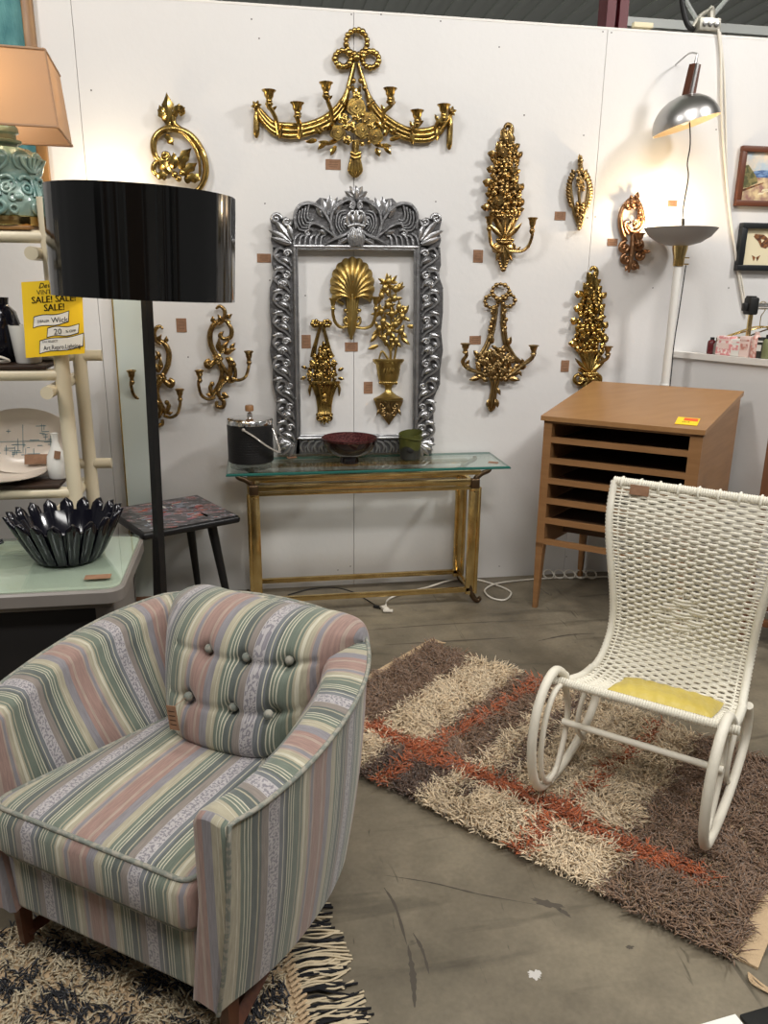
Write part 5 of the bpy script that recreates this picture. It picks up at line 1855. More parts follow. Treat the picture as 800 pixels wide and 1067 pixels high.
# ------------------------------------------------------------------ cords on the floor
mb = MB()
L = [onz(402, 634, .006), onz(404, 625, .01), onz(420, 618, .02), onz(445, 612, .03), onz(468, 605, .012), onz(490, 603, .006), onz(515, 609, .006), onz(532, 617, .006), onz(526, 625, .006), onz(512, 623, .006), onz(505, 615, .010), onz(518, 608, .012), onz(550, 604, .006), onz(585, 602, .006), onz(640, 601, .006)]
mb.tube(catmull(L, 8), .005, 8)
q = onz(401, 634, .01)
mb.rbox(q, (.028, .05, .018), .004, rz=.3)
mb.rbox(q + Vector((.01, -.03, 0)), (.05, .02, .012), .003, rz=-.2)
obj('extension_cord', mb, 'whitecable', label='white extension cord looping on the floor under the glass table', cat='cord', smooth=60)
mb = MB()
L = [onz(300, 620, .008), onz(322, 614, .006), onz(345, 612, .03), onz(365, 616, .03), onz(382, 625, .008), onz(396, 634, .006)]
mb.tube(catmull(L, 8), .0035, 8)
mb.rbox(onz(392, 632, .008), (.03, .018, .014), .003, rz=-.6)
obj('lamp_cord', mb, 'rubber', label='thin black lamp cord running on the floor to the white plug', cat='cord', smooth=60)
mb = MB()
for k in range(5):
    c_ = onz(570 + k * 11, 600.5, .006)
    mb.tube([(c_.x + .03 * math.cos(a), min(-.01, c_.y - .02 + .02 * math.sin(a)), .008 + .018 * (1 + math.sin(a))) for a in [2 * PI * j / 14 for j in range(14)]], .004, 6, closed=True)
obj('coiled_cable', mb, 'whitecable', label='white cable coiled along the foot of the wall under the wooden cabinet', cat='cord', smooth=60)

# ------------------------------------------------------------------ black floor lamp
BX, BY = -.868, -1.30
t = thing('drum_floor_lamp', (BX, BY, 0), 'tall black floor lamp with a glossy black drum shade in front of the wall', 'floor lamp')
mb = MB()
mb.lathe([(0, .001), (.15, .001), (.152, .01), (.145, .022), (.03, .03), (0, .03)], (BX, BY, 0), 40)
obj('base', mb, 'black', t, smooth=40)
mb = MB()
pt0, pt1 = Vector((BX, BY, .02)), Vector((BX + .034, BY, 1.62))
mb.tube([pt0, pt1], .0185, 4)
mb.v = [tuple(v) for v in mb.v]
obj('pole', mb, 'blackwood', t, smooth=20)
cs = Vector((BX + .032, BY, 1.635))
tilt = Matrix.Rotation(math.radians(2.2), 3, 'Y') @ Matrix.Rotation(math.radians(0), 3, 'X')
mb = MB()
R0_, R1_ = .282, .286
h0, h1 = -.092, .222
n = 300
rs_ = random.Random(5)
wob = [0.0] * n
for q_ in range(70):
    c0_, w0_, a0_ = rs_.randrange(n), rs_.choice((2, 3, 5, 8)), rs_.uniform(-.0011, .0011)
    for d_ in range(-w0_, w0_ + 1): wob[(c0_ + d_) % n] += a0_ * (1 - abs(d_) / (w0_ + 1))
rings = []
for k in range(9):
    f = k / 8
    rings.append([cs + tilt @ Vector(((R0_ + (R1_ - R0_) * f + wob[j]) * math.cos(2 * PI * j / n), (R0_ + (R1_ - R0_) * f + wob[j]) * math.sin(2 * PI * j / n), h0 + (h1 - h0) * f)) for j in range(n)])
mb.grid(rings, cv=True)
rin = [[cs + tilt @ Vector((.278 * math.cos(a), .278 * math.sin(a), z)) for a in [2 * PI * j / n for j in range(n)]] for z in (h1, h0)]
mb.grid([rings[-1], rin[0]], cv=True)
mb.grid([rings[0], rin[1]], cv=True)
sh = obj('drum_shade', mb, 'shadeblack', t, smooth=50, label='glossy black pleated drum shade')
mb = MB()
mb.grid(rin, cv=True)
obj('shade_lining', mb, 'lampinner', sh, smooth=50)
mb = MB()
for k in range(3):
    a = 2 * PI * k / 3 + .4
    mb.tube([cs + tilt @ Vector((0, 0, .09)), cs + tilt @ Vector((.278 * math.cos(a), .278 * math.sin(a), .205))], .003, 6)
mb.tube([cs + Vector((0, 0, -.04)), cs + Vector((0, 0, .03))], .018, 10)
obj('spider_fitting', mb, 'darkbrass', t)
mb = MB()
mb.ball(cs + Vector((0, 0, .06)), .028, 12, 8, (1, 1, 1.3))
obj('bulb', mb, blb, t)
point('floor_lamp_bulb_light', cs + Vector((0, 0, .08)), 6, (1, .80, .52), .03)
mb = MB()
c_ = ony(241.5, 305, BY - .06)
mb.rbox(c_, (.020, .002, .045), .0006, 1, rz=math.radians(70))
obj('price_tag', mb, 'tag', sh, smooth=0)

q = ony(113, 207, -.10)  # lamp out of view, added as source of the glow over the shade
t = thing('hidden_glow_lamp', (q.x, -.002, q.z), 'unseen lit bulb lamp added behind the black drum shade for the glow above it', 'wall lamp')
mb = MB()
mb.lathe([(0, 0), (.035, 0), (.035, .012), (.014, .018), (.014, .06), (0, .06)], (q.x, -.002, q.z - .05), 16, M3=Matrix.Rotation(PI / 2, 3, 'X'))
mb.tube([(q.x, -.055, q.z - .05), (q.x, -.10, q.z - .045), (q.x, -.10, q.z - .02)], .012, 10)
obj('bracket', mb, 'brass', t, smooth=40)
mb = MB()
mb.ball((q.x, -.10, q.z + .01), .025, 12, 8, (1, 1, 1.3))
obj('bulb', mb, blb, t)
point('hidden_glow_light', (q.x, -.15, q.z + .04), 5.2, (1, .80, .52), .03)

# ------------------------------------------------------------------ black collage-top stool
th = math.radians(28)
e1, e2 = Vector((math.cos(th), math.sin(th), 0)), Vector((-math.sin(th), math.cos(th), 0))
SCn = Vector((-.905, -.345, 0))
SH = .55
t = thing('square_stool', SCn, 'black wooden stool with a magazine collage top behind the black lamp pole', 'stool')
mb = MB()
mm = Matrix.Rotation(th, 3, 'Z')
mb.rbox(SCn + Vector((0, 0, SH - .018)), (.47, .47, .034), .014, 4, M3=mm)
seat = obj('seat', mb, 'blackwood', t, smooth=50)
mb = MB()
mb.box(SCn + Vector((0, 0, SH + .0003)), (.445, .445, .0012), M3=mm)
for (a, b, c_, d, r_) in ((-.12, .05, .16, .10, .1), (.10, .08, .15, .11, -.15), (.02, -.12, .18, .09, .05), (-.15, -.1, .1, .12, .3), (.15, -.1, .1, .15, -.1)):
    mb.box(SCn + mm @ Vector((a, b, 0)) + Vector((0, 0, SH + .0013)), (c_, d, .0008), M3=mm @ Matrix.Rotation(r_, 3, 'Z'))
rc = random.Random(31)
for k in range(13):
    ca, cb_ = rc.uniform(-.17, .17), rc.uniform(-.17, .17)
    ra = rc.choice((0, .12, -.15, PI / 2))
    for j in range(rc.randint(4, 8)):
        ww_, hh_ = rc.uniform(.02, .055), rc.uniform(.004, .012)
        q_ = Vector((ca, cb_, 0)) + Matrix.Rotation(ra, 3, 'Z') @ Vector((rc.uniform(-.02, .02), (j - 3) * .015, 0))
        if max(abs(q_.x), abs(q_.y)) > .195: continue
        mb.box(SCn + mm @ q_ + Vector((0, 0, SH + .0021)), (ww_, hh_, .0006), M3=mm @ Matrix.Rotation(ra, 3, 'Z'), mi=rc.choice((1, 1, 2, 3, 4)))
M['printred'] = mat('print_red', hexc(178, 84, 62), .35)
M['printpink'] = mat('print_pink', hexc(170, 100, 118), .35)
M['printgrey'] = mat('print_grey', hexc(140, 148, 162), .35)
obj('collage_panel', mb, ['collage', 'printgrey', 'printred', 'printpink', 'ceramic'], seat, smooth=0)
for (a, b) in ((-1, -1), (1, -1), (1, 1), (-1, 1)):
    mb = MB()
    tp = SCn + e1 * a * .13 + e2 * b * .13 + Vector((0, 0, SH - .03))
    bt = SCn + e1 * a * .19 + e2 * b * .19
    bt.y = min(bt.y, -.03)
    mb.tube([tp, bt], [.024, .014], 12)
    obj('leg', mb, 'blackwood', t, smooth=40)

# ------------------------------------------------------------------ grey metal desk with glass on it
DZ = .745
t = thing('metal_desk', (-1.5, -1.52, 0), 'grey metal desk with a pale green glass-covered top at the left edge', 'desk')


def rounded_rect(x0, x1, y0, y1, r, seg=6):
    P = []
    for (cx, cy, a0) in ((x1 - r, y1 - r, 0), (x0 + r, y1 - r, 90), (x0 + r, y0 + r, 180), (x1 - r, y0 + r, 270)):
        for k in range(seg + 1):
            a = math.radians(a0 + 90 * k / seg)
            P.append((cx + r * math.cos(a), cy + r * math.sin(a)))
    return P


def slab(mb, P, z0, z1, mi=0, bev=0.0):
    cxm = sum(p[0] for p in P) / len(P)
    cym = sum(p[1] for p in P) / len(P)
    n = len(P)
    rings = [[(x, y, z0) for x, y in P], [(x, y, z1 - bev) for x, y in P]]
    if bev:
        rings.append([(x - math.copysign(bev, x - cxm), y - math.copysign(bev, y - cym), z1) for x, y in P])
    mb.grid(rings, cv=True, mi=mi)
    mb.add(rings[0], [tuple(range(n))[::-1]], mi)
    mb.add(rings[-1], [tuple(range(n))], mi)


DX0, DX1, DY0, DY1 = -2.35, -.905, -1.775, -1.265
mb = MB()
slab(mb, rounded_rect(DX0, DX1, DY0, DY1, .05), DZ - .052, DZ - .012, bev=.006)
obj('desktop', mb, 'greymetal', t, smooth=40)
mb = MB()
slab(mb, rounded_rect(DX0 + .012, DX1 - .012, DY0 + .012, DY1 - .012, .045), DZ - .012, DZ - .008)
obj('green_top_sheet', mb, 'deskpad', t, smooth=0)
mb = MB()
slab(mb, rounded_rect(DX0 + .01, DX1 - .01, DY0 + .01, DY1 - .01, .045), DZ - .0075, DZ)
gl = obj('glass_sheet', mb, 'glass', t, smooth=0)
mb = MB()
mb.rbox((DX1 - .07, (DY0 + DY1) / 2 + .02, .35), (.06, .40, .70), .008)
mb.rbox(((DX0 + DX1) / 2, DY1 - .06, .50), (DX1 - DX0 - .08, .03, .38), .006)
mb.rbox((DX0 + .25, (DY0 + DY1) / 2, .36), (.42, .44, .66), .008)
mb.rbox(((DX0 + DX1) / 2, DY0 + .06, .678), (DX1 - DX0 - .08, .03, .034), .004)
obj('body', mb, 'greymetal', t, smooth=30)
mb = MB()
mb.rbox((-1.45, (DY0 + DY1) / 2, .35), (.9, .36, .60), .005)  # solid dark block stands in for the shade inside the kneehole
obj('kneehole_shade_block', mb, 'darkvoid', t, smooth=30)
q = onz(102, 601.5, DZ)
mb = MB()
mb.rbox((q.x, q.y, DZ + .0018), (.075, .035, .0016), .0005, 1, rz=.03)
obj('price_tag', mb, 'tag', label='orange-brown tag lying on the green glass desk below the ribbed bowl', cat='price tag', smooth=0)
# ribbed black bowl
bc = Vector((-1.110, -1.49, DZ + .002))
t = thing('ribbed_bowl', bc, 'glossy black finger-ribbed bowl standing on the green glass desk', 'bowl')
mb = MB()
nf = 19
RB, RT, HB = .090, .168, .150
for k in range(nf):
    a = 2 * PI * k / nf + .1
    rd = Vector((math.cos(a), math.sin(a), 0))
    tg = Vector((-math.sin(a), math.cos(a), 0))
    rows = []
    for i in range(12):
        f = i / 11
        r_ = RB + (RT - RB) * f ** .85
        z_ = HB * f
        hw = (.0165 + .0066 * f) * (1 if f < .82 else math.sqrt(max(0.02, 1 - ((f - .82) / .18) ** 2)))
        rows.append([bc + rd * (r_ + .011 * math.cos(q_) * (1.0)) + tg * hw * math.sin(q_) + Vector((0, 0, z_)) for q_ in [2 * PI * j / 12 for j in range(12)]])
    mb.grid(rows, cv=True)
    mb.add(rows[-1], [tuple(range(12))])
obj('ribs', mb, 'blackglass', t, smooth=60)
mb = MB()
mb.lathe([(0, 0), (.080, 0), (.088, .006), (.118, .05), (.148, .115), (.143, .115), (.11, .05), (.07, .014), (0, .010)], bc, 36)
obj('inner_bowl', mb, 'blackglass', t, smooth=60)
mb = MB()
q = onz(1, 571, DZ)
for k in range(5):
    a = k * .9
    mb.tube([q + Vector((-.03, 0, .01)), q + Vector((.015 * math.cos(a) - .005, .02 * math.sin(a), .02 + .004 * k))], [.008, .004], 8)
obj('ribbed_bowl_tip', mb, 'blackglass', label='edge of a small glossy black dish cut off by the left side, on the desk', cat='dish', smooth=60)

# ------------------------------------------------------------------ cream tube shelving unit
PX, PYF, PYR = -1.172, -1.05, -.75
TR = .026
t = thing('tube_shelf_unit', (-1.7, -.9, 0), 'cream-painted tube shelf unit behind the grey desk', 'shelf unit')
for x in (PX, -2.25):
    for y in (PYF, PYR):
        mb = MB()
        mb.tube([(x, y, .0), (x, y, 1.86 if y == PYF else 1.72)], TR, 20)
        obj('post', mb, 'cream', t, smooth=50)
for z in (1.735, 1.275, .845):
    mb = MB()
    mb.tube([(-2.4, PYF - (.0), z), (PX - .01, PYF, z)], .021, 16)
    obj('front_rail', mb, 'cream', t, smooth=50)
    mb = MB()
    mb.tube([(-2.4, PYR, z + .04), (PX + .085, PYR, z + .04)], .021, 16)
    obj('rear_rail', mb, 'cream', t, smooth=50)
    for x in (PX - .042, -2.2):
        mb = MB()
        mb.tube([(x, PYF - .075, z - .055), (x, PYR + .08, z - .055)], .022, 16)
        obj('side_rail', mb, 'cream', t, smooth=50)
    mb = MB()
    top = z > 1.7
    mb.rbox((-1.80, (PYF + PYR) / 2, z + .027), (1.16, .34, .014), .003)
    obj('shelf_board', mb, 'goldframe' if top else 'darkwood', t, smooth=30)
SZ2, SZ1, SZ0 = 1.275 + .0345, .845 + .0345, 1.735 + .0345
# SALE sign
t = thing('sale_sign', (-1.175, -1.085, 1.46), 'yellow paper sale sign hanging on the cream shelf post', 'sign')
A_, B_, C_, D_ = [ony(px, py, -1.092) for px, py in ((22, 294), (85, 290), (88, 369), (27, 373))]
ex = (B_ - A_).normalized()
ez = (A_ - D_).normalized()
wS, hS = (B_ - A_).length, (A_ - D_).length
en = Vector((0, 1, 0))
mb = MB()
o_ = D_ + Vector((0, 0, 0))
q = [o_, o_ + ex * wS, o_ + ex * wS + ez * hS, o_ + ez * hS]
mb.hexa([v + en * .0015 for v in q], [v for v in q])
obj('sign_card', mb, 'yellowpaper', t, smooth=0)
mb = MB()
P_ = lambda u, v, d=.0006: o_ + ex * wS * u + ez * hS * v - en * d
text_mb('Devita', hS * .10, P_(.43, .905, .001), ex, ez, mb, 0, .0002, shear=.35, squeeze=.9)
text_mb('VINTAGE', hS * .085, P_(.47, .825, .001), ex, ez, mb, 0, .0002)
for dx in (0, .006):
    text_mb('SALE! SALE!', hS * .125, P_(.52 + dx, .715, .001), ex, ez, mb, 0, .0002, squeeze=.92)
    text_mb('SALE!', hS * .125, P_(.52 + dx, .605, .001), ex, ez, mb, 0, .0002, squeeze=.92)
obj('printed_lettering', mb, 'inkblack', t, smooth=0, label='black printed sale lettering')
mb = MB()
for (u0, v0, u1, v1, h_) in ((.16, .40, .74, .44, .13), (.38, .26, .90, .28, .11), (.24, .05, .97, .10, .16)):
    for (gr_, mi, d) in ((.012, 1, .0006), (0, 0, .0012)):
        n_ = 8
        lo = [P_(u0 - gr_ + (u1 - u0 + 2 * gr_) * k / n_, v0 - gr_ + (v1 - v0) * k / n_ + .012 * math.sin(k * .9), d) for k in range(n_ + 1)]
        hi = [P_(u0 - gr_ + (u1 - u0 + 2 * gr_) * k / n_ + .02, v0 + h_ + gr_ + (v1 - v0) * k / n_ + .012 * math.sin(k * .9), d) for k in range(n_ + 1)]
        mb.grid([lo, hi], mi=mi)
obj('white_banners', mb, ['whitepaper', 'inkblack'], t, smooth=0, recalc=False)
mb = MB()
text_mb('Wick', hS * .10, P_(.60, .445, .002), ex, ez, mb, 0, .0002)
text_mb('DEALER', hS * .045, P_(.33, .46, .002), ex, ez, mb, 0, .0002)
text_mb('20', hS * .11, P_(.56, .285, .002), ex, ez, mb, 0, .0002)
text_mb('% OFF', hS * .05, P_(.78, .30, .002), ex, ez, mb, 0, .0002)
text_mb('Art.Repro.Lighting', hS * .088, P_(.62, .085, .002), ex, ez, mb, 0, .0002, squeeze=.74)
text_mb('ON SELECT', hS * .04, P_(.42, .185, .002), ex, ez, mb, 0, .0002)
obj('handwriting', mb, 'inkblack', t, smooth=0, label='black handwritten notes')
# objects on the shelves
c = Vector((-1.405, -.92, SZ2))
mb = MB()
mb.lathe([(0, 0), (.05, 0), (.062, .01), (.075, .06), (.078, .12), (.065, .175), (.042, .20), (.046, .225), (.040, .225), (.036, .20), (0, .19)], c, 28)
obj('black_vase', mb, 'blackglass', label='glossy black vase cut off by the left edge on the middle shelf', cat='vase', smooth=50)
c = Vector((-1.30, -.97, SZ2))
mb = MB()
mb.lathe([(0, 0), (.040, 0), (.043, .004), (.056, .132), (.052, .132), (.040, .012), (0, .010)], c, 28)
obj('white_planter', mb, 'ceramic', label='tapered white pot on the middle shelf behind the sale sign', cat='pot', smooth=50)
mb = MB()
mb.rbox((-1.24, -.86, SZ2 + .032), (.10, .10, .062), .012, 3)
obj('white_box', mb, 'ceramic', label='low white box on the middle shelf right of the white pot', cat='box', smooth=50)
mb = MB()
mb.tube(catmull([(-1.43, -1.03, SZ2 + .012), (-1.39, -1.045, SZ2 + .03), (-1.35, -1.03, SZ2 + .012), (-1.41, -1.02, SZ2 + .008)], 6), .005, 8)
obj('white_loop', mb, 'whitecable', label='small white cord loop at the front of the middle shelf, left edge', cat='cord', smooth=50)
# oval plate standing
c = Vector((-1.385, -.86, SZ1 + .122))
t = thing('standing_plate', (c.x, c.y, SZ1), 'cream oval plate with blue pattern standing on the lower shelf', 'plate')
mt = Matrix.Rotation(math.radians(68), 3, 'X')
mb = MB()
rings = []
for (r_, z_) in ((0, 0), (.5, 0), (.72, .004), (.80, .012), (1.0, .022), (1.0, .017), (.8, .006), (.7, -.003), (.5, -.006), (0, -.006)):
    rings.append([c + mt @ Vector((.19 * r_ * math.cos(a), .125 * r_ * math.sin(a), z_)) for a in [2 * PI * k / 40 for k in range(40)]])
mb.grid(rings, cv=True)
obj('plate_body', mb, 'plate', t, smooth=50)
mb = MB()
for k in range(26):
    x, y = R.uniform(-.11, .11), R.uniform(-.055, .06)
    if (x / .125) ** 2 + (y / .08) ** 2 < 1:
        mb.box(c + mt @ Vector((x, y, .0022)), (R.uniform(.01, .05), .002, .001), M3=mt)
        if k % 2: mb.box(c + mt @ Vector((x, y, .0022)), (.0015, R.uniform(.015, .05), .001), M3=mt)
mb.box(c + mt @ Vector((0, 0, .0022)), (.20, .0015, .001), M3=mt)
mb.box(c + mt @ Vector((0, .01, .0022)), (.0015, .11, .001), M3=mt)
obj('blue_pattern', mb, 'bluegreen', t, smooth=0)
mb = MB()
mb.rbox(c + mt @ Vector((.055, -.075, .03)), (.085, .038, .002), .0005, 1, M3=mt)
obj('price_tag', mb, 'tag', label='brown tag leaning on the cream oval plate', cat='price tag', smooth=0)
c = Vector((-1.43, -.98, SZ1 + .001))
mb = MB()
mb.lathe([(0, 0), (.06, 0), (.066, .006), (.145, .026), (.146, .030), (.066, .011), (0, .008)], c, 40)
obj('flat_plate', mb, 'plate', label='pale flat plate lying on the lower shelf in front of the oval plate', cat='plate', smooth=50)
c = Vector((-1.245, -.96, SZ1))
t = thing('white_bottle', c, 'white ceramic bottle with brown tag on the lower shelf beside the post', 'bottle')
mb = MB()
mb.lathe([(0, 0), (.031, 0), (.035, .006), (.038, .05), (.034, .085), (.018, .115), (.011, .14), (.012, .165), (.014, .170), (.009, .170), (0, .16)], c, 24)
obj('bottle_body', mb, 'ceramic', t, smooth=50)
mb = MB()
mb.rbox(c + Vector((.012, -.038, .095)), (.022, .002, .03), .0005, 1, M3=Matrix.Rotation(.2, 3, 'Y'))
obj('price_tag', mb, 'tag', t, smooth=0)

# teal figural lamp on the top shelf
c = Vector((-1.297, -.955, SZ0))
t = thing('figural_table_lamp', c, 'teal ceramic carved-face table lamp with tan square shade on the top shelf', 'table lamp')
mb = MB()
mb.lathe([(0, 0), (.12, 0), (.123, .004), (.123, .028), (.118, .032), (0, .032)], c, 48)
obj('brass_base', mb, 'brass', t, smooth=40)
mb = MB()


def totem(a, f):
    z = .032 + .215 * f
    r = .112 - .012 * f + .008 * math.sin(f * 9)
    if f > .62: r *= 1 + .05 * math.cos(a * 8)
    if f > .86: r *= 1 - (f - .86) * 2.6
    return Vector((r * math.cos(a), r * math.sin(a), z))


rows = [[c + totem(2 * PI * k / 64, i / 30) for k in range(64)] for i in range(31)]
mb.grid(rows, cv=True)
mb.lathe([(.075, .238), (.05, .247), (.036, .252), (.036, .258), (.050, .264), (.050, .272), (.034, .278), (.034, .290), (.044, .296), (.042, .31), (0, .37)], c, 32)
body = obj('carved_body', mb, 'tealglaze', t, smooth=50)
mb = MB()
for fa in (-1.75, -.55, -3.0):
    def F3(a, z, o=.004):
        z = z * .845
        f = (z - .032) / .215
        p = totem(fa + a, f)
        d = Vector((p.x, p.y, 0)).normalized()
        return c + p + d * o
    for s_ in (-1, 1):
        mb.tube([F3(s_ * .30 + .13 * math.cos(q_), .138 + .018 * math.sin(q_)) for q_ in [2 * PI * k / 14 for k in range(14)]], .0055, 7, closed=True)
        mb.ball(F3(s_ * .30, .138, .001), .008)
        mb.tube([F3(s_ * .10, .17), F3(s_ * .09, .13), F3(s_ * .13, .108)], .006, 7)
        mb.tube(catmull([F3(s_ * .12, .175), F3(s_ * .35, .182), F3(s_ * .52, .168)], 4), .007, 7)
        mb.ball(F3(s_ * .56, .105), .012, 8, 6)
    mb.tube([F3(0, .17, .006), F3(0, .11, .012)], [.005, .010], 7)
    mb.tube([F3(.24 * math.cos(q_), .068 + .024 * math.sin(q_), .006) for q_ in [2 * PI * k / 18 for k in range(18)]], .008, 8, closed=True)
    for k in range(5):
        aa = -.36 + .18 * k
        mb.tube(catmull([F3(aa * .3, .20), F3(aa, .225), F3(aa * 1.2, .252, .008)], 4), [.006] * 9, 7)
    for k in range(3):
        mb.tube([F3(-.75 + .0 * k + .10 * math.cos(q_), .06 + .045 * k + .014 * math.sin(q_), .004) for q_ in [2 * PI * j / 10 for j in range(10)]], .005, 6, closed=True)
for k in range(9):
    a = 2 * PI * k / 9 - .2
    pc = c + Vector((.098 * math.cos(a), .098 * math.sin(a), .205))
    mb.tube([pc + Vector((-math.sin(a), math.cos(a), 0)) * .026 * math.cos(q_) + Vector((0, 0, 1)) * .026 * math.sin(q_) for q_ in [2 * PI * j / 14 for j in range(14)]], .007, 7, closed=True)
    mb.ball(pc, .014, 8, 6)
obj('face_relief', mb, 'tealglaze', body, smooth=60)
# octagonal-cornered square shade
mb = MB()


def sq(h, z, cut):
    return [(h, -h + cut), (h, h - cut), (h - cut, h), (-h + cut, h), (-h, h - cut), (-h, -h + cut), (-h + cut, -h), (h - cut, -h)]


zc0, zc1 = .293, .515
rot = Matrix.Rotation(math.radians(5), 3, 'Z')
cc = Vector((c.x, c.y, SZ0))
rg = []
for (h, z, cut) in ((.190, zc0, .003), (.172, zc1, .003)):
    rg.append([cc + rot @ Vector((x, y, z)) for x, y in sq(h, z, cut)])
mb.grid(rg, cv=True)
shd = obj('square_shade', mb, 'shade', t, smooth=0, label='tan linen square shade with cut corners')
mb = MB()
for r_ in rg: mb.tube(r_, .004, 6, closed=True)
mb.tube([rg[0][0], rg[1][0]], .003, 6)
obj('shade_binding', mb, 'shade', shd, smooth=40)
mb = MB()
mb.ball(c + Vector((0, 0, .40)), .028, 12, 8, (1, 1, 1.3))
obj('bulb', mb, blb, t)
mb = MB()
mb.tube([c + Vector((0, 0, .36)), c + Vector((0, 0, .56))], .004, 6)
mb.ball(c + Vector((0, 0, .56)), .010)
obj('harp_rod', mb, 'brass', t)
point('table_lamp_bulb_light', c + Vector((-.03, -.03, .42)), 5, (1, .75, .45), .03)


# ------------------------------------------------------------------ shag yarn
def shag(name, parent, O, ux, uy, L, Wd, pitch, colf, hmin, hmax, wd, seed, clip=None, lean=.9, z0=.006):
    """thousands of bent yarn tufts as one mesh, each with its own yarn colour"""
    rs = np.random.RandomState(seed)
    nu, nv = int(L / pitch), int(Wd / pitch)
    U, V = np.meshgrid((np.arange(nu) + .5) * pitch, (np.arange(nv) + .5) * pitch)
    U = U.ravel() + rs.uniform(-.5, .5, U.size) * pitch
    V = V.ravel() + rs.uniform(-.5, .5, V.size) * pitch
    if clip is not None:
        k = clip(U, V)
        U, V = U[k], V[k]
    n = U.size
    ux, uy, O = np.array(ux), np.array(uy), np.array(O)
    bx = O[None, :] + U[:, None] * ux + V[:, None] * uy
    base = np.c_[bx, np.full(n, z0)]
    ang = rs.uniform(0, 2 * PI, n)
    # gentle regional combing so that the pile lies in locks
    comb = np.sin(U * 23 + 3 * np.sin(V * 17)) * 1.2 + np.cos(V * 29 + U * 11)
    ang = np.where(rs.rand(n) < .6, comb * 1.3 + rs.normal(0, .5, n) - 1.9, ang)
    d = np.c_[np.cos(ang), np.sin(ang), np.zeros(n)]
    side = np.c_[-np.sin(ang), np.cos(ang), np.zeros(n)]
    H = rs.uniform(hmin, hmax, n)
    ln = rs.uniform(.5, 1.2, n) * lean * H
    ts = np.array([0, .4, .75, 1.0])
    verts = np.zeros((n, 10, 3))
    for i, t_ in enumerate(ts[:3]):
        cen = base + d * (ln * t_ ** 1.6)[:, None] + np.c_[np.zeros(n), np.zeros(n), H * (t_ - .25 * t_ ** 3)]
        cen += side * (rs.normal(0, .0015, n) * (t_ > 0))[:, None]
        w_ = wd * (1, 1.1, .85)[i]
        for j in range(3):
            a = 2 * PI * j / 3
            verts[:, i * 3 + j] = cen + side * w_ * math.cos(a) + (d * .5 + np.array([0, 0, .8])) * w_ * math.sin(a)
    verts[:, 9] = base + d * ln[:, None] + np.c_[np.zeros(n), np.zeros(n), H * .75]
    f = []
    for i in range(2):
        for j in range(3):
            a, b = i * 3 + j, i * 3 + (j + 1) % 3
            f.append((a, b, b + 3)); f.append((a, b + 3, a + 3))
    for j in range(3): f.append((6 + j, 6 + (j + 1) % 3, 9))
    f = np.array(f)
    F_ = (f[None] + (np.arange(n) * 10)[:, None, None]).reshape(-1, 3)
    vv = verts.reshape(-1, 3) - np.array(BASE[parent])
    me = bpy.data.meshes.new(name)
    me.vertices.add(len(vv)); me.vertices.foreach_set('co', vv.ravel())
    me.loops.add(F_.size); me.loops.foreach_set('vertex_index', F_.ravel().astype(np.int32))
    me.polygons.add(len(F_))
    me.polygons.foreach_set('loop_start', np.arange(0, F_.size, 3, dtype=np.int32))
    me.polygons.foreach_set('loop_total', np.full(len(F_), 3, dtype=np.int32))
    me.update(); me.validate()
    col = colf(U, V, rs)
    col = col * rs.uniform(.82, 1.12, n)[:, None]
    ca = me.color_attributes.new('Col', 'FLOAT_COLOR', 'POINT')
    cc_ = np.ones((n, 10, 4)); cc_[:, :, :3] = col[:, None, :]
    ca.data.foreach_set('color', cc_.ravel())
    me.materials.append(M['yarn'])
    me.shade_smooth()
    o = bpy.data.objects.new(name, me)
    COL.objects.link(o)
    o.parent = parent
    BASE[o] = BASE[parent]
    o['kind'] = 'stuff'
    return o


h3 = lambda r, g, b: np.array(hexc(r, g, b)[:3])
RUX, RUY = np.array([.6702, -.7422]), np.array([.7422, .6702])
RP = np.array([.603, -2.623])
RO = RP - 1.585 * RUX


def rugcol(U, V, rs):
    U = U + rs.normal(0, .008, U.size)
    V = V + rs.normal(0, .008, V.size)
    br_, cr_, og, bg = h3(142, 113, 90), h3(240, 218, 184), h3(192, 104, 60), h3(176, 158, 128)
    dk = h3(106, 82, 68)
    C_ = np.tile(br_, (U.size, 1))

    def put(m, c): C_[m] = c
    up = V > .24
    put(up & (U > .235) & (U < .455), cr_)
    put(up & (U > .655) & (U < .735), cr_)
    put(up & (U > .775) & (U < 1.205), cr_ * .93)  # cream dimmed for the shade of the rocking chair
    put(up & (U > .76) & (U < .785), dk)
    lo = ~up
    put(lo & (U < .38), cr_)
    put(lo & (U >= .38) & (U < .62), dk)
    put(lo & (U >= .62) & (U < 1.24), cr_)
    put(lo & (U > .70) & (U < .725) & (V > .10), dk)
    x1 = .465 + .085 * V / .9
    put(np.abs(U - x1) < .022, og)
    x2 = .985 + .075 * V / .9
    put(np.abs(U - x2) < (.013 + .009 * (V < .3)), og)
    put((np.abs(V - .24 - .01 * np.sin(U * 9)) < .036) & (U > .21) & (U < 1.46), og)
    sp = rs.rand(U.size) < .07
    C_[sp] = C_[sp] * .7
    return C_


t = thing('shag_rug', (float(RO[0] + .79 * RUX[0] + .48 * RUY[0]), float(RO[1] + .79 * RUX[1] + .48 * RUY[1]), 0), 'brown and cream shag rug with orange stripes under the white rocking chair', 'rug')
mb = MB()


def rq(u, v, z): p = RO + u * RUX + v * RUY; return (p[0], p[1], z)


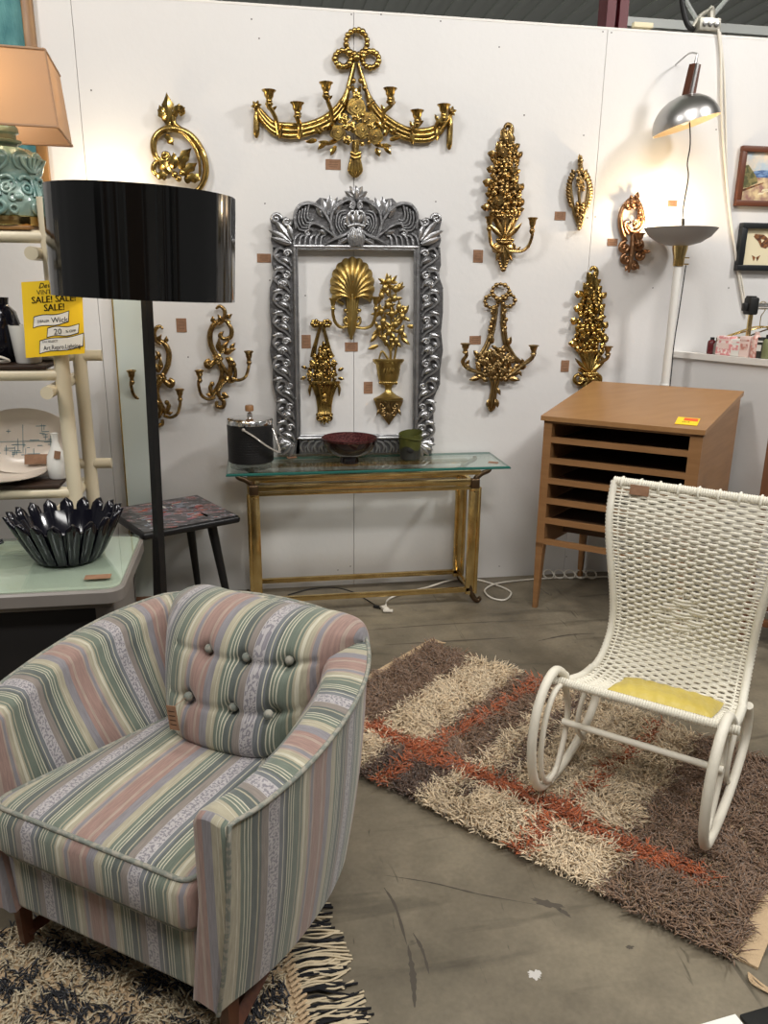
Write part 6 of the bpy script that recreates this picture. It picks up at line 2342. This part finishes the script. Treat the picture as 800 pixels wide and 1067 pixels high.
mb.hexa([rq(-.035, .025, .001), rq(1.635, .025, .001), rq(1.635, .97, .001), rq(-.035, .97, .001)], [rq(-.035, .025, .008), rq(1.635, .025, .008), rq(1.635, .97, .008), rq(-.035, .97, .008)])
M['jute'] = mat('woven_tan_edge', hexc(196, 170, 136), .9, bump=.5, bscale=150)
obj('woven_backing', mb, 'jute', t, smooth=0)
shag('pile', t, RO, RUX, RUY, 1.585, .97, .0068, rugcol, .024, .044, .0026, 5, lean=1.15)
mb = MB()
for (u, v, du, dv_) in ((1.62, -.005, .05, -.02), (-.03, .97, .03, .03)):
    for k in range(7):
        P = [Vector(rq(u, v, .008)), Vector(rq(u + du * .5 + R.uniform(-.01, .01), v + dv_ + R.uniform(-.01, .01), .008)), Vector(rq(u + du * 2 + R.uniform(-.015, .015), v + dv_ * 1.5 + R.uniform(-.012, .012), .005))]
        mb.tube(catmull(P, 4), .0022, 5)
obj('corner_threads', mb, 'jute', t, smooth=60)

# second shag rug under the armchair
A2 = math.radians(10)
SUX, SUY = np.array([math.cos(A2), math.sin(A2)]), np.array([-math.sin(A2), math.cos(A2)])
edge0 = np.array([-.455, -2.62])       # a point on the right edge of the pile
SL, SWd = 1.35, 1.35


def col2(U, V, rs):
    n = U.size
    c = np.tile(h3(214, 198, 166), (n, 1))
    f = np.sin(U * 30 + 2.2 * np.sin(V * 31)) + np.sin(V * 44 + 2 * np.sin(U * 27 + 1)) + rs.normal(0, .3, n)
    c[f > .25] = h3(30, 30, 36)
    return c


O2 = edge0 - SL * SUX - .85 * SUY
t = thing('black_and_cream_rug', (float(O2[0] + .7), float(O2[1] + .7), 0), 'black and cream shag rug with long fringe under the striped armchair', 'rug')


def r2(u, v, z): p = O2 + u * SUX + v * SUY; return (p[0], p[1], z)


mb = MB()
mb.hexa([r2(0, 0, .001), r2(SL + .012, 0, .001), r2(SL + .012, SWd, .001), r2(0, SWd, .001)], [r2(0, 0, .008), r2(SL + .012, 0, .008), r2(SL + .012, SWd, .008), r2(0, SWd, .008)])
for k in range(90):
    v = SWd * (k + .5) / 90
    mb.tube([r2(SL, v - .008, .012), r2(SL + .018, v, .015), r2(SL + .03, v + .008, .010)], .0045, 6)
obj('woven_backing', mb, 'jute', t, smooth=0)
shag('pile', t, O2, SUX, SUY, SL, SWd, .0085, col2, .014, .028, .0030, 9, clip=lambda U, V: (U > .15), lean=1.2)
mb = MB()
M['blackyarn'] = mat('black_yarn', hexc(26, 26, 30), .9)
M['creamyarn'] = mat('cream_yarn', hexc(206, 190, 160), .9)
for k in range(430):
    v = SWd * R.random()
    if v < .3: continue
    dx = R.uniform(.09, .135)
    s_ = R.uniform(-.03, .01)
    z_ = R.uniform(.006, .016)
    P = [Vector(r2(SL + .018, v, .012)), Vector(r2(SL + .05, v + s_ * .4 + R.uniform(-.008, .008), z_ + .006)), Vector(r2(SL + .05 + dx * .4, v + s_ * .8 + R.uniform(-.01, .01), z_)), Vector(r2(SL + .03 + dx, v + s_ + R.uniform(-.014, .014), .004))]
    mb.tube(catmull(P, 3), .0028, 5, mi=0 if R.random() < .5 else 1)
obj('fringe', mb, ['creamyarn', 'blackyarn'], t, smooth=60, kind='stuff')

# ------------------------------------------------------------------ striped barrel armchair
R0 = Vector((-.572, -2.738, 0))
EX = Vector((.824, -.567, 0))
EY = Vector((.567, .824, 0))
AW = .76
FC = R0 - EX * (AW / 2)          # middle of the front edge


def ch(x, y, z): return FC + EX * x + EY * y + Vector((0, 0, z))


t = thing('armchair', ch(0, .36, 0), 'striped green, rose and cream barrel armchair with a button-tufted back', 'armchair')
ZBOT = .165
D_CH = .74


def upath(hw, depth, rr_, n=14, y0=0.0, bulge=.05):
    """U-shaped plan: right arm front -> round the back -> left arm front"""
    P = [(hw, y0)]
    P += [(hw, y0 + (depth - rr_ - y0) * k / 6) for k in range(1, 6)]
    for k in range(n + 1):
        a = PI / 2 * k / n
        P.append((hw - rr_ + rr_ * math.cos(a), depth - rr_ + rr_ * math.sin(a) ** 1.0))
    m = [(0.0, depth + bulge * .3)]
    L = P + m + [(-x, y) for x, y in P[::-1]]
    return L


def topz(y): return .650 + .080 * min(1, max(0, (y - .05) / .60)) ** 1.1


half = catmull([(x, y, 0) for x, y in ((.372, 0), (.398, .08), (.418, .18), (.424, .30), (.415, .42), (.385, .54), (.325, .65), (.235, .725), (.12, .768), (0, .780))], 4)
half = [(p.x, p.y) for p in half]
outer = half + [(-x, y) for x, y in half[::-1][1:]]
inner, ibot = [], []
for i, (x, y) in enumerate(outer):
    a_, b_ = outer[max(i - 1, 0)], outer[min(i + 1, len(outer) - 1)]
    tx, ty = b_[0] - a_[0], b_[1] - a_[1]
    l_ = math.hypot(tx, ty)
    nx_, ny_ = -ty / l_, tx / l_
    if i in (0, len(outer) - 1): nx_, ny_ = math.copysign(1, -x), 0
    th_i = .078 + .030 * min(1, y / .6)
    inn = (x + nx_ * th_i, y + ny_ * th_i)
    bo_ = .165 * min(1, y / .42)
    inner.append(inn)
    ibot.append((inn[0] + nx_ * bo_, inn[1] + ny_ * bo_))
# arc length for the stripe coordinate
sarc = [0.0]
for a, b in zip(outer[:-1], outer[1:]): sarc.append(sarc[-1] + math.hypot(a[0] - b[0], a[1] - b[1]))
rows, UV = [], []
for i, ((ox, oy), (ix, iy)) in enumerate(zip(outer, inner)):
    tz = topz(oy)
    dirv = Vector((ox - ix, oy - iy, 0))
    nd = dirv.normalized()
    row, uvr = [], []
    flare = .050
    secs = []
    # outer side from the bottom up
    for f in (0, .25, .5, .75, .93):
        z = ZBOT + (tz - .03 - ZBOT) * f
        off = -flare * (1 - f) + .010 * math.sin(PI * f)
        secs.append((ox + nd.x * off, oy + nd.y * off, z))
    th_ = dirv.length
    for f in (0, .12, .3, .5, .7, .88, 1.0):
        cxx, cyy = ox + (ix - ox) * f, oy + (iy - oy) * f
        zz = tz - .014 + .014 * math.sin(PI * (f * .9 + .05)) ** .6
        if f in (0,): cxx, cyy = ox + nd.x * .004, oy + nd.y * .004
        secs.append((cxx, cyy, zz - (.012 if f == 1.0 else 0)))
    bx_, by_ = ibot[i]
    for f in (.88, .7, .5, .3, 0):
        z = .44 + (tz - .03 - .44) * f
        g_ = (1 - f) ** 1.3
        secs.append((ix + (bx_ - ix) * g_, iy + (by_ - iy) * g_, z))
    sx_ = -1 if bx_ > 0 else 1
    kf = max(0, 1 - oy / .3)
    secs.append((bx_ + sx_ * .035 * kf, by_, ZBOT + .01))
    ll = 0
    for k, s_ in enumerate(secs):
        row.append(ch(*s_))
        if k: ll += math.dist(s_, secs[k - 1])
        uvr.append((sarc[i] + .06, ll))
    rows.append(row)
    UV.append(uvr)
mb = MB()
mb.grid(rows, UV=UV)
nr = len(rows[0])
for r_, sg in ((rows[0], 1), (rows[-1], -1)):
    uvs = []
    pts = list(r_)
    # front panel of each arm with a little roundness
    cen = sum((Vector(p) for p in pts), Vector()) / len(pts)
    L_ = len(pts)
    rings = [pts, [Vector(p) + (cen - Vector(p)) * .08 - EY * .012 for p in pts], [Vector(p) + (cen - Vector(p)) * .3 - EY * .016 for p in pts]]
    for q in (1, 2):
        for k in range(len(rings[q])): rings[q][k] = Vector(rings[q][k])
        for k, p in enumerate(rings[q]):
            o_ = Vector(pts[k]); p.z = o_.z + (cen.z - o_.z) * (.02 if q == 1 else .05)
    uvf = lambda p: ((Vector(p) - FC).dot(EX) + .02, p[2])
    mb.grid(rings, UV=[[uvf(p) for p in rg_] for rg_ in rings])
    ps = rings[-1]
    mb.add(ps, [tuple(range(len(ps)))], 0, [tuple(uvf(p) for p in ps)])
shell = obj('barrel_shell', mb, 'fabric', t, smooth=50)
# piping along the outer top edge and down the arm fronts
mb = MB()
top_line = [rows[i][5] for i in range(len(rows))]
mb.tube([Vector(rows[0][k]) - EY * .006 for k in range(0, 6)] + top_line[1:], .0055, 8)
mb.tube([Vector(rows[-1][k]) - EY * .006 for k in range(0, 6)], .0055, 8)
obj('piping', mb, 'piping', shell, smooth=60)


def patch(mb, f, nu, nv, uvf):
    P = [[f(i / nu, j / nv) for j in range(nv + 1)] for i in range(nu + 1)]
    mb.grid([[ch(*p) for p in r_] for r_ in P], UV=[[uvf(*p) for p in r_] for r_ in P])


def softbox(mb, x0, x1, y0, y1, z0, z1, r, bow=0.0, uoff=0.0, sg=.0, n=14, frontbow=0.0):
    """upholstered block: rounded rectangle rings in plan, crowned top"""
    rings, UVs = [], []
    prof = [(.0, -1), (r * .3, -.93), (0, -.7), (-.004, 0), (0, .7)]
    levels = []
    for k in range(5):
        a = PI / 2 * k / 4
        levels.append((r * (1 - math.sin(a)) if False else r - r * math.sin(a), z0 + r - r * math.cos(a)))
    for k in range(5):
        a = PI / 2 * k / 4
        levels.append((r - r * math.cos(a), z1 - r + r * math.sin(a)))
    NP = []
    m = 22
    for (ins, z) in levels:
        ring, uvr = [], []
        X0, X1, Y0, Y1 = x0 + ins, x1 - ins, y0 + ins, y1 - ins
        rc = .04
        for (cx_, cy_, a0) in ((X1 - rc, Y0 + rc, -90), (X1 - rc, Y1 - rc, 0), (X0 + rc, Y1 - rc, 90), (X0 + rc, Y0 + rc, 180)):
            for k in range(6):
                a = math.radians(a0 + 18 * k)
                ring.append((cx_ + rc * math.cos(a), cy_ + rc * math.sin(a), z))
        # subdivide the straight parts
        full = []
        for k in range(len(ring)):
            a, b = ring[k], ring[(k + 1) % len(ring)]
            d = math.dist(a, b)
            nn = max(1, int(d / .04))
            for q in range(nn):
                full.append(tuple(a[j] + (b[j] - a[j]) * q / nn for j in range(3)))
        NP.append(full)
    mn = min(len(f) for f in NP)
    base_ = NP[-1]
    if any(len(f) != len(base_) for f in NP):
        NP = []
        for (ins, z) in levels:
            cxm, cym = (x0 + x1) / 2, (y0 + y1) / 2
            sx, sy = ((x1 - x0) / 2 - ins) / ((x1 - x0) / 2 - levels[-1][0]), ((y1 - y0) / 2 - ins) / ((y1 - y0) / 2 - levels[-1][0])
            NP.append([(cxm + (p[0] - cxm) * sx, cym + (p[1] - cym) * sy, z) for p in base_])
    def disp(p):
        x, y, z = p
        x *= 1 - .95 * max(0, y)
        if frontbow: y -= frontbow * math.sin(PI * min(1, max(0, (z - z0) / (z1 - z0)))) * max(0, 1 - (y - y0) / .08)
        return (x, y, z)
    G = [[ch(*disp(p)) for p in ring] for ring in NP]
    def uvv(p):
        d = (y0 - p[1]) if p[1] < y0 + .05 else 0
        return (p[0] + uoff, p[1] + p[2])
    mb.grid(G, cv=True, UV=[[uvv(disp(p)) for p in ring] for ring in NP])
    # crowned top
    last = NP[-1]
    cxm, cym = (x0 + x1) / 2, (y0 + y1) / 2
    tops = [last]
    for k in range(1, 9):
        f = 1 - k / 8 * .999
        tops.append([(cxm + (p[0] - cxm) * f, cym + (p[1] - cym) * f, z1 + bow * (1 - f * f)) for p in last])
    mb.grid([[ch(*disp(p)) for p in r_] for r_ in tops], cv=True, UV=[[uvv(disp(p)) for p in r_] for r_ in tops])
    return [ch(*disp(p)) for p in NP[-3]], [ch(*disp(p)) for p in NP[2]]


IW = AW / 2 - .083
mb = MB()
softbox(mb, -IW - .012, IW + .012, .012, .55, ZBOT + .005, .345, .02, uoff=.02)
obj('seat_base', mb, 'fabric', t, smooth=60)
mb = MB()
hi_, lo_ = softbox(mb, -IW + .004, IW - .004, -.012, .50, .345, .478, .03, bow=.014, uoff=.02, frontbow=.022)
cush = obj('seat_cushion', mb, 'fabric', t, smooth=60)
mb = MB()
mb.tube([p + Vector((0, 0, .002)) for p in hi_], .0055, 8, closed=True)
mb.tube([p - Vector((0, 0, .002)) for p in lo_], .0055, 8, closed=True)
obj('piping', mb, 'piping', cush, smooth=60)
# tufted back pillow leaning in the barrel
btn = [(-.005, .715), (.105, .715), (.207, .715), (-.035, .600), (.094, .600), (.190, .600)]
pprof = catmull([(0, .385, .468), (0, .352, .500), (0, .350, .560), (0, .368, .630), (0, .395, .700), (0, .430, .755), (0, .490, .793), (0, .560, .803), (0, .630, .788), (0, .675, .740), (0, .69, .66)], 9)


def pillow_pt(u, k):
    p = pprof[k]
    v = k / (len(pprof) - 1)
    x = .040 + u * (.190 + .100 * min(1, v * 1.7))
    e = (1 - abs(u) ** 7) ** .5
    y = p.y + .085 * abs(u) ** 2.4
    z = p.z - .030 * abs(u) ** 3
    y = .63 + (y - .63) * e
    z = .60 + (z - .60) * (.80 + .20 * e)
    dip = 0
    for (bx, bz) in btn:
        d2 = (x - bx) ** 2 + (z - bz) ** 2
        dip += .030 * math.exp(-d2 / .00035) + .016 * math.exp(-d2 / .0030)
        if y < .5:
            dip += .007 * math.exp(-((x - bx) ** 2) / .00005) * max(0, 1 - abs(z - bz) / .09)
    if y < .5:
        for bz in (.715, .600):
            dip += .008 * math.exp(-((z - bz) ** 2) / .00007) * (1 if -.1 < x < .27 else 0)
    if y < .56: y += dip * .9; z -= dip * .25
    return (x, y, z)


mb = MB()
NU, NV = 110, len(pprof) - 1
P = [[pillow_pt(-1 + 2 * i / NU, j) for j in range(NV + 1)] for i in range(NU + 1)]
mb.grid([[ch(*p) for p in r_] for r_ in P], UV=[[(p[0] + .02, p[2] - p[1]) for p in r_] for r_ in P])
back = obj('back_pillow', mb, 'fabric', t, smooth=75)
for (bx, bz) in btn:
    u = (bx - .04) / .27
    k = min(range(0, 50), key=lambda q_: abs(pprof[q_].z - .03 * abs(u) ** 3 - .010 - bz))
    p = pillow_pt(u, k)
    mb = MB()
    mb.ball(ch(bx, p[1] - .008, bz), .0125, 12, 8)
    obj('button', mb, 'piping', back, smooth=60)
# tag hanging from the lower left button
mb = MB()
q = ch(-.045, .335, .565)
mm = Matrix((EX, -EY, Vector((0, 0, 1)))).transposed() @ Matrix.Rotation(-.12, 3, 'Y')
mb.rbox(q, (.030, .002, .066), .0007, 1, M3=mm)
mb.tube([q + Vector((0, 0, .028)), ch(-.035, .375, .602)], .0008, 5)
for k in range(4): mb.box(q + mm @ Vector((0, .0014, .018 - k * .012)), (.019, .0006, .002), M3=mm, mi=1)
obj('price_tag', mb, ['tag', 'ink'], label='brown tag tied to a button of the striped armchair back', cat='price tag', smooth=0)
for (x_, y_) in ((AW / 2 - .075, .05), (-AW / 2 + .075, .05), (AW / 2 - .16, .60), (-AW / 2 + .16, .60)):
    mb = MB()
    mb.tube([ch(x_, y_, .03), ch(x_, y_, ZBOT + .02)], [.017, .024], 4)
    obj('leg', mb, 'walnut', t, smooth=20)
mb = MB()
for s_ in (-1, 1):
    mb.tube([ch(s_ * (AW / 2 - .075), .05, .055), ch(s_ * (AW / 2 - .16), .60, .055)], .020, 4)
obj('side_runners', mb, 'walnut', t, smooth=20)

# ------------------------------------------------------------------ white rattan rocking chair
TH = math.radians(44.5)
KD = Vector((math.sin(TH), math.cos(TH), 0))       # backwards
KX = Vector((.752, -.659, 0)).normalized()         # to the picture right
KO = Vector((.408, -1.905, 0))
KW = .49
t = thing('rocking_chair', KO + KX * KW / 2 + KD * .2, 'white woven rattan rocking chair standing on the orange-striped shag rug', 'rocking chair')


def rk(s_, x, z): return KO + KD * s_ + KX * x + Vector((0, 0, z))


prof = [(0, .405), (.03, .385), (.12, .358), (.22, .335), (.32, .343), (.385, .405), (.408, .48), (.398, .59), (.384, .70), (.380, .80), (.395, .88), (.430, .965)]
PR = catmull([Vector((a, 0, b)) for a, b in prof], 10)
cum = [0]
for a, b in zip(PR[:-1], PR[1:]): cum.append(cum[-1] + (b - a).length)


def prof_at(s_):
    s_ = min(max(s_, 0), cum[-1] - 1e-6)
    for i in range(len(cum) - 1):
        if cum[i + 1] >= s_:
            f = (s_ - cum[i]) / (cum[i + 1] - cum[i])
            p = PR[i].lerp(PR[i + 1], f)
            tg = (PR[i + 1] - PR[i]).normalized()
            return p, Vector((-tg.z, 0, tg.x)), f      # normal facing up / forwards
    return PR[-1], Vector((-1, 0, 0)), 0


def halfw(s_):
    """the woven sheet is a little narrower at the waist"""
    f = s_ / cum[-1]
    return KW / 2 + .020 * math.cos(f * PI * 2) * (1 if f > .3 else .5) - .006 + .012 * f


for sx in (-1, 1):
    mb = MB()
    P, rad = [], []
    for k in range(161):
        s_ = cum[-1] * k / 160
        p, nrm, _ = prof_at(s_)
        P.append(rk(p.x, KW / 2 + sx * halfw(s_), p.z))
        rad.append(.0125 + .0022 * (1 if k % 2 else -.4))
    mb.tube(P, rad, 10)
    obj('side_rail', mb, 'cord_white', t, smooth=60)
for (s_, nm) in ((0, 'front_bar'), (cum[-1], 'top_bar')):
    p, _, _ = prof_at(s_)
    mb = MB()
    hw = halfw(s_) + (.03 if nm == 'front_bar' else .004)
    n = 150
    mb.tube([rk(p.x, KW / 2 - hw + 2 * hw * k / n, p.z) for k in range(n + 1)], [.0135 + .002 * (1 if k % 2 else -.4) for k in range(n + 1)], 10)
    if nm == 'top_bar':
        for k in range(9):
            x = KW / 2 - hw + 2 * hw * (k + .5) / 9
            mb.tube([rk(p.x + .017 * math.cos(q_), x, p.z - .004 + .020 * math.sin(q_)) for q_ in [2 * PI * j / 10 for j in range(10)]], .004, 6, closed=True)
    obj(nm, mb, 'cord_white', t, smooth=60)
mb = MB()
nwarp = 18
pitch = .0118
nrow = int(cum[-1] / pitch)
for j in range(1, nrow):
    s_ = j * pitch
    p, nrm, _ = prof_at(s_)
    hw = halfw(s_)
    NS = nwarp * 5
    P = []
    for i in range(NS + 1):
        f = i / NS
        x = (f - .5) * 2
        # warps occupy the middle; the strands run bare to the side rails
        wpos = (x * .5 + .5) * nwarp
        inside = abs(x) < .86
        dia = abs(x) * 2.4 + abs(s_ - cum[-1] * .57) / .085
        if dia < 1: ph = math.sin(PI * (wpos * .5 + (j // 2)))
        else: ph = math.sin(PI * (wpos + j))
        off = .0052 * ph if inside else .0042 * math.sin(PI * (wpos + j)) * .3
        q = rk(p.x + nrm.x * off, KW / 2 + x * hw, p.z + nrm.z * off)
        P.append(q)
    mb.tube(P, [.0036 + .0021 * min(1, max(0, (1 - abs(q_ / NS - .5) * 2) * 4 - .15)) for q_ in range(NS + 1)], 5, caps=False)
for i in range(nwarp + 1):
    x = (i / nwarp - .5) * 2
    if abs(x) > .9: continue
    P = []
    for k in range(0, 120):
        s_ = cum[-1] * k / 119
        p, nrm, _ = prof_at(s_)
        P.append(rk(p.x, KW / 2 + x * halfw(s_), p.z))
    mb.tube(P, .003, 5, caps=False)
obj('woven_seat_and_back', mb, 'cord_white', t, smooth=60)
RZ = .026
for sx in (0, 1):
    X = KW * sx + (-.004 if sx == 0 else .004)
    mb = MB()
    loop = [(.05, .40), (.0, .44), (-.05, .455), (-.11, .43), (-.16, .36), (-.175, .26), (-.15, .15), (-.09, .07), (0, RZ + .022), (.12, RZ + .022), (.25, RZ + .050), (.34, RZ + .095), (.385, RZ + .15), (.38, RZ + .22), (.34, .315)]
    mb.tube(catmull([rk(a, X, b) for a, b in loop], 6), .0145, 12)
    mb.ball(rk(.05, X, .40), .017)
    obj('rocker', mb, 'whitepaint', t, smooth=60)
    mb = MB()
    X2 = X + (.012 if sx == 0 else -.012)
    mb.tube([rk(-.03 + .10 * math.cos(a), X2, .235 + .165 * math.sin(a)) for a in [2 * PI * k / 30 for k in range(30)]], .009, 8, closed=True)
    mb.tube(catmull([rk(.02, X2, .40), rk(.07, X2, .30), (rk(.07, X2, .20)), rk(.01, X2, .08), rk(-.03, X2, .055)], 6), .009, 8)
    mb.tube(catmull([rk(.30, X2, .315), rk(.20, X2, .24), rk(.18, X2, .15), rk(.25, X2, .075)], 6), .009, 8)
    obj('inner_hoop', mb, 'whitepaint', t, smooth=60)
mb = MB()
mb.tube([rk(.055, .0, .235), rk(.055, KW, .235)], .011, 10)
obj('stretchers', mb, 'whitepaint', t, smooth=60)
p, nrm, _ = prof_at(cum[-1] - .02)
q = rk(p.x - .018, .065, p.z + .002)
mb = MB()
mm = Matrix((KX, KD, Vector((0, 0, 1)))).transposed() @ Matrix.Rotation(-.2, 3, 'X')
mb.rbox(q, (.062, .002, .034), .0006, 1, M3=mm)
obj('price_tag', mb, 'tag', label='brown tag on the top left of the white rocking chair back', cat='price tag', smooth=0)
# yellow cushion
mb = MB()
rows, NU, NV = [], 40, 20
for i in range(NU + 1):
    row = []
    for j in range(NV + 1):
        u, v = -1 + 2 * i / NU, -1 + 2 * j / NV
        s_ = .155 + v * .095
        p, nrm, _ = prof_at(s_ + .02)
        x = KW / 2 + .035 + u * .155
        e = (1 - abs(u) ** 4) ** .5 * (1 - abs(v) ** 4) ** .5
        h = .010 + .026 * e + .0025 * math.sin(u * 22 + 5 * v) * e
        row.append(rk(p.x + nrm.x * h, x, p.z + nrm.z * h))
    rows.append(row)
mb.grid(rows)
rb = [[None] * (NV + 1) for _ in range(NU + 1)]
for i in range(NU + 1):
    for j in range(NV + 1):
        u, v = -1 + 2 * i / NU, -1 + 2 * j / NV
        s_ = .155 + v * .095
        p, nrm, _ = prof_at(s_ + .02)
        x = KW / 2 + .035 + u * .155
        e = (1 - abs(u) ** 4) ** .5 * (1 - abs(v) ** 4) ** .5
        h = .010 - .002 * e
        rb[i][j] = rk(p.x + nrm.x * h, x, p.z + nrm.z * h)
mb.grid(rb, flip=True)
obj('yellow_cushion', mb, 'yellow', label='thin golden yellow cushion lying on the rocking chair seat', cat='cushion', smooth=60)

# ------------------------------------------------------------------ dark wooden furniture cut by the right edge
t = thing('wooden_bookcase', (2.1, -1.05, 0), 'reddish dark wood shelf cabinet cut off by the right edge behind the rocking chair', 'bookcase')
bo = Vector((1.70, -.98, 0))
be, bd = Vector((.82, -.57, 0)).normalized(), Vector((.66, .75, 0)).normalized()
bm3 = Matrix((be, Vector((-be.y, be.x, 0)), Vector((0, 0, 1)))).transposed()


def bk(a, b, z): return bo + be * a + Vector((-be.y, be.x, 0)) * b + Vector((0, 0, z))


mb = MB()
for (a, b) in ((.0, 0), (.6, 0), (.16, .3), (.6, .3)): mb.rbox(bk(a, b, .56), (.035, .04, 1.12), .003, M3=bm3)
mb.rbox(bk(.36, .15, 1.115), (.44, .34, .03), .004, M3=bm3)
obj('frame', mb, 'midwood', t, smooth=30)
mb = MB()
mb.rbox(bk(.40, .3, .6), (.42, .02, 1.0), .003, M3=bm3)
mb.rbox(bk(.36, .16, .18), (.44, .26, .03), .003, M3=bm3)
obj('dark_back', mb, 'darkwood', t, smooth=30)
mb = MB()
for z in (.20, .12): mb.rbox(bk(.30, 0, z), (.62, .03, .035), .004, M3=bm3)
obj('lower_rails', mb, 'midwood', t, smooth=30)

# bits at the bottom right corner of the floor
q = onz(752, 1072, 0)
mb = MB()
mb.rbox((q.x, q.y - .025, .003), (.11, .09, .004), .001, 1, rz=.12)
obj('white_paper', mb, 'whitepaper', label='white paper lying on the floor at the bottom right corner', cat='paper', smooth=0)
q = onz(792, 1068, 0)
mb = MB()
mb.rbox((q.x + .02, q.y - .03, .006), (.10, .12, .010), .002, 2, rz=.12)
obj('black_mat', mb, 'rubber', label='black mat corner on the floor beside the white paper', cat='mat', smooth=30)
